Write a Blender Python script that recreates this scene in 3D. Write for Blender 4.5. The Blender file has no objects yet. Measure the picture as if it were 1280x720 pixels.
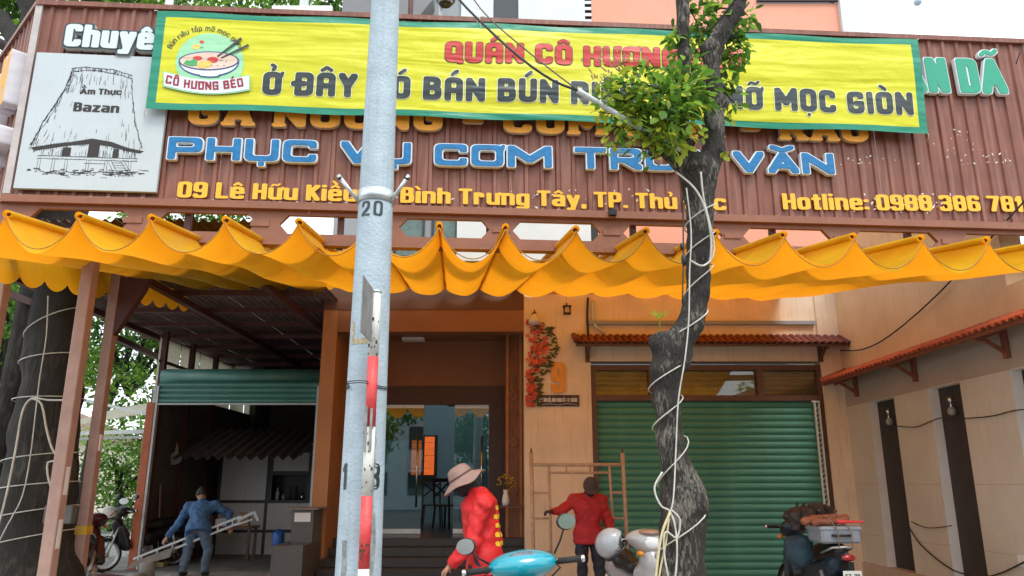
import bpy, math, random, unicodedata
import numpy as np
from mathutils import Vector, Matrix
from mathutils.geometry import tessellate_polygon
R = math.radians
random.seed(7); rng = np.random.default_rng(7)
SC = bpy.context.scene; COL = SC.collection
# ---------------- camera, sky, sun, exposure ----------------
CZ = 1.6; PITCH = R(14.5); FP = 950.0
cam = bpy.data.cameras.new('camera'); camo = bpy.data.objects.new('camera', cam); COL.objects.link(camo)
cam.lens = FP/1280*36; cam.sensor_width = 36; cam.clip_end = 2000; cam.clip_start = .05
camo.location = (0, 0, CZ); camo.rotation_euler = (R(90)+PITCH, 0, 0); SC.camera = camo
W = bpy.data.worlds.new("World"); SC.world = W; W.use_nodes = True
nt = W.node_tree; bg = nt.nodes['Background']
SUN_EL, SUN_AZ = R(58), R(158)          # azimuth measured from +Y towards +X
sky = nt.nodes.new('ShaderNodeTexSky'); sky.sky_type = 'NISHITA'; sky.sun_disc = False
sky.sun_elevation = SUN_EL; sky.sun_rotation = SUN_AZ
mx = nt.nodes.new('ShaderNodeMix'); mx.data_type = 'RGBA'; mx.inputs[0].default_value = .86
mx.inputs[7].default_value = (12.0, 12.6, 13.2, 1)      # bright even overcast cloud
nt.links.new(sky.outputs[0], mx.inputs[6]); nt.links.new(mx.outputs[2], bg.inputs[0]); bg.inputs[1].default_value = .1
sl = bpy.data.lights.new('sun', 'SUN'); so = bpy.data.objects.new('sun', sl); COL.objects.link(so)
sl.energy = 1.5; sl.angle = R(24); sl.color = (1, .96, .88)
sd = Vector((math.sin(SUN_AZ)*math.cos(SUN_EL), math.cos(SUN_AZ)*math.cos(SUN_EL), math.sin(SUN_EL)))
so.rotation_euler = sd.to_track_quat('Z', 'Y').to_euler(); so.location = (0, 0, 30)
vs = SC.view_settings; vs.view_transform = 'Standard'; vs.look = 'None'; vs.gamma = 1; vs.exposure = .7
SC.cycles.max_bounces = 8; SC.cycles.diffuse_bounces = 5; SC.cycles.use_denoising = True
# ---------------- placing helpers: photograph pixels -> points of the place ----------------
def ray(px, py):
    v = (360-py)/FP
    return Vector(((px-640)/FP, math.cos(PITCH)-v*math.sin(PITCH), math.sin(PITCH)+v*math.cos(PITCH)))
def at(px, py, Y):
    d = ray(px, py); return Vector((0, 0, CZ))+d*(Y/d.y)
def atz(px, py, z):
    d = ray(px, py); return Vector((0, 0, CZ))+d*((z-CZ)/d.z)
def atx(px, py, X):
    d = ray(px, py); return Vector((0, 0, CZ))+d*(X/d.x)
class Frame:
    def __init__(s, x, y, yaw): s.o = Vector((x, y, 0)); s.yaw = yaw; s.u = Vector((math.cos(yaw), math.sin(yaw), 0)); s.n = Vector((-math.sin(yaw), math.cos(yaw), 0))
    def hit(s, px, py, n=0.0):
        d = ray(px, py); c = Vector((0, 0, CZ)); t = (n-(c-s.o).dot(s.n))/d.dot(s.n); p = c+d*t
        return (p-s.o).dot(s.u), p.z
# ---------------- object helpers ----------------
def tag(o, label=None, cat=None, group=None, kind=None):
    for k, v in (('label', label), ('category', cat), ('group', group), ('kind', kind)):
        if v: o[k] = v
    return o
def empty(name, loc=(0, 0, 0), rz=0, label=None, cat=None, group=None):
    o = bpy.data.objects.new(name, None); COL.objects.link(o); o.location = loc; o.rotation_euler = (0, 0, rz); o.empty_display_size = .1
    return tag(o, label, cat, group)
def link(name, me, parent=None, loc=(0, 0, 0), rot=(0, 0, 0), scale=(1, 1, 1)):
    o = bpy.data.objects.new(name, me); COL.objects.link(o); o.location = loc; o.rotation_euler = rot; o.scale = scale
    if parent: o.parent = parent
    return o
def kids(o): return [c for c in bpy.data.objects if c.parent == o]
def copy_tree(o, parent=None):
    c = o.copy(); COL.objects.link(c); c.parent = parent
    for ch in kids(o): copy_tree(ch, c)
    return c
class MB:
    """collects shapes, then builds ONE mesh"""
    def __init__(s): s.v = []; s.f = []; s.m = []; s.sm = []
    def add(s, vs_, fs, m=0, smooth=False):
        b = len(s.v); s.v += [tuple(x) for x in vs_]; s.f += [tuple(i+b for i in f) for f in fs]; s.m += [m]*len(fs); s.sm += [smooth]*len(fs); return s
    def box(s, x0, x1, y0, y1, z0, z1, m=0, bev=0):
        if bev <= 0:
            v = [(x, y, z) for x in (x0, x1) for y in (y0, y1) for z in (z0, z1)]
            return s.add(v, [(0, 1, 3, 2), (4, 6, 7, 5), (0, 4, 5, 1), (2, 3, 7, 6), (0, 2, 6, 4), (1, 5, 7, 3)], m)
        b = bev; v = []; ids = {}
        X, Y, Z = (x0, x1), (y0, y1), (z0, z1)
        for i in (0, 1):
            for j in (0, 1):
                for k in (0, 1):
                    p = [X[i], Y[j], Z[k]]; q = [b if t == 0 else -b for t in (i, j, k)]
                    for a in range(3):
                        w = [p[c]+(0 if c == a else q[c]) for c in range(3)]; ids[(i, j, k, a)] = len(v); v.append(w)
        f = []
        for a in range(3):
            o1, o2 = [c for c in range(3) if c != a]
            for e in (0, 1):
                def key(p, q):
                    t = [0, 0, 0]; t[a] = e; t[o1] = p; t[o2] = q; return (*t, a)
                l = [ids[key(0, 0)], ids[key(1, 0)], ids[key(1, 1)], ids[key(0, 1)]]
                if (e == 0) == (a != 1): l = l[::-1]
                f.append(l)
        for a in range(3):          # edges along axis a
            o1, o2 = [c for c in range(3) if c != a]
            for p in (0, 1):
                for q in (0, 1):
                    def kk(e, ax):
                        t = [0, 0, 0]; t[a] = e; t[o1] = p; t[o2] = q; return ids[(*t, ax)]
                    f.append([kk(0, o1), kk(1, o1), kk(1, o2), kk(0, o2)])
        for i in (0, 1):
            for j in (0, 1):
                for k in (0, 1): f.append([ids[(i, j, k, 0)], ids[(i, j, k, 1)], ids[(i, j, k, 2)]])
        return s.add(v, f, m)
    def bar(s, a, b, w, h, m=0, up=(0, 0, 1)):
        a = Vector(a); b = Vector(b); d = (b-a).normalized(); u = Vector(up)
        if abs(d.dot(u)) > .98: u = Vector((0, 1, 0))
        x = d.cross(u).normalized(); y = x.cross(d)
        v = [p+x*(w/2*i)+y*(h/2*j) for p in (a, b) for i, j in ((-1, -1), (1, -1), (1, 1), (-1, 1))]
        return s.add(v, [(3, 2, 1, 0), (4, 5, 6, 7), (0, 1, 5, 4), (1, 2, 6, 5), (2, 3, 7, 6), (3, 0, 4, 7)], m)
    def tube(s, pts, r, n=8, m=0, cap=True, smooth=True, sx=1, closed=False):
        pts = [Vector(p) for p in pts]; rs = r if isinstance(r, (list, tuple)) else [r]*len(pts)
        vs_ = []; L = len(pts); prev = None
        for i, p in enumerate(pts):
            if closed: d = (pts[(i+1) % L]-pts[i-1]).normalized()
            else: d = (pts[min(i+1, L-1)]-pts[max(i-1, 0)]).normalized()
            if prev is None:
                x = d.cross(Vector((0, 0, 1)))
                if x.length < .1: x = d.cross(Vector((0, 1, 0)))
            else: x = prev-d*prev.dot(d)
            x.normalize(); prev = x; y = d.cross(x)
            for k in range(n):
                a = 2*math.pi*k/n; vs_.append(p+(x*math.cos(a)*sx+y*math.sin(a))*rs[i])
        fs = [(i*n+k, i*n+(k+1) % n, (i+1)*n+(k+1) % n, (i+1)*n+k) for i in range(L-1) for k in range(n)]
        if closed: fs += [((L-1)*n+k, (L-1)*n+(k+1) % n, (k+1) % n, k) for k in range(n)]
        elif cap: fs += [tuple(range(n))[::-1], tuple((L-1)*n+k for k in range(n))]
        return s.add(vs_, fs, m, smooth)
    def lathe(s, prof, c=(0, 0, 0), axis='z', n=24, m=0, smooth=True, ang=2*math.pi):
        vs_ = []; full = abs(ang-2*math.pi) < 1e-6; N = n if full else n+1
        for r, h in prof:
            for k in range(N):
                a = ang*k/n; x, y = r*math.cos(a), r*math.sin(a)
                vs_.append((c[0]+x, c[1]+y, c[2]+h) if axis == 'z' else ((c[0]+h, c[1]+x, c[2]+y) if axis == 'x' else (c[0]+x, c[1]+h, c[2]+y)))
        fs = [(i*N+k, i*N+(k+1) % N, (i+1)*N+(k+1) % N, (i+1)*N+k) for i in range(len(prof)-1) for k in range(n)]
        return s.add(vs_, fs, m, smooth)
    def ell(s, c, r, m=0, n=16, k=10, rot=None):
        vs_ = [(math.cos(2*math.pi*j/n)*math.sin(math.pi*i/k)*r[0], math.sin(2*math.pi*j/n)*math.sin(math.pi*i/k)*r[1], math.cos(math.pi*i/k)*r[2]) for i in range(k+1) for j in range(n)]
        if rot: vs_ = [rot @ Vector(v) for v in vs_]
        vs_ = [(v[0]+c[0], v[1]+c[1], v[2]+c[2]) for v in vs_]
        return s.add(vs_, [(i*n+j, i*n+(j+1) % n, (i+1)*n+(j+1) % n, (i+1)*n+j) for i in range(k) for j in range(n)], m, True)
    def poly(s, pts, y0, y1, m=0, ax='y', smooth=False):
        """prism: outline pts (x,z) between depths y0..y1 (ax y), or (y,z) along x"""
        n = len(pts); P = (lambda p, t: (p[0], t, p[1])) if ax == 'y' else ((lambda p, t: (t, p[0], p[1])) if ax == 'x' else (lambda p, t: (p[0], p[1], t)))
        v = [P(p, y0) for p in pts]+[P(p, y1) for p in pts]
        tri = tessellate_polygon([[Vector((p[0], p[1], 0)) for p in pts]])
        f = [tuple(t) for t in tri]+[tuple(i+n for i in t[::-1]) for t in tri]+[(i, (i+1) % n, n+(i+1) % n, n+i) for i in range(n)]
        return s.add(v, f, m, smooth)
    def mesh(s, name, mats):
        me = bpy.data.meshes.new(name); me.from_pydata(s.v, [], s.f); me.update()
        mats = mats if isinstance(mats, (list, tuple)) else [mats]
        for x in mats: me.materials.append(x)
        if s.f:
            me.polygons.foreach_set('material_index', s.m); me.polygons.foreach_set('use_smooth', s.sm)
        return me
    def build(s, name, mats, parent=None, loc=(0, 0, 0), rot=(0, 0, 0), fix=True, scale=(1, 1, 1)):
        me = s.mesh(name, mats)
        if fix:
            import bmesh
            b = bmesh.new(); b.from_mesh(me); bmesh.ops.recalc_face_normals(b, faces=b.faces); b.to_mesh(me); b.free()
        return link(name, me, parent, loc, rot, scale)
# ---------------- materials ----------------
MATS = {}
def mat(name, col, rough=.6, var=.0, scale=6, bump=0, bscale=40, metal=0, spec=.5, col2=None, stretch=(1, 1, 1), streak=0, trans=0, tcol=None, alpha=1, emit=None, est=1, thr=None, coords='Object', streakcol=None, coat=0, detail=6, bstretch=None, sthr=(.55, .75)):
    if name in MATS: return MATS[name]
    m = bpy.data.materials.new(name); m.use_nodes = True; n = m.node_tree; L = n.links.new; p = n.nodes['Principled BSDF']
    c = (*col, 1) if len(col) == 3 else col
    p.inputs['Base Color'].default_value = c; p.inputs['Roughness'].default_value = rough; p.inputs['Metallic'].default_value = metal
    p.inputs['Specular IOR Level'].default_value = spec; p.inputs['Coat Weight'].default_value = coat; p.inputs['Coat Roughness'].default_value = .08
    tc = n.nodes.new('ShaderNodeTexCoord'); src = tc.outputs[coords]
    mp = n.nodes.new('ShaderNodeMapping'); mp.inputs['Scale'].default_value = stretch; L(src, mp.inputs[0])
    last = None
    if var > 0 or col2:
        nz = n.nodes.new('ShaderNodeTexNoise'); nz.inputs['Scale'].default_value = scale; nz.inputs['Detail'].default_value = detail; nz.inputs['Roughness'].default_value = .62; L(mp.outputs[0], nz.inputs[0])
        rp = n.nodes.new('ShaderNodeValToRGB'); L(nz.outputs[0], rp.inputs[0])
        lo, hi = thr or (.3, .7)
        rp.color_ramp.elements[0].position = lo; rp.color_ramp.elements[1].position = hi
        rp.color_ramp.elements[0].color = c if col2 else tuple(min(1, x*(1-var)) for x in c[:3])+(1,)
        rp.color_ramp.elements[1].color = (*col2, 1) if col2 else tuple(min(1, x*(1+var)) for x in c[:3])+(1,)
        last = rp.outputs[0]
    if streak > 0:      # dirt / wear running down in z
        m2 = n.nodes.new('ShaderNodeMapping'); m2.inputs['Scale'].default_value = (14, 14, .7); L(src, m2.inputs[0])
        nz = n.nodes.new('ShaderNodeTexNoise'); nz.inputs['Scale'].default_value = 1.6; nz.inputs['Detail'].default_value = 7; L(m2.outputs[0], nz.inputs[0])
        rp = n.nodes.new('ShaderNodeValToRGB'); rp.color_ramp.elements[0].position = sthr[0]; rp.color_ramp.elements[1].position = sthr[1]; L(nz.outputs[0], rp.inputs[0])
        k = n.nodes.new('ShaderNodeMath'); k.operation = 'MULTIPLY'; k.inputs[1].default_value = streak; L(rp.outputs[0], k.inputs[0])
        mm = n.nodes.new('ShaderNodeMix'); mm.data_type = 'RGBA'; L(k.outputs[0], mm.inputs[0])
        if last: L(last, mm.inputs[6])
        else: mm.inputs[6].default_value = c
        mm.inputs[7].default_value = (*(streakcol or (.06, .05, .045)), 1); last = mm.outputs[2]
    if last: L(last, p.inputs['Base Color'])
    if bump > 0:
        nz = n.nodes.new('ShaderNodeTexNoise'); nz.inputs['Scale'].default_value = bscale; nz.inputs['Detail'].default_value = 5
        if bstretch:
            m3 = n.nodes.new('ShaderNodeMapping'); m3.inputs['Scale'].default_value = bstretch; L(src, m3.inputs[0]); L(m3.outputs[0], nz.inputs[0])
        else: L(mp.outputs[0], nz.inputs[0])
        b = n.nodes.new('ShaderNodeBump'); b.inputs['Strength'].default_value = bump; b.inputs['Distance'].default_value = .02; L(nz.outputs[0], b.inputs['Height']); L(b.outputs[0], p.inputs['Normal'])
    if emit: p.inputs['Emission Color'].default_value = (*emit, 1); p.inputs['Emission Strength'].default_value = est
    if trans > 0:
        t = n.nodes.new('ShaderNodeBsdfTranslucent'); s_ = n.nodes.new('ShaderNodeMixShader'); s_.inputs[0].default_value = trans
        t.inputs[0].default_value = (*(tcol or col), 1); L(p.outputs[0], s_.inputs[1]); L(t.outputs[0], s_.inputs[2]); L(s_.outputs[0], n.nodes['Material Output'].inputs[0])
    if alpha < 1: p.inputs['Alpha'].default_value = alpha
    MATS[name] = m; return m
def glass(name, col=(.8, .85, .85), alpha=.75, rough=.02):
    m = bpy.data.materials.new(name); m.use_nodes = True; n = m.node_tree; L = n.links.new
    n.nodes.remove(n.nodes['Principled BSDF']); g = n.nodes.new('ShaderNodeBsdfGlossy'); g.inputs['Roughness'].default_value = rough
    t = n.nodes.new('ShaderNodeBsdfTransparent'); t.inputs[0].default_value = (*col, 1)
    f = n.nodes.new('ShaderNodeFresnel'); f.inputs[0].default_value = 1.5
    k = n.nodes.new('ShaderNodeMath'); k.operation = 'MULTIPLY_ADD'; k.inputs[1].default_value = 1.0; k.inputs[2].default_value = 1-alpha; L(f.outputs[0], k.inputs[0])
    s_ = n.nodes.new('ShaderNodeMixShader'); L(k.outputs[0], s_.inputs[0]); L(t.outputs[0], s_.inputs[1]); L(g.outputs[0], s_.inputs[2]); L(s_.outputs[0], n.nodes['Material Output'].inputs[0])
    return m
M = dict(
 road=mat('asphalt', (.09, .088, .085), .85, .25, 12, .4, 160),
 pave=mat('paving', (.36, .34, .31), .85, .18, 3, .25, 60),
 concrete=mat('concrete', (.27, .26, .24), .85, .2, 3, .3, 50, streak=.3),
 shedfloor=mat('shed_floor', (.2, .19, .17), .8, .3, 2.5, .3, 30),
 peach=mat('peach_plaster', (.80, .655, .485), .85, .12, 1.6, .2, 45, streak=.45, streakcol=(.45, .32, .24)),
 peachup=mat('pink_plaster', (.72, .33, .23), .85, .05, 1.5, .05, 60),
 white=mat('white_plaster', (.62, .66, .68), .85, .05, 1.5, .05, 60),
 greyw=mat('grey_plaster', (.30, .33, .36), .85, .08, 1.5, .05, 60, streak=.2),
 brown=mat('brown_cladding', (.19, .060, .036), .42, .22, 3, .05, 30, streak=.55, streakcol=(.31, .15, .105), sthr=(.47, .66)),
 beam=mat('brown_beam_paint', (.25, .098, .055), .5, .14, 5, .12, 40, streak=.2, streakcol=(.12, .05, .03)),
 post=mat('pink_brown_post', (.40, .25, .205), .55, .14, 6, .1, 40, streak=.2, streakcol=(.2, .1, .07)),
 postor=mat('orange_primer_post', (.46, .12, .05), .6, .15, 6, .1, 40, streak=.3, streakcol=(.2, .06, .03)),
 maroon=mat('dark_maroon_steel', (.09, .03, .025), .6, .2, 6, .1, 40),
 board=mat('white_board', (.48, .54, .57), .45, .04, 3, .02, 10, streak=.12, streakcol=(.4, .4, .38)),
 ink=mat('black_ink', (.025, .018, .018), .6),
 inkdark=mat('charcoal_print', (.022, .035, .04), .5, .1, 4),
 steel=mat('galvanised_steel', (.62, .65, .66), .4, .12, 10, .05, 40, metal=.7),
 zinc=mat('painted_zinc', (.56, .60, .61), .5, .12, 12, .08, 60, streak=.35, streakcol=(.25, .22, .19)),
 poly=mat('orange_tile', (.42, .085, .03), .7, .25, 10, .3, 50, streak=.3, streakcol=(.1, .03, .02)),
 tiledark=mat('maroon_tile', (.17, .04, .028), .7, .25, 10, .3, 50, streak=.3, streakcol=(.05, .02, .015)),
 wood=mat('dark_wood', (.10, .035, .02), .45, .3, 5, .1, 30, stretch=(1, 1, .15)),
 granite=mat('dark_granite', (.045, .043, .045), .3, .35, 40, .02, 80),
 black=mat('black_plastic', (.012, .012, .013), .4), rubber=mat('tyre_rubber', (.02, .02, .02), .85, bump=.3, bscale=60),
 chrome=mat('chrome', (.75, .76, .78), .15, metal=1), silver=mat('silver_paint', (.5, .51, .52), .35, .08, 8, metal=.5),
 white_p=mat('white_paint', (.72, .72, .70), .4, .06, 6), cable=mat('grey_white_cable', (.50, .48, .42), .65, .25, 9),
 blackcable=mat('black_cable', (.02, .02, .02), .6), yellowcord=mat('yellow_cord', (.6, .52, .3), .7),
)
# ---------------- lettering: stroke glyphs turned into outlines ----------------
G = {'A': '0,0 .5,1 1,0|.2,.28 .8,.28', 'B': '0,0 0,1 .92,1r .92,.53r 0,.53|0,0 1,0r 1,.53r 0,.53', 'C': '1,.84 1,1r 0,1r 0,0r 1,0r 1,.16',
 'D': '0,0 0,1 1,1r 1,0r 0,0', 'E': '1,1 0,1 0,0 1,0|0,.5 .85,.5', 'G': '1,.86 1,1r 0,1r 0,0r 1,0r 1,.46 .62,.46', 'H': '0,0 0,1|1,0 1,1|0,.5 1,.5',
 'I': '.5,0 .5,1', 'K': '0,0 0,1|1,1 .05,.45|.3,.6 1,0', 'L': '0,1 0,0 1,0', 'M': '0,0 0,1 .5,.3 1,1 1,0', 'N': '0,0 0,1 1,0 1,1',
 'O': '0,.5 0,1r 1,1r 1,0r 0,0r 0,.5', 'P': '0,0 0,1 1,1r 1,.42r 0,.42', 'Q': '0,.5 0,1r 1,1r 1,0r 0,0r 0,.5|.6,.22 1.08,-.08', 'R': '0,0 0,1 1,1r 1,.42r 0,.42|.5,.42 1,0',
 'S': '1,.86 1,1r 0,1r 0,.52r 1,.48r 1,0r 0,0r 0,.14', 'T': '0,1 1,1|.5,1 .5,0', 'U': '0,1 0,0r 1,0r 1,1', 'V': '0,1 .5,0 1,1', 'Y': '0,1 .5,.45 1,1|.5,.45 .5,0', 'X': '0,0 1,1|0,1 1,0',
 '0': '0,.5 0,1r 1,1r 1,0r 0,0r 0,.5', '1': '.1,.78 .6,1 .6,0', '2': '0,.72 0,1r 1,1r 1,.55r 0,.08 0,0 1,0', '3': '0,.88 0,1r 1,1r 1,.52r .4,.52|.4,.52 1,.5r 1,0r 0,0r 0,.12',
 '5': '1,1 0,1 0,.58 1,.58r 1,0r 0,0r 0,.2', '6': '1,.88 1,1r 0,1r 0,0r 1,0r 1,.56r 0,.56', '7': '0,1 1,1 .4,0', '8': '0,.5 0,1r 1,1r 1,0r 0,0r 0,.5|0,.52 1,.52', '9': '0,.12 0,0r 1,0r 1,1r 0,1r 0,.44r 1,.44',
 'a': '.12,.72 1,.72r 1,0|1,.38 0,.38r 0,0r 1,0', 'c': '1,.62 1,.72r 0,.72r 0,0r 1,0r 1,.12', 'e': '0,.37 1,.37 1,.72r 0,.72r 0,0r 1,0r 1,.06',
 'g': '1,.72 1,-.28r 0,-.28r|1,.72 0,.72r 0,0r 1,0', 'h': '0,0 0,1|0,.72 1,.72r 1,0', 'i': '.5,0 .5,.72', 'l': '.5,0 .5,1', 't': '.5,.95 .5,0 .9,0|0,.72 1,.72', 'm': '0,0 0,.72|0,.72 .5,.72r .5,0|.5,.72 1,.72r 1,0',
 'n': '0,0 0,.72 1,.72r 1,0', 'o': '0,.4 0,.72r 1,.72r 1,0r 0,0r 0,.4', 'p': '0,-.28 0,.72 1,.72r 1,0r 0,0', 'r': '0,0 0,.72 .9,.72r .9,.55', 'u': '0,.72 0,0r 1,0|1,.72 1,0', 'y': '0,.72 .5,.02|1,.72 .4,-.28 0,-.28', 'z': '0,.72 1,.72 0,0 1,0',
 ',': '.5,.02 .4,-.14', '.': '.5,0 .5,.01', ':': '.5,.06 .5,.07|.5,.6 .5,.61', '-': '0,.42 1,.42', 'Đ': '0,0 0,1 1,1r 1,0r 0,0|-.32,.52 .4,.52', "'": '.5,1 .5,.8'}
GW = {'I': 0, 'i': 0, 'l': 0, 'M': 1.5, 'm': 1.7, 'N': 1.08, '.': 0, ',': 0, ':': 0, "'": 0, '1': .5, 't': .55, 'r': .75, '-': .6, 'L': .85, 'E': .85, 'T': 1.0, 'Q': 1, 'W': 1.6, 'z': .9}
ARCH_A = '0,0 0,1r 1,1r 1,0|0,.42 1,.42'
MARK = {'\u0301': '.35,1.22 .75,1.42', '\u0300': '.65,1.22 .25,1.42', '\u0302': '.12,1.2 .5,1.36 .88,1.2', '\u0303': '.05,1.2 .3,1.36r .65,1.2r .95,1.36', '\u0309': '.5,1.2 .68,1.34r .4,1.46r', '\u0306': '.1,1.4 .5,1.2r .9,1.4', '\u0323': '.5,-.34 .5,-.33'}
STY = {  # hx, hy brush halves, pp brush squareness, w skeleton width, rad corner radius, gap
 'banner': dict(hx=.125, hy=.115, pp=3, w=.42, rad=.2, gap=.1, arch=True, mk=.55),
 'impact': dict(hx=.12, hy=.095, pp=5, w=.30, rad=.16, gap=.045, arch=False, mk=.6),
 'fat': dict(hx=.108, hy=.082, pp=4, w=.36, rad=.16, gap=.06, arch=False, mk=.55),
 'wide': dict(hx=.125, hy=.11, pp=6, w=.86, rad=.22, gap=.15, arch=False, mk=.8),
 'serif': dict(hx=.145, hy=.1, pp=2.4, w=.55, rad=.25, gap=.12, arch=False, mk=.6, serif=True),
 'tag': dict(hx=.10, hy=.10, pp=8, w=.44, rad=.05, gap=.14, arch=True, mk=.8),
 'thin': dict(hx=.07, hy=.06, pp=2, w=.42, rad=.2, gap=.12, arch=False, mk=1),
 'stencil': dict(hx=.085, hy=.07, pp=4, w=.42, rad=.2, gap=.2, arch=False, mk=1)}
def _stroke(txt, w, rad):
    out = []
    for st in txt.split('|'):
        P = []
        for t in st.split():
            r_ = t.endswith('r'); a, b = t.rstrip('r').split(','); P.append((float(a)*w, float(b), r_))
        pts = []
        for i, (x, y, r_) in enumerate(P):
            if r_ and 0 < i < len(P)-1:
                p = Vector((x, y)); a = Vector(P[i-1][:2]); b = Vector(P[i+1][:2])
                la, lb = (a-p).length, (b-p).length
                ra = min(rad, la*(.5 if P[i-1][2] else .95)); rb = min(rad, lb*(.5 if P[i+1][2] else .95)); rr = min(ra, rb)
                q0 = p+(a-p).normalized()*rr; q1 = p+(b-p).normalized()*rr
                for k in range(7):
                    t = k/6; pts.append(tuple(q0*(1-t)**2+p*2*t*(1-t)+q1*t*t))
            else: pts.append((x, y))
        out.append(pts)
    return out
def _sample(pts, step=.022):
    o = []
    for a, b in zip(pts[:-1], pts[1:]):
        l = math.hypot(b[0]-a[0], b[1]-a[1]); n = max(1, int(l/step))
        for k in range(n): o.append((a[0]+(b[0]-a[0])*k/n, a[1]+(b[1]-a[1])*k/n))
    o.append(pts[-1]); return np.array(o)
_SEG = {1: [(3, 0)], 2: [(0, 1)], 3: [(3, 1)], 4: [(1, 2)], 5: [(3, 2), (1, 0)], 6: [(0, 2)], 7: [(3, 2)], 8: [(2, 3)], 9: [(2, 0)], 10: [(0, 3), (2, 1)], 11: [(2, 1)], 12: [(1, 3)], 13: [(1, 0)], 14: [(0, 3)]}
def contours(V, xs, ys, iso=1.0):
    I = V < iso; ny, nx = V.shape; nxt = {}; pos = {}
    code = I[:-1, :-1]*1+I[:-1, 1:]*2+I[1:, 1:]*4+I[1:, :-1]*8
    for j, i in zip(*np.nonzero((code > 0) & (code < 15))):
        def e(k):
            if k == 0: key = ('h', j, i)
            elif k == 1: key = ('v', j, i+1)
            elif k == 2: key = ('h', j+1, i)
            else: key = ('v', j, i)
            if key not in pos:
                a, b = (V[key[1], key[2]], V[key[1], key[2]+1]) if key[0] == 'h' else (V[key[1], key[2]], V[key[1]+1, key[2]])
                t = (iso-a)/(b-a)
                pos[key] = (xs[key[2]]+t*(xs[1]-xs[0]), ys[key[1]]) if key[0] == 'h' else (xs[key[2]], ys[key[1]]+t*(ys[1]-ys[0]))
            return key
        for a, b in _SEG[int(code[j, i])]: nxt[e(a)] = e(b)
    loops = []
    while nxt:
        s, c = nxt.popitem(); lp = [s]
        while c != s and c in nxt: lp.append(c); c = nxt.pop(c)
        if len(lp) > 4: loops.append([pos[k] for k in lp])
    return loops
def simplify(lp, tol):
    n = len(lp); P = np.array(lp); keep = {0, n//2}; st = [(0, n//2), (n//2, n)]
    P2 = np.vstack([P, P[:1]])
    while st:
        a, b = st.pop()
        if b-a < 2: continue
        d = P2[b]-P2[a]; l = math.hypot(*d) or 1e-9; q = P2[a+1:b]-P2[a]; dd = np.abs(q[:, 0]*d[1]-q[:, 1]*d[0])/l
        k = int(dd.argmax())
        if dd[k] > tol: keep.add((a+1+k) % n); st += [(a, a+1+k), (a+1+k, b)]
    return [lp[i] for i in sorted(keep)]
def nfd(ch):
    d = unicodedata.normalize('NFD', ch); return d[0], list(d[1:])
def sty_is(S): return S is STY['impact'] or S is STY['fat']
def gwidth(ch, S):
    if ch == ' ': return S['w']*.6
    b, _ = nfd(ch); return S['w']*GW.get(b, 1)*(1.45 if b == 'A' and sty_is(S) else 1)+2*S['hx']
_gc = {}
def glyph(ch, sty, grow=0.0):
    """outline loops of a letter, cap height 1, left edge at 0"""
    k = (ch, sty, grow)
    if k in _gc: return _gc[k]
    S = STY[sty]; b, marks = nfd(ch); w = S['w']*GW.get(b, 1)*(1.45 if b == 'A' and sty in ('impact', 'fat') else 1); hx, hy = S['hx'], S['hy']
    src = ARCH_A if (b == 'A' and S['arch']) else G.get(b, G['O']); low = b.islower()
    top = 1-2*hy; st = []
    for p in _stroke(src, w, S['rad']): st.append((_sample([(x+hx, y*top+hy) for x, y in p]), 1))
    if S.get('serif') and b in 'ANMRUHIKP':
        for x in {'A': (0, 1), 'N': (0,), 'M': (0, 1), 'R': (0, 1), 'H': (0, 1), 'U': (), 'K': (0, 1), 'P': (0,), 'I': (.5,)}[b]: st.append((_sample([(x*w+hx-.1, hy*.7), (x*w+hx+.1, hy*.7)]), .7))
    W0 = w
    for m in marks:
        if m == '\u031b':
            x1 = w+hx; yy = (.72 if low else 1)*top+hy*.6
            st.append((_sample([(x1-.02, yy-.08), (x1+.10, yy), (x1+.12, yy+.12)]), .5)); continue
        mw = max(w, .3); off = hx-(mw-w)/2; dz = -.28 if low else 0
        if m in '\u0301\u0300\u0309\u0303' and '\u0302' in marks: dz += .2
        if m == '\u0323': dz = .02
        for p in _stroke(MARK[m], mw, .12): st.append((_sample([(x+off, y*top+hy+dz+(.055 if y > .9 else 0)) for x, y in p]), S['mk']*(.75 if m == '\u0303' else 1)))
    if b == 'i' and not marks: st.append((_sample([(hx+w*.5, .93), (hx+w*.5, .935)]), .95))
    n = 60; xs = np.linspace(-.32, w+2*hx+.36, int(n*max(1, (w+.9)/1.5))); ys = np.linspace(-.62, 1.72, int(n*1.35))
    X, Y = np.meshgrid(xs, ys); V = np.full(X.shape, 9.0); pp = S['pp']
    for pts, bs in st:
        ax, ay = hx*bs+grow, hy*bs+grow
        for x, y in pts:
            V = np.minimum(V, (np.abs((X-x)/ax)**pp+np.abs((Y-y)/ay)**pp)**(1/pp))
    L_ = Loops([simplify(l, .002) for l in contours(V, xs, ys)]); L_.cells = fillcells(V, xs, ys); _gc[k] = L_
    return L_
class Loops(list): cells = None
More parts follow.
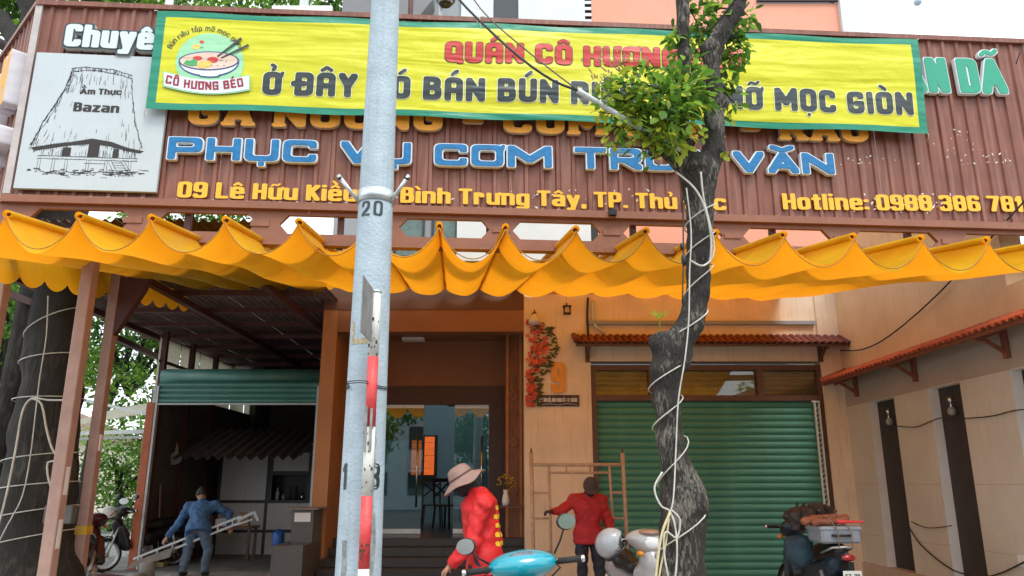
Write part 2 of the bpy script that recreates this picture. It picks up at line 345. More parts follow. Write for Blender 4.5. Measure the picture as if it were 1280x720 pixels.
def fillcells(V, xs, ys, iso=1.0):
    """polygons covering the inside of the letter: whole rows of full cells merged, border cells cut at the outline"""
    I = V < iso; out = []; ny, nx = V.shape
    full = I[:-1, :-1] & I[:-1, 1:] & I[1:, 1:] & I[1:, :-1]; part = (I[:-1, :-1] | I[:-1, 1:] | I[1:, 1:] | I[1:, :-1]) & ~full
    for j in range(ny-1):
        i = 0; row = full[j]
        while i < nx-1:
            if row[i]:
                k = i
                while k < nx-1 and row[k] and k-i < 24: k += 1
                out.append([(xs[i], ys[j]), (xs[k], ys[j]), (xs[k], ys[j+1]), (xs[i], ys[j+1])]); i = k
            else: i += 1
    for j, i in zip(*np.nonzero(part)):
        C = [(i, j), (i+1, j), (i+1, j+1), (i, j+1)]; P = []
        for a in range(4):
            (i0, j0), (i1, j1) = C[a], C[(a+1) % 4]; va, vb = V[j0, i0], V[j1, i1]
            if va < iso: P.append((xs[i0], ys[j0]))
            if (va < iso) != (vb < iso): t = (iso-va)/(vb-va); P.append((xs[i0]+t*(xs[i1]-xs[i0]), ys[j0]+t*(ys[j1]-ys[j0])))
        if len(P) > 2: out.append(P)
    return out
def slab(mb, loops, y0, y1, m=0, ms=None, T=None, back=False):
    """fill loops at front y0, walls back to y1; T maps (x,z,y)->xyz"""
    T = T or (lambda x, z, y: (x, y, z))
    if getattr(loops, 'cells', None) is not None:
        v = []; f = []; ids = {}
        for P in loops.cells:
            q = []
            for p in P:
                k = (round(p[0], 5), round(p[1], 5))
                if k not in ids: ids[k] = len(v); v.append(T(p[0], p[1], y0))
                if not q or q[-1] != ids[k]: q.append(ids[k])
            if len(set(q)) > 2: f.append(q)
        mb.add(v, f, m)
        if y1 is not None:
            for l in loops: n = len(l); mb.add([T(p[0], p[1], y0) for p in l]+[T(p[0], p[1], y1) for p in l], [(i, (i+1) % n, n+(i+1) % n, n+i) for i in range(n)], ms if ms is not None else m)
        return
    flat = [p for l in loops for p in l]
    tri = tessellate_polygon([[Vector((p[0], p[1], 0)) for p in l] for l in loops])
    tri2 = []
    for a, b, c in tri:
        A, B, C = flat[a], flat[b], flat[c]
        ar = (B[0]-A[0])*(C[1]-A[1])-(B[1]-A[1])*(C[0]-A[0])
        if abs(ar) > 1e-9: tri2.append((a, b, c) if ar > 0 else (a, c, b))
    mb.add([T(p[0], p[1], y0) for p in flat], tri2, m)
    if y1 is not None:
        for l in loops:
            n = len(l); mb.add([T(p[0], p[1], y0) for p in l]+[T(p[0], p[1], y1) for p in l], [(i, (i+1) % n, n+(i+1) % n, n+i) for i in range(n)], ms if ms is not None else m)
_lm = {}
def letter_mesh(ch, sty, mats, depth, outline=0.0, proud=.008, key=''):
    """mats: face, side, outline"""
    k = (ch, sty, key, depth, outline)
    if k in _lm: return _lm[k]
    mb = MB()
    if outline > 0:
        slab(mb, glyph(ch, sty, outline), -depth, 0, 2, 1); slab(mb, glyph(ch, sty), -depth-proud, -depth, 0, 0)
    else: slab(mb, glyph(ch, sty), -depth, 0, 0, 1)
    _lm[k] = mb.mesh('letter', mats); return _lm[k]
def text_width(txt, sty):
    S = STY[sty]; return sum(gwidth(c, S)+S['gap'] for c in txt)-S['gap']
def text_line(parent, txt, sty, p0, p1, H, mats, depth, outline=0, key='', name='letter', skip=()):
    """letters standing along p0->p1 (local x,y,z of the baseline ends) fitted to that length"""
    S = STY[sty]; tw = text_width(txt, sty); p0 = Vector(p0); p1 = Vector(p1); L = (p1-p0).length; k = L/tw
    ang = math.atan2(p1.z-p0.z, p1.x-p0.x); x = 0; d = (p1-p0)/L
    for i, ch in enumerate(txt):
        g = gwidth(ch, S)
        if ch != ' ' and i not in skip:
            link(name, letter_mesh(ch, sty, mats, depth, outline, key=key), parent, p0+d*(x*k), (0, -ang, 0), (k, 1, H))
        x += g+S['gap']
# ---------------- surface nets for organic forms ----------------
def grid(lo, hi, h):
    ax = [np.arange(lo[i], hi[i]+h, h) for i in range(3)]
    return ax, np.meshgrid(*ax, indexing='ij')
def nets(V, ax, name, mats, parent=None, loc=(0, 0, 0), rot=(0, 0, 0), matfn=None, smooth=True):
    nx, ny, nz = V.shape; S = [slice(0, -1), slice(1, None)]
    acc = np.zeros((3, nx-1, ny-1, nz-1)); cnt = np.zeros((nx-1, ny-1, nz-1))
    for a in range(3):
        o = [c for c in range(3) if c != a]
        for p in (0, 1):
            for q in (0, 1):
                i0 = [0, 0, 0]; i0[o[0]] = p; i0[o[1]] = q; i1 = list(i0); i1[a] = 1
                va = V[tuple(S[i] for i in i0)]; vb = V[tuple(S[i] for i in i1)]
                mk = (va < 0) != (vb < 0); t = np.where(mk, va/np.where(mk, va-vb, 1), 0)
                for c in range(3): acc[c] += np.where(mk, (t if c == a else i0[c]), 0)
                cnt += mk
    act = cnt > 0; idx = -np.ones(cnt.shape, int); idx[act] = np.arange(act.sum())
    I = np.argwhere(act); h = [a_[1]-a_[0] for a_ in ax]
    vv = np.stack([ax[c][0]+(I[:, c]+acc[c][act]/cnt[act])*h[c] for c in range(3)], 1)
    faces = []
    ins = V < 0
    for a in range(3):
        b, c = (a+1) % 3, (a+2) % 3
        A = np.take(ins, range(0, V.shape[a]-1), a); B = np.take(ins, range(1, V.shape[a]), a); E_ = np.argwhere(A != B)
        E_ = E_[(E_[:, b] > 0) & (E_[:, c] > 0) & (E_[:, b] < V.shape[b]-1) & (E_[:, c] < V.shape[c]-1)]
        def cell(db, dc):
            t = E_.copy(); t[:, b] += db; t[:, c] += dc; return idx[t[:, 0], t[:, 1], t[:, 2]]
        q = np.stack([cell(-1, -1), cell(0, -1), cell(0, 0), cell(-1, 0)], 1)
        s = A[E_[:, 0], E_[:, 1], E_[:, 2]]
        q[~s] = q[~s][:, ::-1]; faces.append(q)
    F_ = np.concatenate(faces); F_ = F_[(F_ >= 0).all(1)]
    me = bpy.data.meshes.new(name); me.from_pydata(vv.tolist(), [], F_.tolist()); me.update()
    for m in (mats if isinstance(mats, (list, tuple)) else [mats]): me.materials.append(m)
    me.polygons.foreach_set('use_smooth', [smooth]*len(F_))
    if matfn is not None:
        c = vv[F_].mean(1); me.polygons.foreach_set('material_index', matfn(c[:, 0], c[:, 1], c[:, 2]).astype(int).tolist())
    return link(name, me, parent, loc, rot)
def cap(Gd, a, b, ra, rb=None):
    rb = ra if rb is None else rb; X, Y, Z = Gd; a = np.array(a, float); b = np.array(b, float); d = b-a; L2 = max(d @ d, 1e-9)
    t = np.clip(((X-a[0])*d[0]+(Y-a[1])*d[1]+(Z-a[2])*d[2])/L2, 0, 1)
    return np.sqrt((X-a[0]-t*d[0])**2+(Y-a[1]-t*d[1])**2+(Z-a[2]-t*d[2])**2)-(ra+(rb-ra)*t)
def elp(Gd, c, r, rot=None):
    X, Y, Z = (g-c_ for g, c_ in zip(Gd, c))
    if rot is not None:
        m = np.array(rot.inverted()); X, Y, Z = m[0, 0]*X+m[0, 1]*Y+m[0, 2]*Z, m[1, 0]*X+m[1, 1]*Y+m[1, 2]*Z, m[2, 0]*X+m[2, 1]*Y+m[2, 2]*Z
    k = np.sqrt((X/r[0])**2+(Y/r[1])**2+(Z/r[2])**2); return (k-1)*min(r)
def smin(a, b, k):
    h = np.clip(.5+.5*(b-a)/k, 0, 1); return b+(a-b)*h-k*h*(1-h)
def U(k, *fs):
    o = fs[0]
    for f in fs[1:]: o = smin(o, f, k)
    return o
def wob(Gd, f, s=0):
    X, Y, Z = Gd; return (np.sin(X*f+1.3+s+2*np.sin(Z*f*.6+s))+np.sin(Y*f*1.1+s*2+1.7*np.sin(X*f*.7))+np.sin(Z*f*.9+.7+s+1.5*np.sin(Y*f*.8)))/3
# ================= ground =================
def struct(o): o['kind'] = 'structure'; return o
struct(MB().box(-60, 60, -40, 3.2, -.3, 0).build('road', M['road']))
struct(MB().box(-60, 60, 3.2, 3.4, -.3, .115).build('kerb', M['concrete']))
pv = struct(MB().box(-60, 60, 3.4, 60, -.3, .1).build('pavement', M['pave']))
m_tile = [mat('paver_%d' % i, c, .8, .15, 5, .2, 50) for i, c in enumerate([(.36, .33, .29), (.31, .29, .26), (.40, .37, .33)])]
tm = [MB().box(-.194, .194, -.194, .194, 0, .018, 0, .006).mesh('paver', m) for m in m_tile]
n_ = 0
for j in range(12):
    for i in range(-11, 12):
        if n_ >= 290: break
        link('paver', tm[random.randrange(3)], pv, (i*.4, 9.3+j*.4, .094+random.random()*.002)); n_ += 1
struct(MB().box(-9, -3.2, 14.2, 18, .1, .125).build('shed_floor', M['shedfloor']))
struct(MB().box(-40, -7.3, 17, 26, .1, .13).build('side_street', mat('pale_road', (.36, .36, .35), .8, .1, 3)))
# ================= shop house =================
house = empty('shop_house', (0, 0, 0), 0, 'peach plastered shop house behind the yellow awning, pink and grey upper floors', 'building')
P_ = M['peach']; FY = 12.5
def wallpart(name, m, *bx):
    b = MB()
    for x in bx: b.box(*x)
    return b.build(name, m, house)
# front wall with shutter opening
wallpart('wall', P_, (.2, 1.30, FY, 14, .1, 4.72), (1.30, 5.13, FY, FY+.3, 3.58, 4.72), (5.13, 5.45, FY, 14, .1, 4.72))
wallpart('corner_pier', P_, (5.10, 5.447, FY-.045, FY-.003, .1, 4.72))
wallpart('ledge', M['greyw'], (1.28, 5.06, FY-.07, FY-.003, 4.19, 4.25))
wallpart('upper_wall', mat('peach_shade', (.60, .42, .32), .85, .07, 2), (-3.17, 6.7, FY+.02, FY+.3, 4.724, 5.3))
wallpart('upper_wall', mat('porch_header_shadow', (.13, .06, .035), .7, .1, 3), (-3.17, .198, FY-.01, FY+.3, 4.453, 4.90))  # very dark base colour carries the shadow above the porch
wallpart('upper_wall', M['peachup'], (1.49, 6.12, FY, FY+.3, 5.3, 10.36), (1.49, 4.6, FY, FY+.3, 10.36, 12))
wallpart('window', mat('dark_window2', (.04, .05, .06), .12, spec=.8), (4.6, 6.12, FY+.1, FY+.14, 10.36, 12))
wallpart('upper_wall', M['greyw'], (-3.1, -.95, FY, FY+.3, 5.3, 12), )
wallpart('upper_wall', M['white'], (-.95, -.35, FY-.06, FY+.3, 5.3, 12), (.12, 1.36, FY-.06, FY+.3, 5.3, 12), (-.35, .12, FY-.06, FY+.3, 5.3, 9.3))
wallpart('column', M['white'], (6.12, 6.42, FY-.1, FY+.5, .1, 12))
wallpart('column', mat('pale_blue_plaster', (.62, .74, .78), .8, .05, 3), (6.42, 6.72, FY+.1, FY+.5, .1, 12))
wallpart('louvre_strip', M['black'], (1.37, 1.48, FY+.02, FY+.2, 5.3, 12))
for k in range(30): wallpart('louvre', M['silver'], (1.36, 1.485, FY-.02, FY+.01, 8.0+k*.13, 8.06+k*.13)) if k % 1 == 0 and 8+k*.13 < 11.9 else None
wallpart('balcony_rail', M['black'], (4.6, 6.11, FY-.06, FY-.01, 10.38, 10.44), (4.6, 6.11, FY-.06, FY-.01, 10.8, 10.86))
wallpart('back_wall', M['greyw'], (-3.1, 6.7, 18.2, 18.4, .1, 12), (6.5, 6.72, 13, 18.2, .1, 12), (-3.1, -2.9, 14.2, 18.2, 4.5, 12))
w = wallpart('window', mat('dark_window', (.03, .035, .04), .12, spec=.8), (-.35, .12, FY+.02, FY+.1, 9.3, 12))
wallpart('air_conditioner', M['white_p'], (-.28, .04, FY-.32, FY-.04, 9.35, 9.6))
for x0, x1, c in ((-2.0, -1.55, 0), (-1.35, -.98, 1)):
    w = wallpart('window', mat('green_window', (.10, .16, .15), .15, .3, 9), (x0, x1, FY-.02, FY+.02, 5.4, 7.6))
    MB().box(x0-.04, x0, FY-.05, FY-.021, 5.4, 7.6).box(x1, x1+.04, FY-.05, FY-.021, 5.4, 7.6).build('window_frame', M['inkdark'], w)
# diagonal stair slab and dark drainpipe against the grey wall
wallpart('drainpipe', M['black'], (-1.78, -1.70, FY-.12, FY-.03, 7.5, 12))
b = MB(); b.poly([(-3.1, 9.55), (-1.9, 9.55), (-1.45, 10.2), (-1.45, 12), (-3.1, 12)], FY-.35, FY-.003); b.build('stair_slab', mat('slab_grey', (.2, .21, .22), .8, .1, 2), house)
# shutter door
m_fr = mat('door_frame_brown', (.12, .062, .04), .5, .2, 8, .1, 40)
dz0, dz1 = .1, 3.52
sd_ = empty('roller_door', (0, FY, 0), 0, 'closed green roller door in a brown frame with glazed transom above, right of the peach pillar', 'door')
b = MB(); b.box(1.302, 1.385, .02, .2, dz0, dz1).box(5.05, 5.128, .02, .2, dz0, dz1).box(1.385, 5.05, .02, .2, dz1-.085, dz1).box(1.385, 5.05, .02, .2, 2.93, 3.02)
b.box(2.26, 2.36, .025, .18, 3.02, dz1-.085).box(4.05, 4.16, .025, .18, 3.02, dz1-.085); b.build('frame', m_fr, sd_)
def slat_mesh(x0, x1, h, m, name='slat'):
    b = MB(); prof = [(0.02, 0), (0.004, h*.12), (-.012, h*.38), (-.012, h*.62), (.004, h*.88), (.02, h)]
    v = [(x, p[0], p[1]) for x in (x0, x1) for p in prof]; n = len(prof)
    b.add(v, [(i, i+1, n+i+1, n+i) for i in range(n-1)], 0, False); return b.mesh(name, m)
m_green = mat('green_roller', (.09, .29, .22), .58, .16, 1.6, .12, 14, streak=.5, streakcol=(.17, .25, .2), spec=.3)
m_tan = mat('tan_roller', (.42, .33, .16), .45, .12, 3, streak=.2)
sh = slat_mesh(1.386, 5.049, .108, m_green)
for k in range(26): link('slat', sh, sd_, (0, .09+random.uniform(-.002, .002), .1+k*.109), (random.uniform(-.03, .03), random.uniform(-.0006, .0006), 0))
MB().box(1.31, 5.12, .22, .26, .1, 3.5).build('light_stop_board', M['black'], sd_)  # unseen board added to stop light leaking between the slats
sh2 = slat_mesh(1.386, 5.049, .085, m_tan)
for k in range(5): link('transom_slat', sh2, sd_, (0, .16, 3.02+k*.085))
m_gl = glass('window_glass', (.9, .93, .9), .97)
for x0, x1 in ((1.387, 2.258), (2.362, 4.048), (4.162, 5.048)):
    MB().box(x0, x1, .10, .106, 3.021, dz1-.086).build('pane', m_gl, sd_)
b = MB(); b.box(4.93, 4.95, -.03, .015, dz0, 2.90).box(5.0, 5.02, -.03, .015, dz0, 2.90)
for k in range(34): b.bar((4.945, -.01, .15+k*.08), (5.005, -.01, .19+k*.08), .012, .012)
b.box(4.90, 5.02, -.03, .015, 2.9, 2.925); b.build('guide_rail', M['white_p'], sd_)
# tile canopies
def tile_mesh(L, w, m):
    b = MB(); n = 6; vs_ = []
    for t in (0, 1):
        for k in range(n+1):
            a = math.pi*k/n; vs_.append((-w/2*math.cos(a)*(1-.12*t), -L*t, .045*math.sin(a)*(1-.1*t)-(0 if t == 0 else 0)))
    for t in (0, 1):
        for k in range(n+1):
            a = math.pi*k/n; vs_.append((-w/2*math.cos(a)*(1-.12*t)*.8, -L*t, .045*math.sin(a)*(1-.1*t)*.72-.004))
    q = n+1; f = [(k, k+1, q+k+1, q+k) for k in range(n)]+[(2*q+k, 3*q+k, 3*q+k+1, 2*q+k+1) for k in range(n)]+[(q+k, q+k+1, 3*q+k+1, 3*q+k) for k in range(n)]
    b.add(vs_, f, 0, True); return b.mesh('roof_tile', m)
def canopy(name, loc, rz, L, depth, drop, tiles, mt, label, brackets, mb_, base=None):
    """local x along the wall, -y outward"""
    t = empty(name, loc, rz, label, 'tiled canopy'); rows = 2; rl = math.hypot(depth, drop)/rows*1.12
    sl_ = math.atan2(drop, depth)
    MB().bar((0, -.02, -.03), (L, -.02, -.03), .05, .06).bar((0, -depth+.04, -drop-.02), (L, -depth+.04, -drop-.02), .05, .05).build('batten', mb_, t)
    b = MB(); b.add([(0, 0, -.005), (L, 0, -.005), (L, -depth, -drop-.005), (0, -depth, -drop-.005)], [(0, 1, 2, 3)]); b.build('board', mb_, t)
    w = L/tiles
    me = [tile_mesh(rl, w*.98, mt), tile_mesh(rl, w*.98, mat(mt.name+'_worn', tuple(c*.75 for c in mt.node_tree.nodes['Principled BSDF'].inputs[0].default_value[:3]), .75, .3, 10, .3, 50))]
    for j in range(rows):
        for i in range(tiles):
            link('roof_tile', me[random.random() < .3], t, ((i+.5)*w, -depth*j/rows*1.0, -drop*j/rows+.014-.012*j+random.uniform(-.003, .003)), (sl_+.02, 0, random.uniform(-.03, .03)))
    for x in brackets:
        b = MB(); b.box(x-.035, x+.035, -.05, -.003, -.42, -.06).bar((x, -.03, -.09), (x, -depth*.85, -drop-.06), .05, .06).bar((x, -.03, -.36), (x, -depth*.6, -drop*.7-.1), .04, .04); b.build('bracket', mb_, t)
    for e, s_ in ((0, -1), (L, 1)):
        b = MB(); b.tube([(e, .0, .04), (e, -depth*1.02, -drop+.035)], .045, 8); b.build('end_tile', mt, t)
    return t
canopy('front_canopy', (1.03, FY, 3.98), 0, 4.47, .42, .17, 40, M['tiledark'], 'narrow dark red tiled canopy over the closed green roller door', (.22, 4.08), m_fr)
canopy('side_canopy', (5.45, 12.35, 3.36), R(-90), 6.6, .42, .16, 56, M['poly'], 'long bright orange tiled canopy along the beige side wall', (.35, 2.15, 4.1), mat('bracket_red', (.22, .07, .04), .6, .15, 6))
# side wall with tall niches
side = empty('side_wall', (5.45, 0, 0), 0, 'long beige side wall with tall dark niches under an orange tiled canopy', 'wall')
m_beige = mat('beige_tile_wall', (.56, .52, .44), .7, .10, 1.0, .12, 20, streak=.35, streakcol=(.38, .31, .26))
m_up = mat('ochre_plaster', (.66, .46, .27), .85, .12, 1.2, .12, 30, streak=.35, streakcol=(.4, .24, .14))
nich = [(11.69, 10.90), (9.97, 9.25), (8.29, 7.6), (6.6, 5.9)]
ys_ = [12.5]+[v for n in nich for v in n]+[3.6]
for a, b_ in zip(ys_[0::2], ys_[1::2]):
    for z0, z1 in ((.44, .855), (.867, 1.595), (1.607, 2.82)):
        MB().box(0, .20, b_+.002, a-.002, z0, z1).build('wall_panel', m_beige, side)
    MB().box(.003, .19, b_+.004, a-.004, .5, 2.8).build('grout_core', mat('pale_grout', (.5, .4, .32), .8), side)
b = MB(); b.box(0.002, .24, 3.6, 12.5, 2.822, 3.36).build('wall_band', mat('grey_band', (.40, .33, .27), .8, .08, 2), side)
MB().box(.0, .24, 8.1, 12.5, 3.362, 5.6).box(0, .24, 3.6, 8.098, 3.362, 3.72).build('upper_plaster', m_up, side)
MB().box(.2, .3, 3.6, 12.5, .1, 3.3).build('wall_core', m_beige, side)
MB().box(-.03, .24, 3.6, 12.5, .1, .438).build('plinth', mat('plinth_beige', (.5, .38, .29), .7, .06, 3, streak=.2), side)
m_jamb = mat('pale_jamb', (.80, .77, .74), .7, .05, 3); m_dark = mat('niche_dark', (.035, .027, .025), .6, .2, 4)
for i, (a, b_) in enumerate(nich):
    n = MB().box(.13, .2, b_, a, .44, 2.82).build('niche', m_dark, side)
    MB().box(.004, .129, a-.004, a+.0, .44, 2.82).build('jamb', m_jamb, n)
    MB().box(.004, .129, b_, b_+.004, .44, 2.82).box(.004, .129, b_+.004, a-.004, 2.812, 2.82).build('lining', m_jamb, n)
for i, y in enumerate((11.25, 9.62)):
    t = empty('wall_lamp', (5.52, y, 2.55), 0, ('round glass wall lamp in the niche nearest the corner', 'round glass wall lamp in the middle niche of the side wall')[i], 'lamp', 'glass lamps in the wall niches')
    MB().lathe([(.0, .12), (.03, .12), (.03, .06), (.015, .05), (.015, .0)], n=12).bar((.0, 0, .08), (.06, 0, .08), .03, .03).build('lamp_arm', M['chrome'], t)
    MB().lathe([(.015, 0), (.04, -.02), (.055, -.055), (.045, -.10), (0, -.115)], n=16).build('glass_shade', mat('frosted_shade', (.38, .36, .34), .2, spec=.6, alpha=.75), t)
# portal porch of the shop
por = empty('entrance_porch', (0, 0, 0), 0, 'orange brown box porch with dark granite steps and glass doors', 'entrance')
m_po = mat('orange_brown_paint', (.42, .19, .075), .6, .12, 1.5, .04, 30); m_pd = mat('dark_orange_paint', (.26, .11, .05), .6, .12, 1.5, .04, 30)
MB().box(-3.17, -2.93, FY, 14.0, .1, 4.45).build('porch_column', m_po, por)
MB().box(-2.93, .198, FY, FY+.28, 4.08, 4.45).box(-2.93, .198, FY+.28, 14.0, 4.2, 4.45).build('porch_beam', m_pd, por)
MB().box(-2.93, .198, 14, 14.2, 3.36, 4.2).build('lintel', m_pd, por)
MB().box(-2.0, -1.6, 13.6, 13.8, 4.14, 4.197).build('ceiling_light', M['white_p'], por)
b = MB(); b.box(-2.93, -2.75, 14.02, 14.15, .75, 3.36).box(-.42, -.12, 14.02, 14.15, .75, 3.36).box(-2.75, -.42, 14.02, 14.15, 3.02, 3.36); b.build('door_frame', mat('dark_red_frame', (.055, .016, .012), .4, .2, 5), por)
b = MB(); b.box(-.12, .19, 13.3, 13.42, .75, 4.2); wp = b.build('carved_panel', mat('carved_wood', (.19, .07, .03), .5, .4, 5, .4, 12, stretch=(2, 2, .6)), por)
b = MB(); b.box(-.10, -.06, 13.28, 13.298, .75, 4.2).box(.13, .17, 13.28, 13.298, .75, 4.2)
for z in (1.5, 2.3, 3.1): b.lathe([(.07, -.005), (.09, 0), (.07, .005)], (.035, 13.29, z), 'y', 16)
b.build('panel_trim', mat('gold_wood', (.42, .17, .05), .5, .2, 8), wp)
ms = M['granite']
for k in range(5):
    z = .75-.13*k; MB().box(-2.95, .198, 13.05-.3*k-(.02 if k else 0), 13.4-.3*k if k else 18, z-.13, z, 0, .008).build('step', ms, por)
m_ped = mat('grey_granite', (.10, .095, .095), .4, .25, 30)
MB().box(-3.30, -2.98, 11.9, 12.47, .76, 1.23).build('pedestal', m_ped, por)
MB().box(-3.38, -2.9, 11.84, 12.48, 1.232, 1.262, 0, .006).build('pedestal_cap', mat('cap_stone', (.2, .17, .15), .5, .2, 20), por)
MB().box(-3.42, -2.975, 11.4, 12.48, .1, .758).build('pedestal_base', m_ped, por)
b = MB().box(-3.26, -3.02, 11.885, 11.897, 1.06, 1.19).build('notice', M['white_p'], por)
# glass doors
gd = glass('door_glass', (.62, .74, .74), .93, .01)
for i, (x0, x1, y) in enumerate(((-2.74, -1.62, 14.1), (-1.05, -.43, 14.14), )):
    t = empty('glass_door', ((x0+x1)/2, y, .76), 0, ('wide frameless glass door leaf left of the doorway', 'narrow frameless glass door leaf at the right jamb')[i], 'door', 'glass doors of the porch')
    w = (x1-x0)/2; MB().box(-w, w, -.006, .006, 0, 2.24).build('pane', gd, t)
    MB().box(-w, w, -.02, .02, 2.2, 2.26).box(-w, w, -.02, .02, 0, .08).build('clamp_rail', M['steel'], t)
    hx = w-.09 if i == 0 else -w+.06 if False else w-.12
    MB().tube([(hx, -.05, .45), (hx, -.05, 1.7)], .016, 8).bar((hx, -.05, .6), (hx, 0, .6), .02, .02).bar((hx, -.05, 1.55), (hx, 0, 1.55), .02, .02).build('handle', M['chrome'], t)
MB().box(-2.73, -1.62, 14.13, 14.14, 2.38, 2.99).build('curtain_reflection', mat('grey_brown_reflection', (.2, .16, .13), .8, .1, 4, stretch=(6, 1, .3)), por)  # panel behind the glass stands for a curtain and a grey brown reflection
# room behind
m_blue = mat('blue_room_wall', (.13, .23, .28), .8, .05, 1)
b = MB(); b.box(-2.93, .2, 18, 18.15, .75, 4.2).box(-2.93, -2.9, 14.2, 18, .75, 4.2).box(.19, .22, 14.2, 18, .75, 4.2).box(-2.93, .2, 14.2, 15.2, 4.0, 4.1); b.build('room_wall', m_blue, por)  # ceiling stops short: open shaft added to let daylight into the room
def q(px, py, Y): return at(px, py, Y)
t = empty('notice_board', (0, 17.9, 0), 0, 'orange and black menu board on the blue back wall inside', 'board')
a = at(512, 544, 17.9); c = at(546, 597, 17.9)
MB().box(a.x, c.x, 0, .04, c.z, a.z).build('backing', M['ink'], t)
for i in range(2):
    for j in range(6):
        x0 = a.x+.06+i*(c.x-a.x-.06)/2; zz = c.z+.06+j*(a.z-c.z-.08)/6
        MB().box(x0, x0+(c.x-a.x)/2-.1, -.008, -.002, zz, zz+(a.z-c.z)/6-.03+.02*random.random()).build('menu_card', mat('glowing_orange_card', (.75, .16, .03), .6, .4, 14, emit=(.9, .16, .03), est=.35), t)  # cards get a faint added glow so they show in the dim room
fp = at(588, 505, 16); t = empty('pendant_fan', (fp.x, 16, fp.z), 0, 'black ceiling fan hanging inside the doorway', 'fan')
MB().tube([(0, 0, .35), (0, 0, -.05)], .012, 6).build('rod', M['black'], t)
MB().lathe([(0, .04), (.06, .03), (.09, -.02), (.06, -.07), (0, -.08)], n=16).build('motor', M['black'], t)
for k in range(5):
    a_ = k*2*math.pi/5+.3; MB().poly([(.08, -.03), (.5, -.06), (.52, .05), (.08, .03)], -.004, .004, ax='z').build('blade', M['inkdark'], t, (0, 0, -.02), (R(10), 0, a_), fix=True)
def chair(x, y, rz, lab):
    t = empty('dining_chair', (x, y, .755), rz, lab, 'chair', 'dark chairs inside the shop'); m = mat('dark_chair', (.025, .018, .016), .5)
    MB().box(-.2, .2, -.2, .2, .43, .46, 0, .01).build('seat', m, t)
    b = MB(); b.bar((-.18, .19, .46), (-.18, .23, .95), .03, .03).bar((.18, .19, .46), (.18, .23, .95), .03, .03).bar((-.18, .23, .93), (.18, .23, .93), .02, .07).bar((-.18, .2, .6), (.18, .225, .88), .02, .03).bar((.18, .2, .6), (-.18, .225, .88), .02, .03); b.build('backrest', m, t)
    for sx in (-1, 1):
        for sy in (-1, 1): MB().bar((sx*.17, sy*.17, .43), (sx*.2, sy*.2, 0), .03, .03).build('leg', m, t)
c1 = at(540, 640, 16.2); chair(c1.x, 16.2, .2, 'dark wooden chair with crossed back seen through the doorway, left of the table'); chair(c1.x+.35, 15.7, 2.6, 'dark wooden chair turned sideways inside the doorway')
t = empty('dining_table', (c1.x+1.1, 16.4, .755), 0, 'dark dining table inside the shop doorway', 'table'); m = MATS['dark_chair']
MB().box(-.45, .45, -.35, .35, .72, .75, 0, .01).build('tabletop', m, t)
for sx in (-1, 1):
    for sy in (-1, 1): MB().box(sx*.4-.02, sx*.4+.02, sy*.3-.02, sy*.3+.02, 0, .72).build('leg', m, t)
# vase with flowers at right jamb, on a shelf
vp = at(632, 632, 12.8); st_ = empty('wall_shelf', (vp.x, 12.8, vp.z-.03), 0, 'small dark wall shelf under the white vase', 'shelf')
MB().box(-.12, .33, -.08, .2, 0, .03).build('shelf_board', M['wood'], st_)
t = empty('flower_vase', (vp.x, 12.8, vp.z), 0, 'white vase of dried yellow flowers beside the doorway', 'vase')
MB().lathe([(0, 0), (.045, 0), (.062, .06), (.05, .14), (.032, .2), (.045, .25), (.035, .245), (.02, .2)], n=18).build('vase_body', M['white_p'], t)
mf = [mat('dried_flower', (.42, .26, .04), .8, .4, 20), mat('dried_leaf', (.10, .11, .03), .8, .3, 20)]
for k in range(26):
    a_ = random.random()*6.28; r_ = random.random()*.16; h = .36+random.random()*.13-.3*r_
    b = MB(); b.tube([(0, 0, .22), (r_*.5*math.cos(a_), r_*.5*math.sin(a_), .32), (r_*math.cos(a_), r_*math.sin(a_), h)], .003, 4, 1)
    b.ell((r_*math.cos(a_), r_*math.sin(a_), h), (.024, .024, .017), 0, 7, 4); b.build('flower_stem', mf, t)
# house number, plaque, bracket lamps, flower decoration
n9 = at(697, 473, FY); t = tag(link('house_number', letter_mesh('9', 'impact', [mat('gold_number', (.75, .33, .05), .4, .1, 9), mat('gold_side', (.35, .15, .03), .5), M['ink']], .03), None, (n9.x-.11, FY, n9.z-.24), (0, 0, 0), (.44, 1, .5)), 'orange raised number 9 on the peach pillar', 'house number')
pa, pb = at(671, 494, FY), at(724, 508, FY)
t = empty('name_plaque', (0, FY, 0), 0, 'small dark plaque with white lettering below the orange number', 'plaque')
MB().box(pa.x, pb.x, -.02, -.002, pb.z, pa.z).build('plate', mat('plaque_plum', (.05, .02, .03), .4, .2, 9), t)
text_line(t, '09 LÊ HỮU KIỀU, BÌNH TRƯNG TÂY - TP. THỦ ĐỨC', 'impact', (pa.x+.03, -.021, pb.z+.07), (pb.x-.03, -.021, pb.z+.07), .062, [M['white_p'], M['white_p'], M['ink']], .002, key='pl')
b = MB(); b.tube([(pa.x+.04, -.024, pb.z+.02), (pa.x+.2, -.024, pb.z+.04), (pa.x+.35, -.024, pb.z+.02), (pa.x+.5, -.024, pb.z+.045), (pb.x-.03, -.024, pb.z+.02)], .004, 4); b.build('plaque_line', M['white_p'], t)
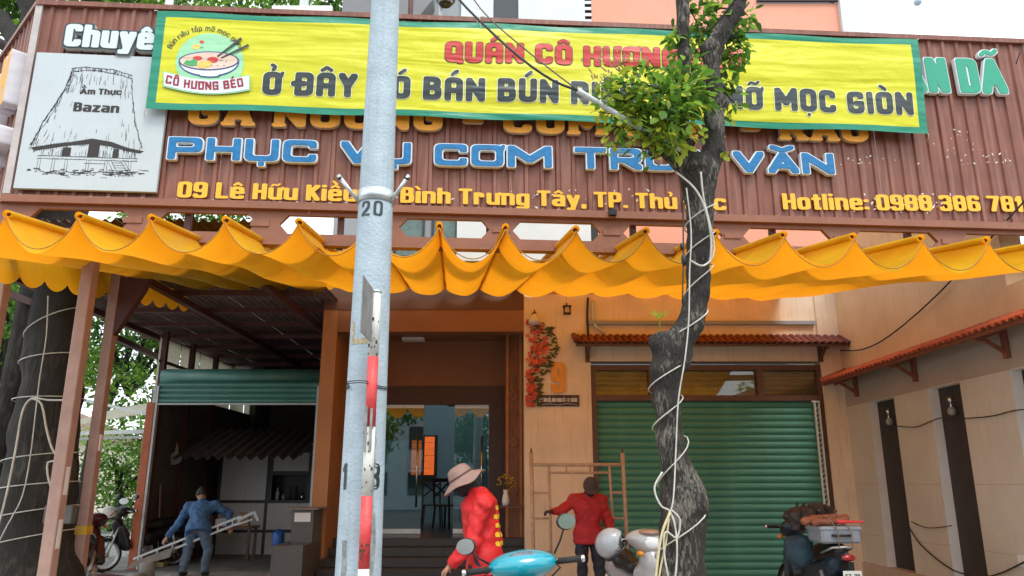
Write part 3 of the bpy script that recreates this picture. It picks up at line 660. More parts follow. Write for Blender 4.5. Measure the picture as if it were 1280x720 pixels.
def bracket_lamp(px, py, shade, lab):
    p = at(px, py, FY-.02); t = empty('bracket_lamp', (p.x, FY-.002, p.z), 0, lab, 'lamp')
    MB().tube([(0, 0, .06), (0, -.12, .1), (0, -.17, .02)], .011, 8).lathe([(.04, 0), (.04, -.01), (0, -.012)], (0, 0, .06), 'y', 12).build('arm', M['ink'], t)
    if shade: MB().lathe([(.03, .03), (.05, 0), (.1, -.08), (.105, -.12), (.07, -.15), (0, -.16)], (0, -.17, 0), n=18).build('shade', mat('opal_shade', (.62, .56, .55), .3), t)
    else:
        b = MB(); b.box(-.06, .06, -.23, -.11, -.1, -.08).box(-.07, .07, -.24, -.10, .02, .04)
        for x in (-.05, .05):
            for y in (-.22, -.12): b.box(x-.008, x+.008, y-.008, y+.008, -.08, .02)
        b.box(-.03, .03, -.2, -.14, -.08, .02, 1); b.build('lantern', [M['ink'], mat('lantern_glass', (.6, .5, .4), .2)], t)
bracket_lamp(668, 397, True, 'round white wall lamp above the red flowers'); bracket_lamp(708, 388, False, 'small black lantern high on the peach pillar')
t = empty('flower_garland', (0, FY-.01, 0), 0, 'red blossom and green leaf wall decoration on the left edge of the pillar', 'wall decoration')
mr = [mat('red_blossom', (.58, .10, .07), .6, .35, 30), mat('orange_blossom', (.75, .13, .06), .6, .3, 30), mat('garland_leaf', (.075, .085, .022), .6, .4, 20)]
for k in range(300):
    f_ = random.random(); py = 402+f_*105; bulge = 27*math.sin(min(1, (f_*1.25+.12))*math.pi)**.6 if f_*1.25+.12 < 1 else 6
    px = 659+abs(random.random())*(8+bulge); p = at(px, py, FY); leaf = (px-659) > (8+bulge)*.72 or random.random() < .52
    if leaf:
        b = MB(); a_ = random.uniform(-.7, .7); L_ = random.uniform(.07, .12)
        b.add([(0, 0, 0), (L_*.5, -.02, .018), (L_, -.006, 0), (L_*.5, -.02, -.018), (L_*.5, -.008, 0)], [(0, 3, 4), (3, 2, 4), (2, 1, 4), (1, 0, 4)]); b.build('leaf', mr[2], t, (p.x, -random.random()*.04, p.z), (0, a_, 0), fix=False)
    else:
        b = MB(); r_ = random.uniform(.03, .052)
        for j in range(6):
            a_ = j*math.pi/3+random.random()*.4; b.add([(0, -.02, 0), (r_*math.cos(a_-.4)*.8, -.03, r_*math.sin(a_-.4)*.8), (r_*math.cos(a_), -.022, r_*math.sin(a_)), (r_*math.cos(a_+.4)*.8, -.03, r_*math.sin(a_+.4)*.8)], [(0, 1, 2, 3)])
        b.build('blossom', mr[random.random() < .35], t, (p.x, -.01-random.random()*.04, p.z), fix=False)
# conduits and cables on the facade
def cable(name, pts, r, m, label, cat='cable', n=6, sub=3, group=None, parent=None):
    P0 = [Vector(p) for p in pts]; out = []
    for i in range(len(P0)-1):      # catmull-rom
        a, b_, c, d = P0[max(i-1, 0)], P0[i], P0[i+1], P0[min(i+2, len(P0)-1)]
        for k in range(sub):
            t_ = k/sub; out.append(.5*((2*b_)+(-a+c)*t_+(2*a-5*b_+4*c-d)*t_*t_+(-a+3*b_-3*c+d)*t_**3))
    out.append(P0[-1]); o = MB().tube(out, r, n).build(name, m, parent)
    return tag(o, label, cat, group) if label else o
cable('conduit', [at(741, 375, FY-.04), at(741, 395, FY-.04), at(745, 408, FY-.05), at(756, 416, FY-.05)], .025, M['zinc'], 'grey bent plastic conduit above the left end of the dark tiled canopy', 'conduit')
cable('wall_wire', [at(735, 372, FY-.03), at(734, 395, FY-.03), at(735, 420, FY-.03), at(733, 445, FY-.03)], .018, M['blackcable'], 'bundle of dark wires running down beside the conduit', 'cable')
cable('wall_wire', [Vector((5.42, 12.4, at(1053, 438, 12.4).z)), Vector((5.41, 11.6, 3.62)), Vector((5.40, 10.7, 3.66)), Vector((5.4, 9.3, 3.95)), Vector((5.4, 7.5, 4.5))], .01, M['blackcable'], 'thin dark wire sagging across the ochre plaster above the orange canopy', 'cable')
X_ = 5.42
cable('wall_wire', [atx(1117, 532, X_), atx(1143, 534, X_), atx(1160, 528, X_), atx(1178, 522, X_), atx(1205, 523, X_), atx(1240, 520, X_), atx(1268, 513, X_), atx(1290, 512, X_)], .007, M['blackcable'], 'dark cable looping across the wall panels at lamp height', 'cable')
cable('wall_wire', [atx(1137, 660, X_), atx(1150, 680, X_), atx(1175, 702, X_), atx(1200, 716, X_), atx(1240, 720, X_), atx(1285, 700, X_)], .009, M['blackcable'], 'dark cable drooping near the foot of the beige wall', 'cable')
cable('wall_wire', [atx(1139, 652, X_), atx(1160, 660, X_), atx(1190, 657, X_)], .006, M['blackcable'], 'short thin wire stub beside the first dark niche', 'cable')
sw = MB().box(5.43, 5.449, atx(1277, 692, 5.45).y-.05, atx(1277, 692, 5.45).y+.05, .75, .87).build('socket', M['white_p']); tag(sw, 'small white socket at the right edge, low on the side wall', 'socket')
# ================= sign structure =================
SY = R(4.6); S = Frame(0, 7.4, SY); SO = (0, 7.4, 0)
XL, XR = -4.97, 6.02; ZB, ZT = 4.36, 6.53
sign = empty('signboard', SO, SY, 'huge brown ribbed metal signboard above the yellow awning, with a side face on the left', 'signboard')
def ztop(x): return 6.50+.009*(x-XL)
def ribsheet(w, h, m, rib=.165, d=.022):
    b = MB(); xs = []; x = 0
    while x < w-1e-6:
        for dx, y in ((0, 0), (.095, 0), (.108, -d), (.142, -d), (.155, 0)):
            if x+dx < w: xs.append((x+dx, y))
        x += rib
    xs.append((w, 0)); n = len(xs)
    b.add([(x_, y, z) for z in (0, h) for x_, y in xs], [(i, i+1, n+i+1, n+i) for i in range(n-1)]); 
    return b.mesh('cladding_sheet', m)
W_ = .99; nS = 11; L0 = XR-XL; wS = L0/nS
cm = ribsheet(wS, 2.15, M['brown'], wS/6.0)
for i in range(nS): link('cladding_sheet', cm, sign, (XL+i*wS, -.002*(i % 2), ZB), (0, 0, 0), (1, 1, (ztop(XL+i*wS+.5)-ZB-.02)/2.15))
MB().box(XL-.03, XR, -.05, .06, -.0, .055).build('top_cap', M['brown'], sign, (0, 0, 6.51), (0, -.009, 0))
MB().box(XL-.03, XR, -.06, .06, 4.27, 4.345).build('bottom_rail', M['beam'], sign)
MB().box(XL-.035, XL+.035, -.035, .03, ZB, 6.5).build('corner_trim', mat('silver_trim', (.45, .40, .38), .4, .2, 5, metal=.3), sign)
b = MB()
for x in np.linspace(XL+.2, XR-.2, 8): b.box(x-.03, x+.03, .06, .12, 3.9, 6.45)
for z in (4.5, 5.5, 6.4): b.box(XL, XR, .12, .17, z, z+.05)
b.build('back_frame', M['maroon'], sign)
# side face running back to the left
cor = S.o+S.u*XL; dirL = Vector((-.713, .701, 0)); yl = math.atan2(.701, -.713)
ic = Matrix.Translation(cor) @ Matrix.Rotation(yl, 4, 'Z'); rel = (Matrix.Translation(SO) @ Matrix.Rotation(SY, 4, 'Z')).inverted() @ ic
def rl(o): o.matrix_basis = rel @ o.matrix_basis; return o
for i in range(4):
    o = link('cladding_sheet', cm, sign, (.02+(i+1)*wS*1.0, .0, ZB), (0, 0, math.pi), (1, 1, .99)); rl(o)
o = MB().box(0, 4, -.06, .05, 6.48, 6.535).build('top_cap', M['brown'], sign); rl(o)
o = MB().box(0, 4, -.06, .05, 4.27, 4.345).build('bottom_rail', M['beam'], sign); rl(o)
lt = empty('side_lettering', tuple(cor), yl, 'thick yellow box letters on the left side face of the sign', 'lettering')
my = mat('yellow_letter', (.78, .36, .02), .5, .12, 8, streak=.25, streakcol=(.5, .3, .1)); ml = mat('letter_side_white', (.62, .6, .66), .5, .1, 8)
for i, (ch, x, z, H) in enumerate((('H', .08, 5.35, .62), ('N', .62, 5.30, .6), ('Ê', 1.25, 5.25, .6), ('P', .10, 4.75, .4), ('V', .6, 4.75, .4))):
    me = letter_mesh(ch, 'impact', [my if i < 3 else mat('blue_letter', (.02, .17, .5), .4, .1, 8), ml, ml], .16, key='side')
    link('letter', me, lt, (x+.4, .0, z), (0, 0, math.pi), (.65, 1, H))
# purlin beam with hexagonal openings
bm_ = empty('lattice_beam', SO, SY, 'long brown beam with pointed hexagonal openings between sign and awning', 'beam')
def hz(px, py): return S.hit(px, py, .02)
segs = [(-30, 20), (37, 163), (198, 320), (350, 470), (499, 612), (640, 750), (778, 902), (927, 1036), (1064, 1169), (1196, 1302)]
z0b, z1b = 3.93, 4.268; zc0, zc1 = 4.03, 4.225; zc = (zc0+zc1)/2
outer = [(XL-.1, z0b), (XR+.4, z0b), (XR+.4, z1b), (XL-.1, z1b)]; loops = [outer]
for a, c in segs:
    xa, xc = hz(a, 280)[0], hz(c, 285)[0]
    if xa < XL+.05: xa = XL+.02
    if xc < xa+.3: continue
    loops.append([(xa, zc), (xa+.085, zc1), (xc-.085, zc1), (xc, zc), (xc-.085, zc0), (xa+.085, zc0)])
b = MB(); slab(b, loops, -.0, .05, 0); slab(b, loops, .05, None, 0); b.build('web_plate', M['beam'], bm_)
MB().box(XL-.1, XR+.4, -.03, .08, 3.905, 3.935).build('lower_rail', M['beam'], bm_)
for px in (166, 325, 478, 626, 764, 914, 1050, 1183):
    x = hz(px, 285)[0]; MB().box(x-.09, x+.09, -.012, -.002, zc-.03, zc+.03).build('splice_plate', M['beam'], bm_)
for i, px in enumerate((715, 766)):
    x, z = S.hit(px, 264, -.09); 
MB().box(x-.04, x+.04, -.10, -.061, z-.04, z+.02).build('lamp_holder', M['black'], bm_)
# steel posts
def steel_post(x, y, z1, w, m, label, dark=None, z0=.1, extra=None):
    t = empty('steel_post', (x, y, z0), 0, label, 'post', 'steel posts carrying the sign and shed roof')
    MB().box(-w/2, w/2, -w/2, w/2, .02, z1-z0, 0, .008).build('column', m, t)
    MB().box(-w, w, -w, w, 0, .018).build('base_plate', M['maroon'], t); return t
pxm = lambda px, py, Y: at(px, py, Y)
p = at(70, 650, 7.75); t1 = steel_post(p.x-.015, 7.75, 4.0, .125, M['post'], 'thick pinkish brown steel post in front of the big trunk')
for z in (1.55, 1.05): MB().box(.063, .067, -.03, .03, z-.15, z+.12).build('peeled_sticker', M['white_p'], t1)
p = at(113, 600, 9.6); t2 = steel_post(p.x, 9.6, 4.3, .125, M['post'], 'second steel post with a yellow tape band')
MB().box(-.072, .072, -.072, .072, .92, 1.02).build('tape_band', mat('yellow_tape', (.6, .38, .04), .5), t2)
MB().box(.063, .08, -.04, .01, 1.9, 2.1).build('white_clip', M['white_p'], t2)
b = MB(); b.poly([(.0, 3.3), (.0, 4.1), (.42, 4.15), (.36, 3.95), (.1, 3.45)], -.05, .05); b.build('gusset', M['maroon'], t2, (0.03, 0, 0))
p = at(178, 600, 14.5); t3 = steel_post(p.x+.02, 14.5, 3.1, .15, M['postor'], 'orange primed post at the left jamb of the half open roller shutter')
p = at(0, 400, 7.7); steel_post(p.x-.04, 7.7, 4.0, .12, M['post'], 'pale steel post cut by the left edge of the photo')
# ================= lettering on the sign =================
def line(name, txt, sty, x0, y0, x1, y1, Hpx, n, mats, depth, outline, label, key, skip=()):
    t = empty(name, SO, SY, label, 'lettering'); a = S.hit(x0, y0, n); c = S.hit(x1, y1, n)
    top = S.hit(x0, y0-Hpx, n)[1]; text_line(t, txt, sty, (a[0], n, a[1]), (c[0], n, c[1]), top-a[1], mats, depth, outline, key, skip=skip); return t
mo = mat('orange_letter', (.80, .33, .015), .5, .14, 7, streak=.2, streakcol=(.45, .25, .08)); mos = mat('orange_letter_side', (.45, .38, .30), .6, .1, 6)
mw = mat('white_letter', (.60, .68, .70), .45, .06, 7, streak=.1); mk = mat('navy_edge', (.03, .05, .06), .5); mgs = mat('letter_edge_grey', (.55, .55, .55), .5, .1, 5)
mgr = mat('green_letter', (.02, .32, .20), .45, .06, 5); mbl = mat('blue_letter_face', (.0, .15, .38), .6, .25, 6, streak=.3, streakcol=(.04, .26, .5)); mwo = mat('letter_rim_white', (.72, .77, .80), .45, .05, 7, streak=.1)
myl = mat('yellow_vinyl', (.85, .45, .02), .45, .08, 9, streak=.12, streakcol=(.5, .42, .3))
line('sign_lettering', 'Chuyên', 'impact', 83, 62, 216, 68, 28, -.03, [mw, mgs, mk], .06, .075, 'white Chuyên letters with dark edge at the top left of the sign', 'chu')
line('sign_lettering', 'DÂN DÃ', 'impact', 1096, 117, 1257, 120, 43, -.03, [mgr, mwo, mwo], .05, .025, 'green DÃN DÃ style letters with white rim at the right end'.replace('DÃN DÃ style', 'DÂN DÃ'), 'dan')
line('sign_lettering', 'GÀ NƯỚNG - CƠM LAM - RAU', 'serif', 236, 158, 1084, 180, 34, -.03, [mo, mos, mos], .05, .0, 'row of orange rounded letters half hidden below the yellow banner', 'ga')
line('sign_lettering', 'PHỤC VỤ CƠM TRƯA VĂN', 'wide', 211, 201, 1041, 220, 27, -.03, [mbl, mwo, mwo], .05, .042, 'row of wide blue letters with white rims in the middle of the sign', 'phuc')
line('sign_lettering', '09 Lê Hữu Kiều, P. Bình Trưng Tây, TP. Thủ Đức', 'fat', 221, 247, 908, 263, 20, -.026, [myl, myl, myl], .008, .0, 'yellow address line along the bottom of the sign', 'addr')
line('sign_lettering', 'Hotline: 0988 386 781', 'fat', 979, 262, 1281, 265, 20, -.026, [myl, myl, myl], .008, .0, 'yellow telephone line at the bottom right of the sign', 'hot')
# peeled scraps and scratches round the vinyl letters
b = MB(); ms_ = mat('peeled_white', (.66, .66, .62), .6, .1, 20)
rs = random.Random(3)
for k in range(215):
    u = rs.random()
    if k < 90: px, py = rs.gauss(1125, 38), rs.gauss(255, 6)
    elif k < 170: px, py = rs.uniform(225, 860), rs.gauss(243+.017*500*u, 6)
    elif k < 200: px, py = rs.uniform(1050, 1265), rs.uniform(192, 206)
    else: px, py = rs.uniform(1165, 1265), rs.uniform(160, 200)
    x, z = S.hit(px, min(py, 266), -.024); s_ = rs.uniform(.004, .018) if k < 170 else rs.uniform(.006, .014); a_ = rs.random()*3
    w1, w2 = s_*rs.uniform(.6, 2.2), s_*rs.uniform(.3, .8)
    P4 = [(w1, 0), (0, w2), (-w1*.8, w2*.2), (-w1*.1, -w2)]
    b.add([(x+math.cos(a_)*p_[0]-math.sin(a_)*p_[1], -.0238-rs.random()*.002, z+math.sin(a_)*p_[0]+math.cos(a_)*p_[1]) for p_ in P4], [(0, 1, 2, 3)])
o = b.build('peeled_adhesive', ms_, sign); o['kind'] = 'stuff'
# ================= hut poster =================
po = empty('hut_poster', SO, SY, 'white square board with an ink drawing of a stilt hut, left on the sign', 'sign board')
px0, px1, pz0, pz1 = -4.89, -3.54, 4.40, 5.89
MB().box(px0, px1, -.075, -.03, pz0, pz1, 0, .004).build('panel', M['board'], po)
def pp(u, v): return (px0+u*(px1-px0), pz0+v*(pz1-pz0))
b = MB(); rs = random.Random(5); YY = -.0765
def ln(p, q_, w=.006):
    a = Vector(pp(*p)); c = Vector(pp(*q_)); d = (c-a)
    if d.length < 1e-5: return
    n = Vector((-d.y, d.x)).normalized()*w/2; y = YY-rs.random()*.0006
    b.add([(a.x+n.x*.5, y, a.y+n.y*.5), (a.x-n.x*.5, y, a.y-n.y*.5), (c.x-n.x, y, c.y-n.y), (c.x+n.x, y, c.y+n.y)], [(0, 1, 2, 3)])
def pl(pts, w=.006, j=.0):
    for p, q_ in zip(pts[:-1], pts[1:]):
        n = max(1, int(math.hypot(q_[0]-p[0], q_[1]-p[1])/.03)); prev = p
        for k in range(1, n+1):
            t = k/n; c = (p[0]+(q_[0]-p[0])*t+rs.uniform(-j, j), p[1]+(q_[1]-p[1])*t+rs.uniform(-j, j)); ln(prev, c, w*rs.uniform(.6, 1.3)); prev = c
top = [(.27, .885), (.38, .90), (.5, .895), (.62, .88), (.72, .85)]; top2 = [(.29, .865), (.4, .875), (.52, .868), (.62, .85), (.71, .825)]
for t_ in (top, top2): pl(t_, .010, .004)
for k in range(40):
    f_ = rs.random()*.97; i = int(f_*4); g_ = f_*4-i; x = top[i][0]+(top[i+1][0]-top[i][0])*g_; y = top[i][1]+(top[i+1][1]-top[i][1])*g_; ln((x, y), (x+rs.uniform(-.015, .015), y-.03), .006)
Ls = [(.28, .88), (.26, .78), (.2, .62), (.12, .45), (.07, .31)]; Rs = [(.72, .83), (.74, .7), (.79, .5), (.86, .31)]
pl(Ls, .016, .006); pl([(x+.015, y) for x, y in Ls], .007, .008); pl(Rs, .010, .006)
for k in range(110):      # straw strokes
    s_ = rs.random(); side_ = rs.random()
    if side_ < .45: i = int(s_*4*.999); g_ = s_*4-i; x = Ls[i][0]+(Ls[i+1][0]-Ls[i][0])*g_+rs.random()**2*.13; y = Ls[i][1]+(Ls[i+1][1]-Ls[i][1])*g_; dx = -.02
    elif side_ < .7: i = int(s_*3*.999); g_ = s_*3-i; x = Rs[i][0]+(Rs[i+1][0]-Rs[i][0])*g_-rs.random()**2*.1; y = Rs[i][1]+(Rs[i+1][1]-Rs[i][1])*g_; dx = .01
    elif side_ < .85: x = rs.uniform(.3, .7); y = rs.uniform(.8, .86); dx = 0
    else: x = rs.uniform(.2, .8); y = rs.uniform(.36, .44); dx = 0
    ln((x, y), (x+dx*rs.random(), y-rs.uniform(.02, .07)), rs.uniform(.003, .007))
# eave arch, dark underside, floor, stilts, stairs
arch = [(.07, .29), (.2, .315), (.35, .34), (.5, .37), (.64, .35), (.76, .31), (.88, .29)]; low = [(.11, .27), (.22, .29), (.36, .315), (.5, .33), (.64, .315), (.76, .285), (.85, .272)]
for (a, c, d, e) in zip(arch[:-1], arch[1:], low[1:], low[:-1]): b.add([(pp(*p)[0], YY, pp(*p)[1]) for p in (a, c, d, e)], [(0, 1, 2, 3)])
for k in range(90):
    x = rs.uniform(.08, .86); y = .29+.06*math.sin((x-.07)/.8*math.pi); ln((x, y), (x+rs.uniform(-.012, .012), y-rs.uniform(.01, .05)), .006)
for x0, x1, z0, z1 in ((.3, .36, .235, .3), (.48, .56, .235, .33), (.66, .7, .235, .3)): b.add([(pp(p, q_)[0], YY-.0002, pp(p, q_)[1]) for p, q_ in ((x0, z0), (x1, z0), (x1, z1), (x0, z1))], [(0, 1, 2, 3)])
for z in (.235, .215): pl([(.13, z), (.84, z)], .008, .002)
for k in range(60): x = rs.uniform(.14, .83); ln((x, .235), (x, .235+rs.uniform(.02, .06)), .004)
for x in (.15, .25, .34, .49, .62, .79):
    for d in (-.009, .009): ln((x+d, .215), (x+d, .125), .005)
pl([(.46, .19), (.62, .19)], .006)
for d in (0, .025): pl([(.63+d, .215), (.70+d, .10)], .006); pl([(.72+d, .215), (.80+d, .105)], .006)
for k in range(6): ln((.66+k*.013, .2-k*.018), (.74+k*.013, .2-k*.018), .006)
for k in range(120): x = rs.uniform(.07, .9); w_ = rs.uniform(.01, .05); z = .125+rs.gauss(0, .012); ln((x, z), (x+w_, z+rs.uniform(-.004, .004)), rs.uniform(.005, .013))
b.build('hut_drawing', M['ink'], po)
a, c = pp(.36, .695), pp(.66, .70); text_line(po, 'Ẩm Thực', 'fat', (a[0], -.0765, a[1]), (c[0], -.0765, c[1]), .065, [M['ink']]*3, .002, key='ink')
a, c = pp(.33, .565), pp(.66, .565); text_line(po, 'Bazan', 'fat', (a[0], -.0765, a[1]), (c[0], -.0765, c[1]), .10, [M['ink']]*3, .002, key='ink')
# ================= yellow banner =================
bn = empty('banner', SO, SY, 'long bright yellow cloth banner with green border, tied across the sign', 'banner')
NB = -.17; c00, c10, c01, c11 = [S.hit(*p, NB) for p in ((182, 135), (1160, 166), (197, 14), (1147, 50))]
def bw(u, v):      # cloth relief
    e = math.sin(math.pi*min(1, max(0, v)))*(.12+.88*min(1, max(0, (u-.14)/.1)))
    return NB+.012*math.sin(u*22+v*1.5)*e+.008*math.sin(u*51-v*3+1)*e-.02*math.sin(math.pi*u)*e
def bp(u, v, lift=0):
    w = .010*math.sin(u*33+.4)*(1 if v > .5 else -1)*abs(2*v-1)**4
    x = (c00[0]*(1-u)+c10[0]*u)*(1-v)+(c01[0]*(1-u)+c11[0]*u)*v; z = (c00[1]*(1-u)+c10[1]*u)*(1-v)+(c01[1]*(1-u)+c11[1]*u)*v
    return (x, bw(u, v)-lift, z+w)
def cloth_mat(name, col, rough=.42):
    m = bpy.data.materials.new(name); m.use_nodes = True; n = m.node_tree; L = n.links.new; p = n.nodes['Principled BSDF']; p.inputs['Base Color'].default_value = (*col, 1); p.inputs['Roughness'].default_value = rough
    tc = n.nodes.new('ShaderNodeTexCoord'); prev = None
    for ang, sc, st, amt, dist in ((13, (.35, 1, 3.0), 1, .5, 1.2), (-24, (.6, 1, 3.6), 1, .4, 2.0), (0, (4, 1, 4), 1, .12, 1)):
        mp = n.nodes.new('ShaderNodeMapping'); mp.inputs['Rotation'].default_value = (0, R(ang), 0); mp.inputs['Scale'].default_value = sc; L(tc.outputs['Object'], mp.inputs[0])
        nz = n.nodes.new('ShaderNodeTexNoise'); nz.inputs['Scale'].default_value = 1; nz.inputs['Detail'].default_value = 2.5; nz.inputs['Distortion'].default_value = .6; L(mp.outputs[0], nz.inputs[0])
        b_ = n.nodes.new('ShaderNodeBump'); b_.inputs['Strength'].default_value = amt; b_.inputs['Distance'].default_value = .10; L(nz.outputs[0], b_.inputs['Height'])
        if prev: L(prev.outputs[0], b_.inputs['Normal'])
        prev = b_
    L(prev.outputs[0], p.inputs['Normal']); return m
m_y, m_g = cloth_mat('banner_yellow', (.58, .57, .0)), cloth_mat('banner_green', (.0, .22, .13)); m_red, m_bk, m_cr = cloth_mat('print_red', (.48, .015, .015)), cloth_mat('print_charcoal', (.018, .03, .035)), cloth_mat('print_cream', (.78, .80, .45))
NU, NV = 150, 16; us = [0, .011]+list(np.linspace(.011, .989, NU))[1:]+[1]; vv_ = [0, .062]+list(np.linspace(.062, .938, NV))[1:]+[1]
b = MB(); n2 = len(vv_)
b.add([bp(u, v) for u in us for v in vv_], [(i*n2+j, (i+1)*n2+j, (i+1)*n2+j+1, i*n2+j+1) for i in range(len(us)-1) for j in range(n2-1)], 0, True)
k = 0
for i in range(len(us)-1):
    for j in range(n2-1): b.m[k] = 1 if (i == 0 or i == len(us)-2 or j == 0 or j == n2-2) else 0; k += 1
b.build('cloth', [m_y, m_g], bn, fix=False)
def buv(px, py):
    x, z = S.hit(px, py, NB-.01); u, v = .5, .5
    for _ in range(12):
        p = bp(u, v); u += (x-p[0])/(c10[0]-c00[0]); v += (z-p[2])/(c01[1]-c00[1])
    return u, v
Wb, Hb = c10[0]-c00[0], c01[1]-c00[1]
def btext(txt, sty, p0, p1, Hpx, mats, outline, lift=.004, skip=()):
    (u0, v0), (u1, v1) = buv(*p0), buv(*p1); vt = buv(p0[0], p0[1]-Hpx)[1]-v0; Sx = STY[sty]; tw = text_width(txt, sty); x = 0; k_ = (u1-u0)/tw
    for ch in txt:
        if ch != ' ':
            mb = MB()
            for gr, mi, lf in (((outline, 1, lift), (0, 0, lift+.004)) if outline else ((0, 0, lift),)):
                def T(a, z, y, lf=lf): u = u0+(x+a)*k_; return bp(u, v0+(v1-v0)*(u-u0)/(u1-u0)+z*vt, lf)
                slab(mb, glyph(ch, sty, gr), 0, None, mi, T=T)
            mb.build('letter', mats, bn, fix=False)
        x += gwidth(ch, Sx)+Sx['gap']
btext('QUÁN CÔ HƯƠNG BÉO', 'banner', (556, 78), (930, 88), 26, [m_red, m_bk], .022)
btext('Ở ĐÂY CÓ BÁN BÚN RIÊU TÓP MỠ MỌC GIÒN', 'banner', (327, 118), (1143, 144), 29, [m_bk, m_cr], .03)
# round logo printed on the banner
def blob(pts, m, lift, name='printed_shape'):
    mb = MB(); slab(mb, [[buv(*p) for p in pts]], 0, None, 0, T=lambda u, v, y: bp(u, v, lift)); mb.build(name, m, bn, fix=False)
el = lambda cx, cy, a, c, t0=0, t1=2*math.pi, n=28: [(cx+a*math.cos(t0+(t1-t0)*k/n), cy-c*math.sin(t0+(t1-t0)*k/n)) for k in range(n+(0 if abs(t1-t0-2*math.pi) < .01 else 1))]
m_mint, m_bowl, m_navy, m_broth = cloth_mat('print_mint', (.30, .62, .36)), cloth_mat('print_white', (.70, .76, .80)), cloth_mat('print_navy', (.03, .07, .22)), cloth_mat('print_broth', (.70, .52, .42))
m_leaf, m_tom, m_or, m_mar = cloth_mat('print_leaf', (.05, .33, .10)), cloth_mat('print_tomato', (.62, .05, .03)), cloth_mat('print_orange', (.72, .50, .10)), cloth_mat('print_maroon', (.30, .01, .03))
blob(el(262, 78, 43, 37), m_mint, .004)
blob(el(261, 77, 38, 19, math.pi, 2*math.pi), m_navy, .006, 'bowl'); blob(el(261, 77, 36.5, 17, math.pi, 2*math.pi), m_bowl, .008, 'bowl')
blob([(246, 92), (277, 93), (273, 96.5), (262, 97), (250, 96)], m_navy, .007, 'bowl_foot'); blob([(248, 91.5), (275, 92.5), (271, 95), (262, 95.5), (251, 94.5)], m_bowl, .009, 'bowl_foot')
blob(el(261, 76, 38, 12), m_navy, .010, 'bowl_rim'); blob(el(261, 76, 36, 10.5), m_broth, .012, 'soup')
blob([(229, 80), (233, 75), (238, 76), (243, 73), (247, 77), (246, 82), (240, 83), (235, 82)], m_leaf, .014, 'herb'); blob(el(247, 73, 6, 3), m_tom, .013, 'tomato'); blob(el(266, 75, 7, 4), m_tom, .0135, 'tomato')
blob(el(253, 81, 6, 4.5), m_or, .015, 'slice'); blob(el(260, 80, 5, 4), m_or, .0145, 'slice'); blob(el(245, 58, 5, 3.4), m_or, .006, 'garnish'); blob(el(252, 52, 3, 2), m_tom, .0062, 'garnish'); blob(el(252, 59, 2, 1), m_leaf, .0064, 'garnish')
for k in range(9): blob(el(262+k*2.6, 78+math.sin(k*2)*4, 1, .5, n=8), m_navy, .0148, 'noodle_fleck')
for x0, y0, x1, y1 in ((271, 70.5, 302, 49), (276, 72, 311, 57.5)):
    blob([(x0, y0), (x1-1, y1-2), (x1+1.2, y1+.6), (x0+1.4, y0+1.2)], m_bk, .016, 'chopstick')
rib = [(204+i*109/12, 89+7.2*math.sin(i/12*math.pi)+i*.42) for i in range(13)]
blob(rib+[(x, y+19.5) for x, y in rib[::-1]], m_mint, .017, 'ribbon'); rib2 = [(205.5+i*106/12, 90.5+7.2*math.sin(i/12*math.pi)+i*.42) for i in range(13)]
blob(rib2+[(x, y+16.5) for x, y in rib2[::-1]], m_bowl, .019, 'ribbon')
def arctext(txt, sty, f, Hpx, m, wpx, lift):
    """f(t)->(px,py,angle) along the arc"""
    tw = text_width(txt, sty); x = 0; Sx = STY[sty]
    for ch in txt:
        gw = gwidth(ch, Sx)
        if ch != ' ':
            mb = MB(); X0, Y0, a_ = f((x+gw/2)/tw)
            def T(u, z, y, X0=X0, Y0=Y0, a_=a_, gw=gw):
                ux, uz = (u-gw/2)*wpx/tw, z*Hpx; return bp(*buv(X0+ux*math.cos(a_)-uz*math.sin(a_)*-1*-1, Y0-ux*math.sin(a_)-uz*math.cos(a_)), lift)
            slab(mb, glyph(ch, sty), 0, None, 0, T=T); mb.build('letter', m, bn, fix=False)
        x += gw+Sx['gap']
arctext('CÔ HƯƠNG BÉO', 'tag', lambda t: (207+t*98+0, 106-3+8*math.sin((t*.9+.05)*math.pi)+t*4, -.16*math.cos(t*math.pi)), 10.5, m_mar, 97, .022)
arctext('Bún riêu tóp mỡ mọc giòn', 'thin', lambda t: (256+46*math.sin(R(-66+t*130)), 77-38*math.cos(R(-66+t*130))-1, R(66-t*130)), 6.5, m_bk, 104, .005)
# banner ties
b = MB()
for u, v, dx, dz in ((0, 1, -.1, .08), (1, 1, .1, .08), (0, 0, -.06, -.05), (1, 0, .06, -.05)):
    p = Vector(bp(u, v)); b.tube([p, p+Vector((dx*.5, .05, dz*.5)), p+Vector((dx, .15, dz))], .004, 5)
b.build('tie_cord', M['white_p'], bn)
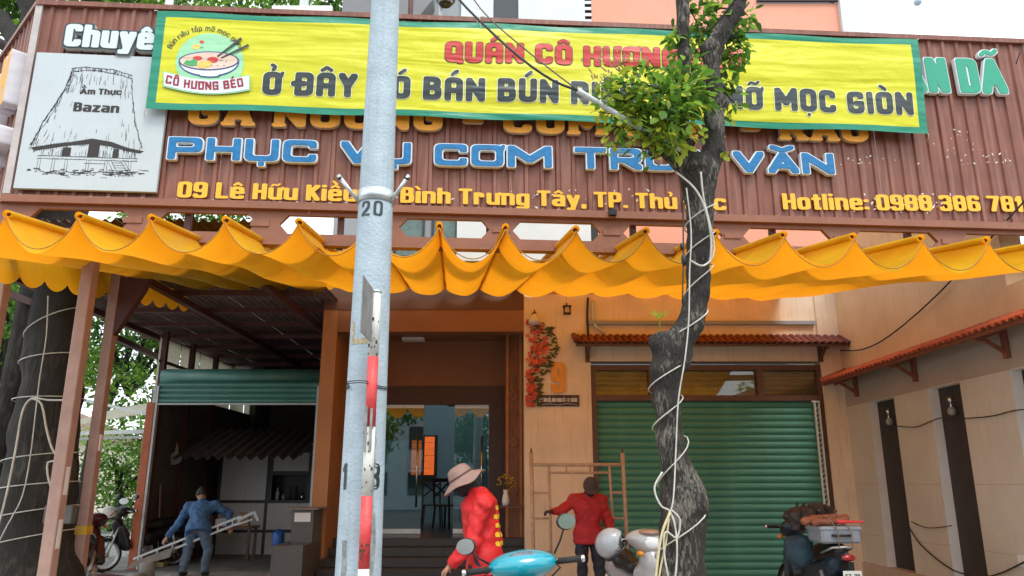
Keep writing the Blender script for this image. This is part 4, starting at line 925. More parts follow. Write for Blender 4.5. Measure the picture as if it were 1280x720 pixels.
# ================= yellow awning =================
AW = Frame(0, 6.25, SY); Hn, Hf, DP = 3.74, 4.80, 6.2
peaks = [-85, 7, 97, 188, 281, 373, 461, 549, 632, 720, 808, 895, 980, 1067, 1152, 1234, 1318]
PY = lambda px: 276+21*(px/1240.0)
bx = [AW.hit(p, PY(p))[0] for p in peaks]; print('bar xs', [round(v, 2) for v in bx], [round(AW.hit(p, PY(p))[1], 2) for p in peaks])
aw = empty('main_awning', (0, 6.25, 0), SY, 'big yellow orange retractable awning with deep scalloped waves above the forecourt', 'awning')
def fabric(name, col, tcol):
    m = bpy.data.materials.new(name); m.use_nodes = True; n = m.node_tree; L = n.links.new; p = n.nodes['Principled BSDF']; p.inputs['Roughness'].default_value = .45
    tc = n.nodes.new('ShaderNodeTexCoord'); mp = n.nodes.new('ShaderNodeMapping'); mp.inputs['Scale'].default_value = (1.2, .35, 1.2); L(tc.outputs['Object'], mp.inputs[0])
    nz = n.nodes.new('ShaderNodeTexNoise'); nz.inputs['Scale'].default_value = 2.2; nz.inputs['Detail'].default_value = 4; nz.inputs['Distortion'].default_value = 1; L(mp.outputs[0], nz.inputs[0])
    rp = n.nodes.new('ShaderNodeValToRGB'); rp.color_ramp.elements[0].position = .35; rp.color_ramp.elements[1].position = .65; rp.color_ramp.elements[0].color = (*[c*.70 for c in col], 1); rp.color_ramp.elements[1].color = (*col, 1); L(nz.outputs[0], rp.inputs[0]); L(rp.outputs[0], p.inputs[0])
    bm2 = n.nodes.new('ShaderNodeBump'); bm2.inputs['Strength'].default_value = .7; bm2.inputs['Distance'].default_value = .06; L(nz.outputs[0], bm2.inputs['Height']); L(bm2.outputs[0], p.inputs['Normal'])
    t = n.nodes.new('ShaderNodeBsdfTranslucent'); t.inputs[0].default_value = (*tcol, 1); s_ = n.nodes.new('ShaderNodeMixShader'); s_.inputs[0].default_value = .5
    L(p.outputs[0], s_.inputs[1]); L(t.outputs[0], s_.inputs[2]); L(s_.outputs[0], n.nodes['Material Output'].inputs[0]); return m
m_aw = fabric('awning_fabric', (.97, .64, .015), (.97, .36, .012)); m_seam = mat('awning_seam', (.45, .19, .02), .6)
def swag(x0, x1, y0, y1, z0f, z1f, sag0, sag1, nx=16, ny=22, seed=0):
    b = MB(); V = []
    for j in range(ny+1):
        g_ = j/ny
        for i in range(nx+1):
            t = i/nx; cat = (4*t*(1-t))**.86; sg = sag0+(sag1-sag0)*g_; sg *= 1+.10*math.sin(g_*7+seed)+.05*math.sin(g_*15+seed*2)
            V.append((x0+(x1-x0)*t, y0+(y1-y0)*g_, z0f+(z1f-z0f)*g_-sg*cat+.006*math.sin(t*9+g_*23+seed)))
    n = nx+1; b.add(V, [(j*n+i, j*n+i+1, (j+1)*n+i+1, (j+1)*n+i) for j in range(ny) for i in range(nx)], 0, True); return b
for i in range(len(bx)-1):
    hz_ = Hn; swag(bx[i]+.004, bx[i+1]-.004, 0, DP, Hn, Hf, .275, .12, seed=i).build('fabric_panel', m_aw, aw, fix=False)
for i, x in enumerate(bx):
    b = MB(); b.tube([(x, .03, Hn+.025), (x, DP, Hf+.025)], .018, 8); b.build('cross_bar', M['maroon'], aw)
    b = MB(); b.tube([(x, 0, Hn+.022), (x, DP, Hf+.022)], .034, 8, cap=False); b.build('pocket', m_aw, aw)
b = MB(); b.box(bx[0], bx[-1], DP-.05, DP, Hf+.05, Hf+.1).box(bx[0], bx[-1], 2.5, 2.55, (Hn+Hf)/2+.05, (Hn+Hf)/2+.1); b.build('support_rail', M['maroon'], aw)
b = MB(); 
for i in range(len(bx)-1):
    pts = [(bx[i]+(bx[i+1]-bx[i])*t/14, -.002, Hn-.275*(4*t/14*(1-t/14))**.86) for t in range(15)]; b.tube(pts, .005, 4)
b.build('front_hem', m_seam, aw)
# dark mesh patches sewn in the awning
bpy.context.view_layer.update()
m_mesh = mat('dark_net_patch', (.05, .03, .02), .8, 0, 60, col2=(.30, .22, .12), thr=(.48, .52))
for poly_ in (((152, 358), (164, 347), (184, 351), (175, 360)), ((1152, 359), (1190, 360), (1181, 364), (1162, 364))):
    pts = []
    for px, py in poly_:
        best = None
        for o in [c for c in aw.children if c.name.startswith('fabric_panel')]:
            mi = o.matrix_world.inverted(); h_ = o.ray_cast(mi @ Vector((0, 0, CZ)), (mi.to_3x3() @ ray(px, py)).normalized())
            if h_[0] and (best is None or h_[1].y < best.y): best = h_[1].copy()
        if best is not None: pts.append(best+Vector((0, -.01, -.012)))
    if len(pts) == 4: b = MB(); b.add(pts, [(0, 1, 2, 3)]); b.build('net_patch', m_mesh, aw, fix=False)
def sidesheet(name, A, B, out, n, sag, label, rise=.35):
    """bars run outwards; scalloped edge along A->B"""
    t = empty(name, (0, 0, 0), 0, label, 'awning'); A = Vector(A); B = Vector(B); out = Vector(out)
    for i in range(n):
        a = A+(B-A)*(i/n); c = A+(B-A)*((i+1)/n); b = MB(); V = []
        for j in range(7):
            for k in range(11):
                u = k/10; p = a+(c-a)*u+out*(j/6); p.z -= sag*(4*u*(1-u))**.86-0; V.append(p)
        b.add(V, [(j*11+k, j*11+k+1, (j+1)*11+k+1, (j+1)*11+k) for j in range(6) for k in range(10)], 0, True); b.build('fabric_panel', m_aw, t, fix=False)
    return t
A1, B1 = at(-10, 340, 7.3), at(237, 383, 12.2)
sidesheet('left_awning', A1, B1, (-.15, -.1, .42), 11, .10, 'scalloped yellow side awning over the left posts')
A2, B2 = at(1300, 364, 8.6), at(1068, 388, 12.1)
sidesheet('right_awning', A2, B2, (.12, -.3, .34), 8, .10, 'scalloped yellow side awning at the right beside the side wall')
# ================= shed on the left =================
shed = empty('shed', (0, 0, 0), 0, 'dark open shed with a half open roller shutter left of the porch', 'shed')
SX0, SX1, RY = -6.88, -3.0, 14.5
m_sh = mat('dark_shed_wall', (.10, .09, .08), .85, .25, 3, .2, 30, streak=.2); m_roofu = mat('rusty_roof_sheet', (.17, .12, .11), .7, .3, 4, .15, 30)
b = MB(); b.box(-6.9, -6.82, RY+.1, 20, .1, 3.36).box(-6.9, -3.1, 20, 20.15, .1, 5.0).box(-3.16, -3.12, 14.3, 20, .1, 4.7); b.build('side_boarding', m_sh, shed)
def corr(L, D, m, pitch=.12, amp=.022, name='roof_sheet', axis='y'):
    """sheet length L along x (waves), D along y"""
    b = MB(); n = int(L/pitch*6); v = []
    for t in (0, 1):
        for i in range(n+1): x = L*i/n; v.append((x, D*t, amp*math.sin(2*math.pi*x/pitch)))
    b.add(v, [(i, i+1, n+2+i, n+1+i) for i in range(n)], 0, True); return b.mesh(name, m)
rs = corr(.9, 3.6, m_roofu)
for j in range(4):
    for i in range(5):
        link('roof_sheet', rs, shed, (-7.4+i*.89, 8.6+j*3.5, 4.66-.03*j+.012*(i % 2)), (-.01, 0, 0))
b = MB()
for k in range(10): b.box(-7.4, -3.1, 9.2+k*1.15, 9.26+k*1.15, 4.48-.01*k, 4.56-.01*k)
b.build('purlins', M['maroon'], shed)
for x in (-7.0, -5.2, -3.6): MB().box(x-.05, x+.05, 8.6, 19, 4.36, 4.46).build('rafter', M['maroon'], shed)
# translucent side sheets below the roof edge
m_fib = mat('fibre_sheet', (.70, .67, .56), .6, .18, 5, .05, 30, trans=.45, tcol=(.8, .77, .62), streak=.3, streakcol=(.2, .16, .1))
fs = corr(.98, 1.05, m_fib, .09, .014, 'fibre_sheet')
for i in range(6):
    o = link('fibre_sheet', fs, shed, (-6.86, 14.6+i*1.0, 3.35), (R(90), 0, R(90)))
for y in (14.6, 15.9, 17.2): MB().box(-6.82, -6.72, y, y+.1, .1, 4.5).build('side_post', M['maroon'], shed)
MB().box(-6.84, -6.78, 14.6, 18.6, 3.9, 3.95).build('side_rail', M['maroon'], shed)
# roller shutter, half open
hs = empty('half_open_shutter', (0, RY, 0), 0, 'dark green roller shutter rolled halfway up with silver side rails', 'roller shutter')
m_g2 = mat('green_roller_dark', (.07, .24, .2), .35, .12, 3, streak=.15, spec=.7)
sm = slat_mesh(-6.72, -3.68, .10, m_g2)
for k in range(4): link('slat', sm, hs, (0, -.02, 3.09+k*.101))
MB().box(-6.72, -3.68, -.045, .0, 3.06, 3.09).build('bottom_bar', M['zinc'], hs)
MB().box(-6.8, -6.7, -.06, .03, .1, 3.42).build('guide_rail', M['zinc'], hs); MB().box(-3.70, -3.6, -.06, .03, .1, 3.42).build('guide_rail', M['zinc'], hs)
MB().tube([(-6.75, .18, 3.62), (-3.62, .18, 3.62)], .15, 16).build('roll_drum', m_g2, hs)
# back partition of framed panels
pa = empty('partition_wall', (0, 17.5, 0), 0, 'grey panelled partition with a serving hatch at the back of the shed', 'partition')
m_pn = mat('grey_panel', (.74, .74, .73), .6, .08, 2.5, streak=.15, streakcol=(.15, .14, .13)); m_mu = mat('dark_mullion', (.05, .055, .06), .5)
X0, X1, X2 = at(275, 600, 17.5).x, at(335, 600, 17.5).x, at(399, 600, 17.5).x
zz = lambda py: at(300, py, 17.5).z
for x0, x1 in ((X0, X1), (X1, X2)):
    for y0, y1 in ((541, 557), (559, 626), (628, 663), (665, 696)):
        if x0 == X1 and y0 == 559: continue
        MB().box(x0+.03, x1-.03, .0, .03, zz(y1)+.015, zz(y0)-.015, 0, .006).build('panel', m_pn, pa)
MB().box(X1+.08, X2-.22, .0, .03, zz(590), zz(566), 0, .006).build('panel', m_pn, pa)
b = MB()
for x in (X0, X1, X2): b.box(x-.03, x+.03, -.02, .05, .1, zz(538))
for py in (558, 627, 664): b.box(X0, X2, -.022, .04, zz(py)-.03, zz(py)+.03)
b.box(X1, X2, -.02, .04, zz(566), zz(559)).box(X1, X2, -.018, .04, zz(594), zz(589)).box(X1+.03, X1+.1, -.015, .04, zz(626), zz(560)).box(X2-.25, X2-.03, -.015, .04, zz(626), zz(560)); b.build('mullions', m_mu, pa)
hb = MB().box(X1, X2, .5, .52, zz(627), zz(590)).build('hatch_back', m_mu, pa)
for k in range(5):
    x = X1+.16+k*.14; h = random.uniform(.15, .34)
    tag(MB().lathe([(0, 0), (.04, 0), (.045, h*.6), (.02, h*.8), (.018, h), (0, h)], (x, 17.75, zz(626)), n=12).build('bottle', [M['white_p'], M['silver'], m_mu, M['ink'], M['chrome']][k]), ['white jar leftmost in the serving hatch', 'silver bottle second in the serving hatch', 'dark bottle in the middle of the serving hatch', 'black bottle right of the middle in the serving hatch', 'shiny steel bottle rightmost in the serving hatch'][k], 'bottle', 'bottles in the serving hatch')
cs = corr(2.5, 2.2, mat('dark_corrugated', (.10, .085, .08), .7, .2, 5, .1), .21, .05, 'corrugated_awning')
o = link('corrugated_awning', cs, None, (X0-.1, 17.25, zz(539)), (0, 0, 0)); o.rotation_euler = (R(18)+math.pi, 0, 0); o.location = (X0-.1, 17.25, zz(541)+.05); tag(o, 'dark corrugated sheet sloping above the grey partition inside the shed', 'roof sheet')
# lean-to roof and beams outside the left of the shed
ln_ = empty('lean_to_roof', (0, 0, 0), 0, 'pale corrugated lean-to roof seen between the posts and the shutter', 'roof')
A, B_, C, D = at(108, 505, 17), at(192, 462, 19), at(196, 515, 17.5), at(108, 540, 16)
cm2 = corr(1.0, 3.0, m_fib, .09, .014, 'fibre_sheet')
for i in range(5): link('fibre_sheet', cm2, ln_, (-9.9+i*.72*1.0, 16.6, 2.75+.12*i+.02), (R(14), R(-9), 0))
MB().bar(at(105, 500, 16.5), at(195, 520, 16.5), .06, .06).bar((-10.2, 16.4, 2.62), (-6.9, 16.4, 2.72), .08, .08).bar((-10.2, 17.0, 2.55), (-6.9, 17.0, 2.65), .05, .05).build('roof_beam', M['zinc'], ln_)
for x in (-10.1, -7.0): MB().box(x-.04, x+.04, 16.4, 16.48, .1, 2.65).build('prop', M['maroon'], ln_)
# dark eave edge between trunk and second post
b = MB().bar(at(12, 368, 12), at(62, 388, 14), .08, .12).bar(at(145, 422, 13), at(200, 448, 16), .08, .10); tag(b.build('eave_beam', M['maroon']), 'pair of dark eave beams hanging behind the left posts', 'beam')
# ================= street behind on the left =================
for i, (x, w, y, h, c, lab) in enumerate(((-22, 7, 34, 3.4, (.6, .55, .45), 'cream house with a tiled roof far down the street at the left edge'), (-11.5, 6, 40, 3.0, (.55, .62, .66), 'pale blue house far behind the left motorbike'))):
    t = empty('distant_house', (x, y, .1), 0, lab, 'house', 'houses down the side street'); MB().box(-w/2, w/2, 0, 5, 0, h).build('wall', mat('far_wall_%d' % i, c, .8, .1, 1), t)
    MB().poly([(-w/2-.4, h), (w/2+.4, h), (0, h+1.6)], -.4, 5.4).build('roof', mat('far_roof', (.16, .09, .07), .8, .3, 3), t)
    for k in (-1, 1): MB().box(k*w/4-.5, k*w/4+.5, -.04, .0, 1, 2.2).build('window', M['inkdark'], t); MB().box(-.4, .4, -.04, 0, 0, 2.0).build('door', M['wood'], t) if k > 0 else None
gw = empty('garden_wall', (-16, 27, .1), 0, 'low whitish brick kerb wall across the side street', 'wall')
m_bk2 = [mat('pale_brick_%d' % i, c, .8, .2, 9) for i, c in enumerate(((.45, .4, .34), (.5, .47, .42), (.38, .33, .28)))]
bmx = [MB().box(-.19, .19, -.1, .1, 0, .17, 0, .012).mesh('brick', m) for m in m_bk2]
for r_ in range(2):
    for k in range(42): link('brick', random.choice(bmx), gw, (-8+k*.4+(.2 if r_ else 0), 0, r_*.18))
# ================= vegetation =================
def bark(name, c1, c2, sc=1):
    m = bpy.data.materials.new(name); m.use_nodes = True; n = m.node_tree; L = n.links.new; p = n.nodes['Principled BSDF']; p.inputs['Roughness'].default_value = .9
    tc = n.nodes.new('ShaderNodeTexCoord'); mp = n.nodes.new('ShaderNodeMapping'); mp.inputs['Scale'].default_value = (26*sc, 26*sc, 7*sc); L(tc.outputs['Object'], mp.inputs[0])
    nz = n.nodes.new('ShaderNodeTexNoise'); nz.inputs['Scale'].default_value = 1; nz.inputs['Detail'].default_value = 8; nz.inputs['Distortion'].default_value = .6; L(mp.outputs[0], nz.inputs[0])
    n2 = n.nodes.new('ShaderNodeTexNoise'); n2.inputs['Scale'].default_value = 1.7*sc; n2.inputs['Detail'].default_value = 4; L(tc.outputs['Object'], n2.inputs[0])
    mu = n.nodes.new('ShaderNodeMath'); mu.operation = 'MULTIPLY'; L(nz.outputs[0], mu.inputs[0]); L(n2.outputs[0], mu.inputs[1])
    rp = n.nodes.new('ShaderNodeValToRGB'); e = rp.color_ramp.elements; e[0].position = .26; e[0].color = (*c1, 1); e[1].position = .38; e[1].color = (*c2, 1); L(mu.outputs[0], rp.inputs[0]); L(rp.outputs[0], p.inputs[0])
    b_ = n.nodes.new('ShaderNodeBump'); b_.inputs['Strength'].default_value = 1; b_.inputs['Distance'].default_value = .03; L(nz.outputs[0], b_.inputs['Height']); L(b_.outputs[0], p.inputs['Normal']); return m
m_bark = bark('mottled_bark', (.026, .022, .019), (.17, .155, .13), 2.2); m_bark2 = bark('dark_bark', (.020, .018, .015), (.05, .045, .036), .6)
def leafm(name, col, tr=.45):
    m = mat(name, col, .45, .35, 3, trans=tr, tcol=tuple(min(1, c*1.5) for c in col), spec=.4); return m
LM = [leafm('leaf_mid', (.09, .20, .025)), leafm('leaf_light', (.20, .34, .045)), leafm('leaf_dark', (.04, .10, .02)), leafm('leaf_yellow', (.33, .38, .04)), leafm('leaf_bud', (.36, .24, .12))]
def leaf_into(b, c, d, n, L_, w, m):
    d = d.normalized(); s = d.cross(n)
    if s.length < .05: s = d.orthogonal()
    s.normalize(); up = s.cross(d)
    V = [c, c+d*L_*.3+s*w*.42+up*L_*.05, c+d*L_*.68+s*w*.5+up*L_*.03, c+d*L_-up*L_*.10, c+d*L_*.68-s*w*.5+up*L_*.03, c+d*L_*.3-s*w*.42+up*L_*.05, c+d*L_*.5-up*L_*.02]
    b.add(V, [(0, 1, 6), (1, 2, 6), (2, 3, 6), (3, 4, 6), (4, 5, 6), (5, 0, 6)], m, False)
def crown_mesh(clumps, n, L_, name, parent, mats, w_=.5, wt=None):
    """clumps: (center, radius) ; n leaves spread round clump surfaces"""
    b = MB(); tot = sum(r_**2 for _, r_ in clumps)
    for c, r_ in clumps:
        c = Vector(c)
        base = random.random()
        for k in range(int(n*r_**2/tot)):
            v = Vector((random.gauss(0, 1), random.gauss(0, 1), random.gauss(0, 1))).normalized(); rr = r_*random.uniform(.45, 1.05)
            p = c+Vector((v.x*rr, v.y*rr, v.z*rr*.8)); d = (v+Vector((random.gauss(0, .6), random.gauss(0, .6), random.gauss(-.3, .5))))
            mi = 0
            u = random.random()*.7+base*.3
            mi = 2 if u < .33 else (0 if u < .68 else 1)
            leaf_into(b, p, d, Vector((random.gauss(0, .5), random.gauss(0, .5), 1)), L_*random.uniform(.6, 1.2), L_*w_, mi)
    o = b.build(name, mats, parent, fix=False); return o
def bgtree(c, r_, n, L_, label, trunk=None, h0=.1, seed=0, group='trees behind the left of the building'):
    random.seed(seed); c = Vector(c); t = empty('leafy_tree', (0, 0, 0), 0, label, 'tree', group)
    cl = [(c+Vector((random.uniform(-1, 1)*r_[0], random.uniform(-1, 1)*r_[1], random.uniform(-1, 1)*r_[2])), random.uniform(.32, .58)*min(r_)) for _ in range(26)]
    crown_mesh(cl, n, L_, 'crown', t, LM[:3])['kind'] = 'stuff'
    tx = trunk or (c.x, c.y)
    b = MB(); b.tube([(tx[0], tx[1], h0), (tx[0]+.1, tx[1], c.z*.5), (c.x, c.y, c.z)], [.22, .16, .06], 8)
    for k in range(7): e = cl[k*3][0]; b.tube([(c.x, c.y, c.z*.7), (c.x*.5+e.x*.5, c.y*.5+e.y*.5, c.z*.45+e.z*.5), tuple(e)], [.07, .05, .02], 6)
    b.build('trunk', m_bark2, t); return t
bgtree(at(18, 395, 19), (1.5, 1.5, 1.6), 9000, .17, 'bright leafy tree right behind the left edge, left of the big trunk', trunk=(-13.8, 19), seed=1)
bgtree(at(150, 600, 26), (1.5, 1.5, 2.0), 5200, .17, 'pale green bushy tree beyond the street between the posts', seed=2)
bgtree(at(170, 420, 22), (2.8, 1.8, 1.9), 13000, .17, 'drooping dark green tree above the lean-to roof', trunk=(-12, 22), seed=3)
bgtree(at(10, 610, 30), (1.6, 1.5, 1.0), 3000, .18, 'low green bush by the far house at the left edge', seed=4)
bgtree(at(300, 0, 15), (3.2, 1.5, 1.5), 15000, .15, 'tree with sunlit leaves rising above the signboard left of the grey pole', trunk=(-6.3, 19.2), seed=5)
bgtree(at(240, 285, 17), (1.3, 1.3, 1.2), 3200, .14, 'dark tree seen through the openings of the lattice beam', trunk=(-7.4, 18.8), seed=6)
bgtree(at(110, -5, 13), (3.0, 1.5, 1.3), 15000, .13, 'tree over the top left corner of the sign', trunk=(-8.6, 13), seed=7)
bgtree(at(-30, 40, 11.8), (1.7, 1.2, 2.0), 12000, .13, 'dark tree overhanging the left side face of the sign', trunk=(-9.6, 11.5), seed=8)
random.seed(11)
# big trunk at left
def trunk_path(pts, Y, zadd=0):
    P = []; Rr = []
    for px, py, hw in pts:
        p = at(px, py, Y); P.append(p); ax = p.y*math.cos(PITCH)+(p.z-CZ)*math.sin(PITCH); Rr.append(hw/FP*ax)
    return P, Rr
bt = empty('big_tree', (0, 0, 0), 0, 'huge dark tree trunk wrapped in cables at the left edge', 'tree')
P, Rr = trunk_path([(28, 760, 56), (38, 720, 50), (48, 620, 42), (57, 540, 37), (68, 450, 33), (77, 380, 30), (78, 250, 28), (62, 110, 26), (44, 0, 19), (30, -120, 16), (10, -260, 12)], 9.4)
lo = (min(p.x for p in P)-.8, 8.4, -.1); hi = (max(p.x for p in P)+.8, 10.4, 9.2)
ax_, Gd = grid(lo, hi, .06); V = np.full(Gd[0].shape, 9.0)
for i in range(len(P)-1): V = smin(V, cap(Gd, P[i], P[i+1], Rr[i], Rr[i+1]), .1)
V = smin(V, cap(Gd, P[7], at(0, 20, 9.8), .16, .12), .15); V = smin(V, cap(Gd, P[0], P[0]+Vector((-.3, .2, -.6)), .6, .75), .2)
V += .035*wob(Gd, 7)+.02*wob(Gd, 17, 2)
nets(V, ax_, 'trunk', m_bark2, bt)
b = MB()
for a, c, r0, r1 in ((P[8], at(60, -60, 10), .14, .07), (at(0, 25, 9.8), at(-60, -40, 9.6), .11, .06), (P[9], at(130, -80, 9), .1, .05), (P[7], at(-15, 45, 9), .1, .06)): b.tube([a, a.lerp(c, .5)+Vector((0, 0, .1)), c], [r0, (r0+r1)/2, r1], 10)
b.build('limb', m_bark2, bt)
# cables on the big trunk
def ring(py, tilt, m, lab, rad=None):
    p = at(52, py, 9.4); i = min(range(len(P)), key=lambda k: abs(P[k].z-p.z)); c = P[i].lerp(P[min(i+1, len(P)-1)], 0); 
    # interpolate trunk centre at that height
    for k in range(len(P)-1):
        if P[k].z <= p.z <= P[k+1].z: f_ = (p.z-P[k].z)/(P[k+1].z-P[k].z); c = P[k].lerp(P[k+1], f_); r_ = Rr[k]*(1-f_)+Rr[k+1]*f_
    pts = [(c.x+(r_+.045)*math.cos(a), c.y+(r_+.045)*math.sin(a), p.z+tilt*math.cos(a)) for a in np.linspace(0, 2*math.pi, 30)[:-1]]
    tag(MB().tube(pts, .007, 5, closed=True).build('trunk_cable', m), lab, 'cable', 'cables round the big trunk')
hts = ['just under the awning', 'at the height of the first loop', 'a little above the lean-to roof line', 'in the middle of the trunk', 'below the middle', 'above the flat grey box', 'lowest on the trunk']
for k, (py, ti) in enumerate(((405, .2), (450, .07), (500, .02), (572, .06), (607, .05), (640, .08), (672, .10))): ring(py, ti, M['cable'], 'thin grey cable ring round the big trunk, '+hts[k])
T_ = lambda px, py, y=8.75: at(px, py, y)
cable('hanging_cable', [T_(60, 370), T_(58, 420), T_(50, 470), T_(44, 520), T_(38, 570), T_(28, 620), T_(10, 655), T_(-8, 690)], .007, M['cable'], 'thin grey cable hanging down the whole big trunk')
cable('hanging_cable', [T_(88, 500), T_(60, 500), T_(40, 498), T_(28, 515), T_(20, 560), T_(10, 610), T_(0, 650), T_(-10, 680)], .012, M['cable'], 'thick pale cable looping off the big trunk toward the left edge')
cable('hanging_cable', [T_(40, 498), T_(52, 505), T_(58, 535), T_(65, 560), T_(76, 577)], .012, M['cable'], 'thick pale cable curling from the loop to the steel post')
cable('hanging_cable', [T_(76, 578), T_(60, 578), T_(61, 600), T_(70, 625)], .011, M['cable'], 'short pale cable hook beside the steel post')
bx_ = tag(MB().box(0, .32, 0, .12, 0, .2, 0, .01).build('junction_box', mat('box_grey', (.10, .10, .09), .6, .2, 6), None, tuple(T_(52, 655, 8.85))), 'flat dark grey box fixed to the big trunk', 'junction box')
# ================= front street tree =================
YT = 5.8; ft = empty('street_tree', (0, 0, 0), 0, 'mottled slim street tree wrapped in white cable with a leafy forked top', 'tree')
paths = [[(858, 800, 40), (851, 720, 33), (853, 660, 30), (852, 628, 29), (846, 590, 21), (838, 550, 18), (833, 500, 18), (832, 465, 21), (842, 436, 24), (862, 408, 18), (872, 370, 16), (874, 320, 16), (875, 275, 17), (874, 240, 20), (872, 215, 26)],
         [(874, 225, 20), (858, 195, 14), (852, 165, 9), (857, 120, 8), (856, 70, 8.5), (853, 0, 9), (852, -60, 8)],
         [(878, 225, 19), (892, 190, 16), (893, 150, 13), (890, 105, 12), (889, 62, 13), (905, 38, 12), (920, 12, 10), (936, -20, 9), (955, -60, 8)]]
allp = [trunk_path(p_, YT) for p_ in paths]
lo = (.75, 5.3, -.1); hi = (2.75, 6.35, 6.9); ax_, Gd = grid(lo, hi, .028); V = np.full(Gd[0].shape, 9.0)
for Pp, Rp in allp:
    for i in range(len(Pp)-1): V = np.minimum(V, cap(Gd, Pp[i], Pp[i+1], Rp[i], Rp[i+1])) if False else smin(V, cap(Gd, Pp[i], Pp[i+1], Rp[i]*.9, Rp[i+1]*.9), .04)
k1 = at(823, 428, YT-.03); k0 = at(845, 450, YT); V = smin(V, cap(Gd, k0, k1, .10, .085), .05); V = np.maximum(V, -elp(Gd, k1+Vector((-.07, -.05, .06)), (.05, .05, .055)))
V = smin(V, elp(Gd, at(868, 625, YT-.02), (.095, .12, .19)), .06); V = smin(V, elp(Gd, at(902, 128, YT), (.07, .06, .07)), .04); V = smin(V, elp(Gd, at(815, 190, YT), (.04, .05, .05)), .03); V = smin(V, cap(Gd, at(850, 205, YT), at(828, 185, YT), .07, .05), .05)
V += .012*wob(Gd, 21)+.007*wob(Gd, 55, 3)
nets(V, ax_, 'trunk', m_bark, ft)
# cut flat bud sprout on the stump
fl = empty('stump_sprout', tuple(at(825, 412, YT-.05)), 0, 'tiny yellow green sprout growing on the cut stub of the street tree', 'sprout')
b = MB(); b.tube([(0, 0, -.05), (0, 0, .09)], .004, 5, 1)
for k in range(6): a_ = k*1.05; leaf_into(b, Vector((0, 0, .08)), Vector((math.cos(a_), math.sin(a_)*.6, .8)), Vector((0, 0, 1)), .1, .03, 0)
b.build('sprout_leaves', [LM[3], LM[1]], fl, fix=False)
# twigs and leaves: large leaves are parts, the small rest is one mass
random.seed(21)
cl = [(795, 118, .20, 5.6), (775, 105, .10, 5.5), (815, 125, .24, 5.55), (838, 140, .24, 5.5), (850, 120, .2, 5.6), (800, 150, .15, 5.55), (830, 165, .14, 5.55), (845, 180, .10, 5.5), (870, 120, .16, 5.65), (862, 95, .16, 5.7), (852, 65, .14, 6), (872, 30, .13, 5.9), (890, 15, .14, 5.9), (905, 40, .16, 6.0), (925, 25, .12, 5.9), (910, 70, .14, 6.0), (920, 60, .10, 5.9), (905, 95, .12, 5.9), (912, 115, .10, 5.9), (903, 145, .06, 5.8), (845, 45, .08, 5.8), (880, 62, .14, 6.1), (908, 192, .04, 5.6), (885, -5, .12, 5.9), (770, 140, .06, 5.6)]
pr = {}
def tleaf(m, s):
    k = (m, s)
    if k not in pr: b = MB(); leaf_into(b, Vector((0, 0, 0)), Vector((1, 0, 0)), Vector((0, 0, 1)), s, s*.5, 0); pr[k] = b.mesh('leaf', LM[m])
    return pr[k]
tw_ = MB(); cnt_ = 0; tot = sum(c[2]**2 for c in cl); rest = MB()
cl += [(752, 100, .05, 5.5), (748, 140, .05, 5.45), (790, 84, .06, 5.5), (832, 84, .06, 5.5), (760, 184, .05, 5.5), (815, 198, .06, 5.5), (932, 62, .06, 5.9), (920, 132, .05, 5.9), (878, 170, .06, 5.6), (775, 125, .14, 5.5), (760, 120, .08, 5.45), (785, 150, .14, 5.5), (770, 165, .09, 5.5), (800, 180, .08, 5.5), (862, 60, .12, 5.9), (935, 20, .09, 5.9)]; tot = sum(c[2]**2 for c in cl)
for cx, cy, r_, Y in cl:
    r_ *= 1.12
    c = at(cx, cy, Y); anchor = min((p for Pp, _ in allp for p in Pp[-9:]), key=lambda p: (p-c).length)
    tw_.tube([anchor, anchor.lerp(c, .6)+Vector((0, 0, .03)), c], [.012, .008, .004], 5)
    yel = cy > 138 or cx < 785
    for k in range(int(300*r_**2/tot)+2):
        v = Vector((random.gauss(0, 1), random.gauss(0, .8), random.gauss(0, 1))).normalized()*r_*random.random()**.45; p = c+v
        d = Vector((v.x+random.gauss(0, .06), v.y+random.gauss(0, .06), v.z-.06+random.gauss(0, .05))).normalized()
        mi = random.choices([0, 1, 2, 3], [2, 3, 1, 6] if yel else [5, 5, 3, 1.2])[0]
        if cnt_ < 299:
            q_ = d.to_track_quat('X', 'Z'); o = link('leaf', tleaf(mi, (.09, .12, .14)[k % 3]), ft, p); o.rotation_euler = (q_ @ Matrix.Rotation(random.uniform(-.9, .9), 3, 'X').to_quaternion()).to_euler(); cnt_ += 1
    for k in range(int(1150*r_**2/tot)):
        v = Vector((random.gauss(0, 1), random.gauss(0, .8), random.gauss(0, 1))).normalized()*r_*random.random()**.5
        mi = random.choices([0, 1, 2, 3], [2, 3, 1, 5] if yel else [5, 4, 4, 1])[0]
        leaf_into(rest, c+v, Vector((v.x+random.gauss(0, .08), v.y+random.gauss(0, .08), v.z-.05)), Vector((random.gauss(0, .4), random.gauss(0, .4), 1)), random.uniform(.06, .11), random.uniform(.03, .05), mi)
for k in range(60):    # reddish young shoots
    p = at(random.gauss(765, 14), random.gauss(88, 12), 5.5); leaf_into(rest, p, Vector((random.gauss(-.4, .6), random.gauss(0, .4), 1)), Vector((0, 1, 0)), random.uniform(.03, .07), .014, 4)
rest.build('foliage', LM, ft, fix=False)['kind'] = 'stuff'; tw_.build('twigs', m_bark, ft)['kind'] = 'stuff'
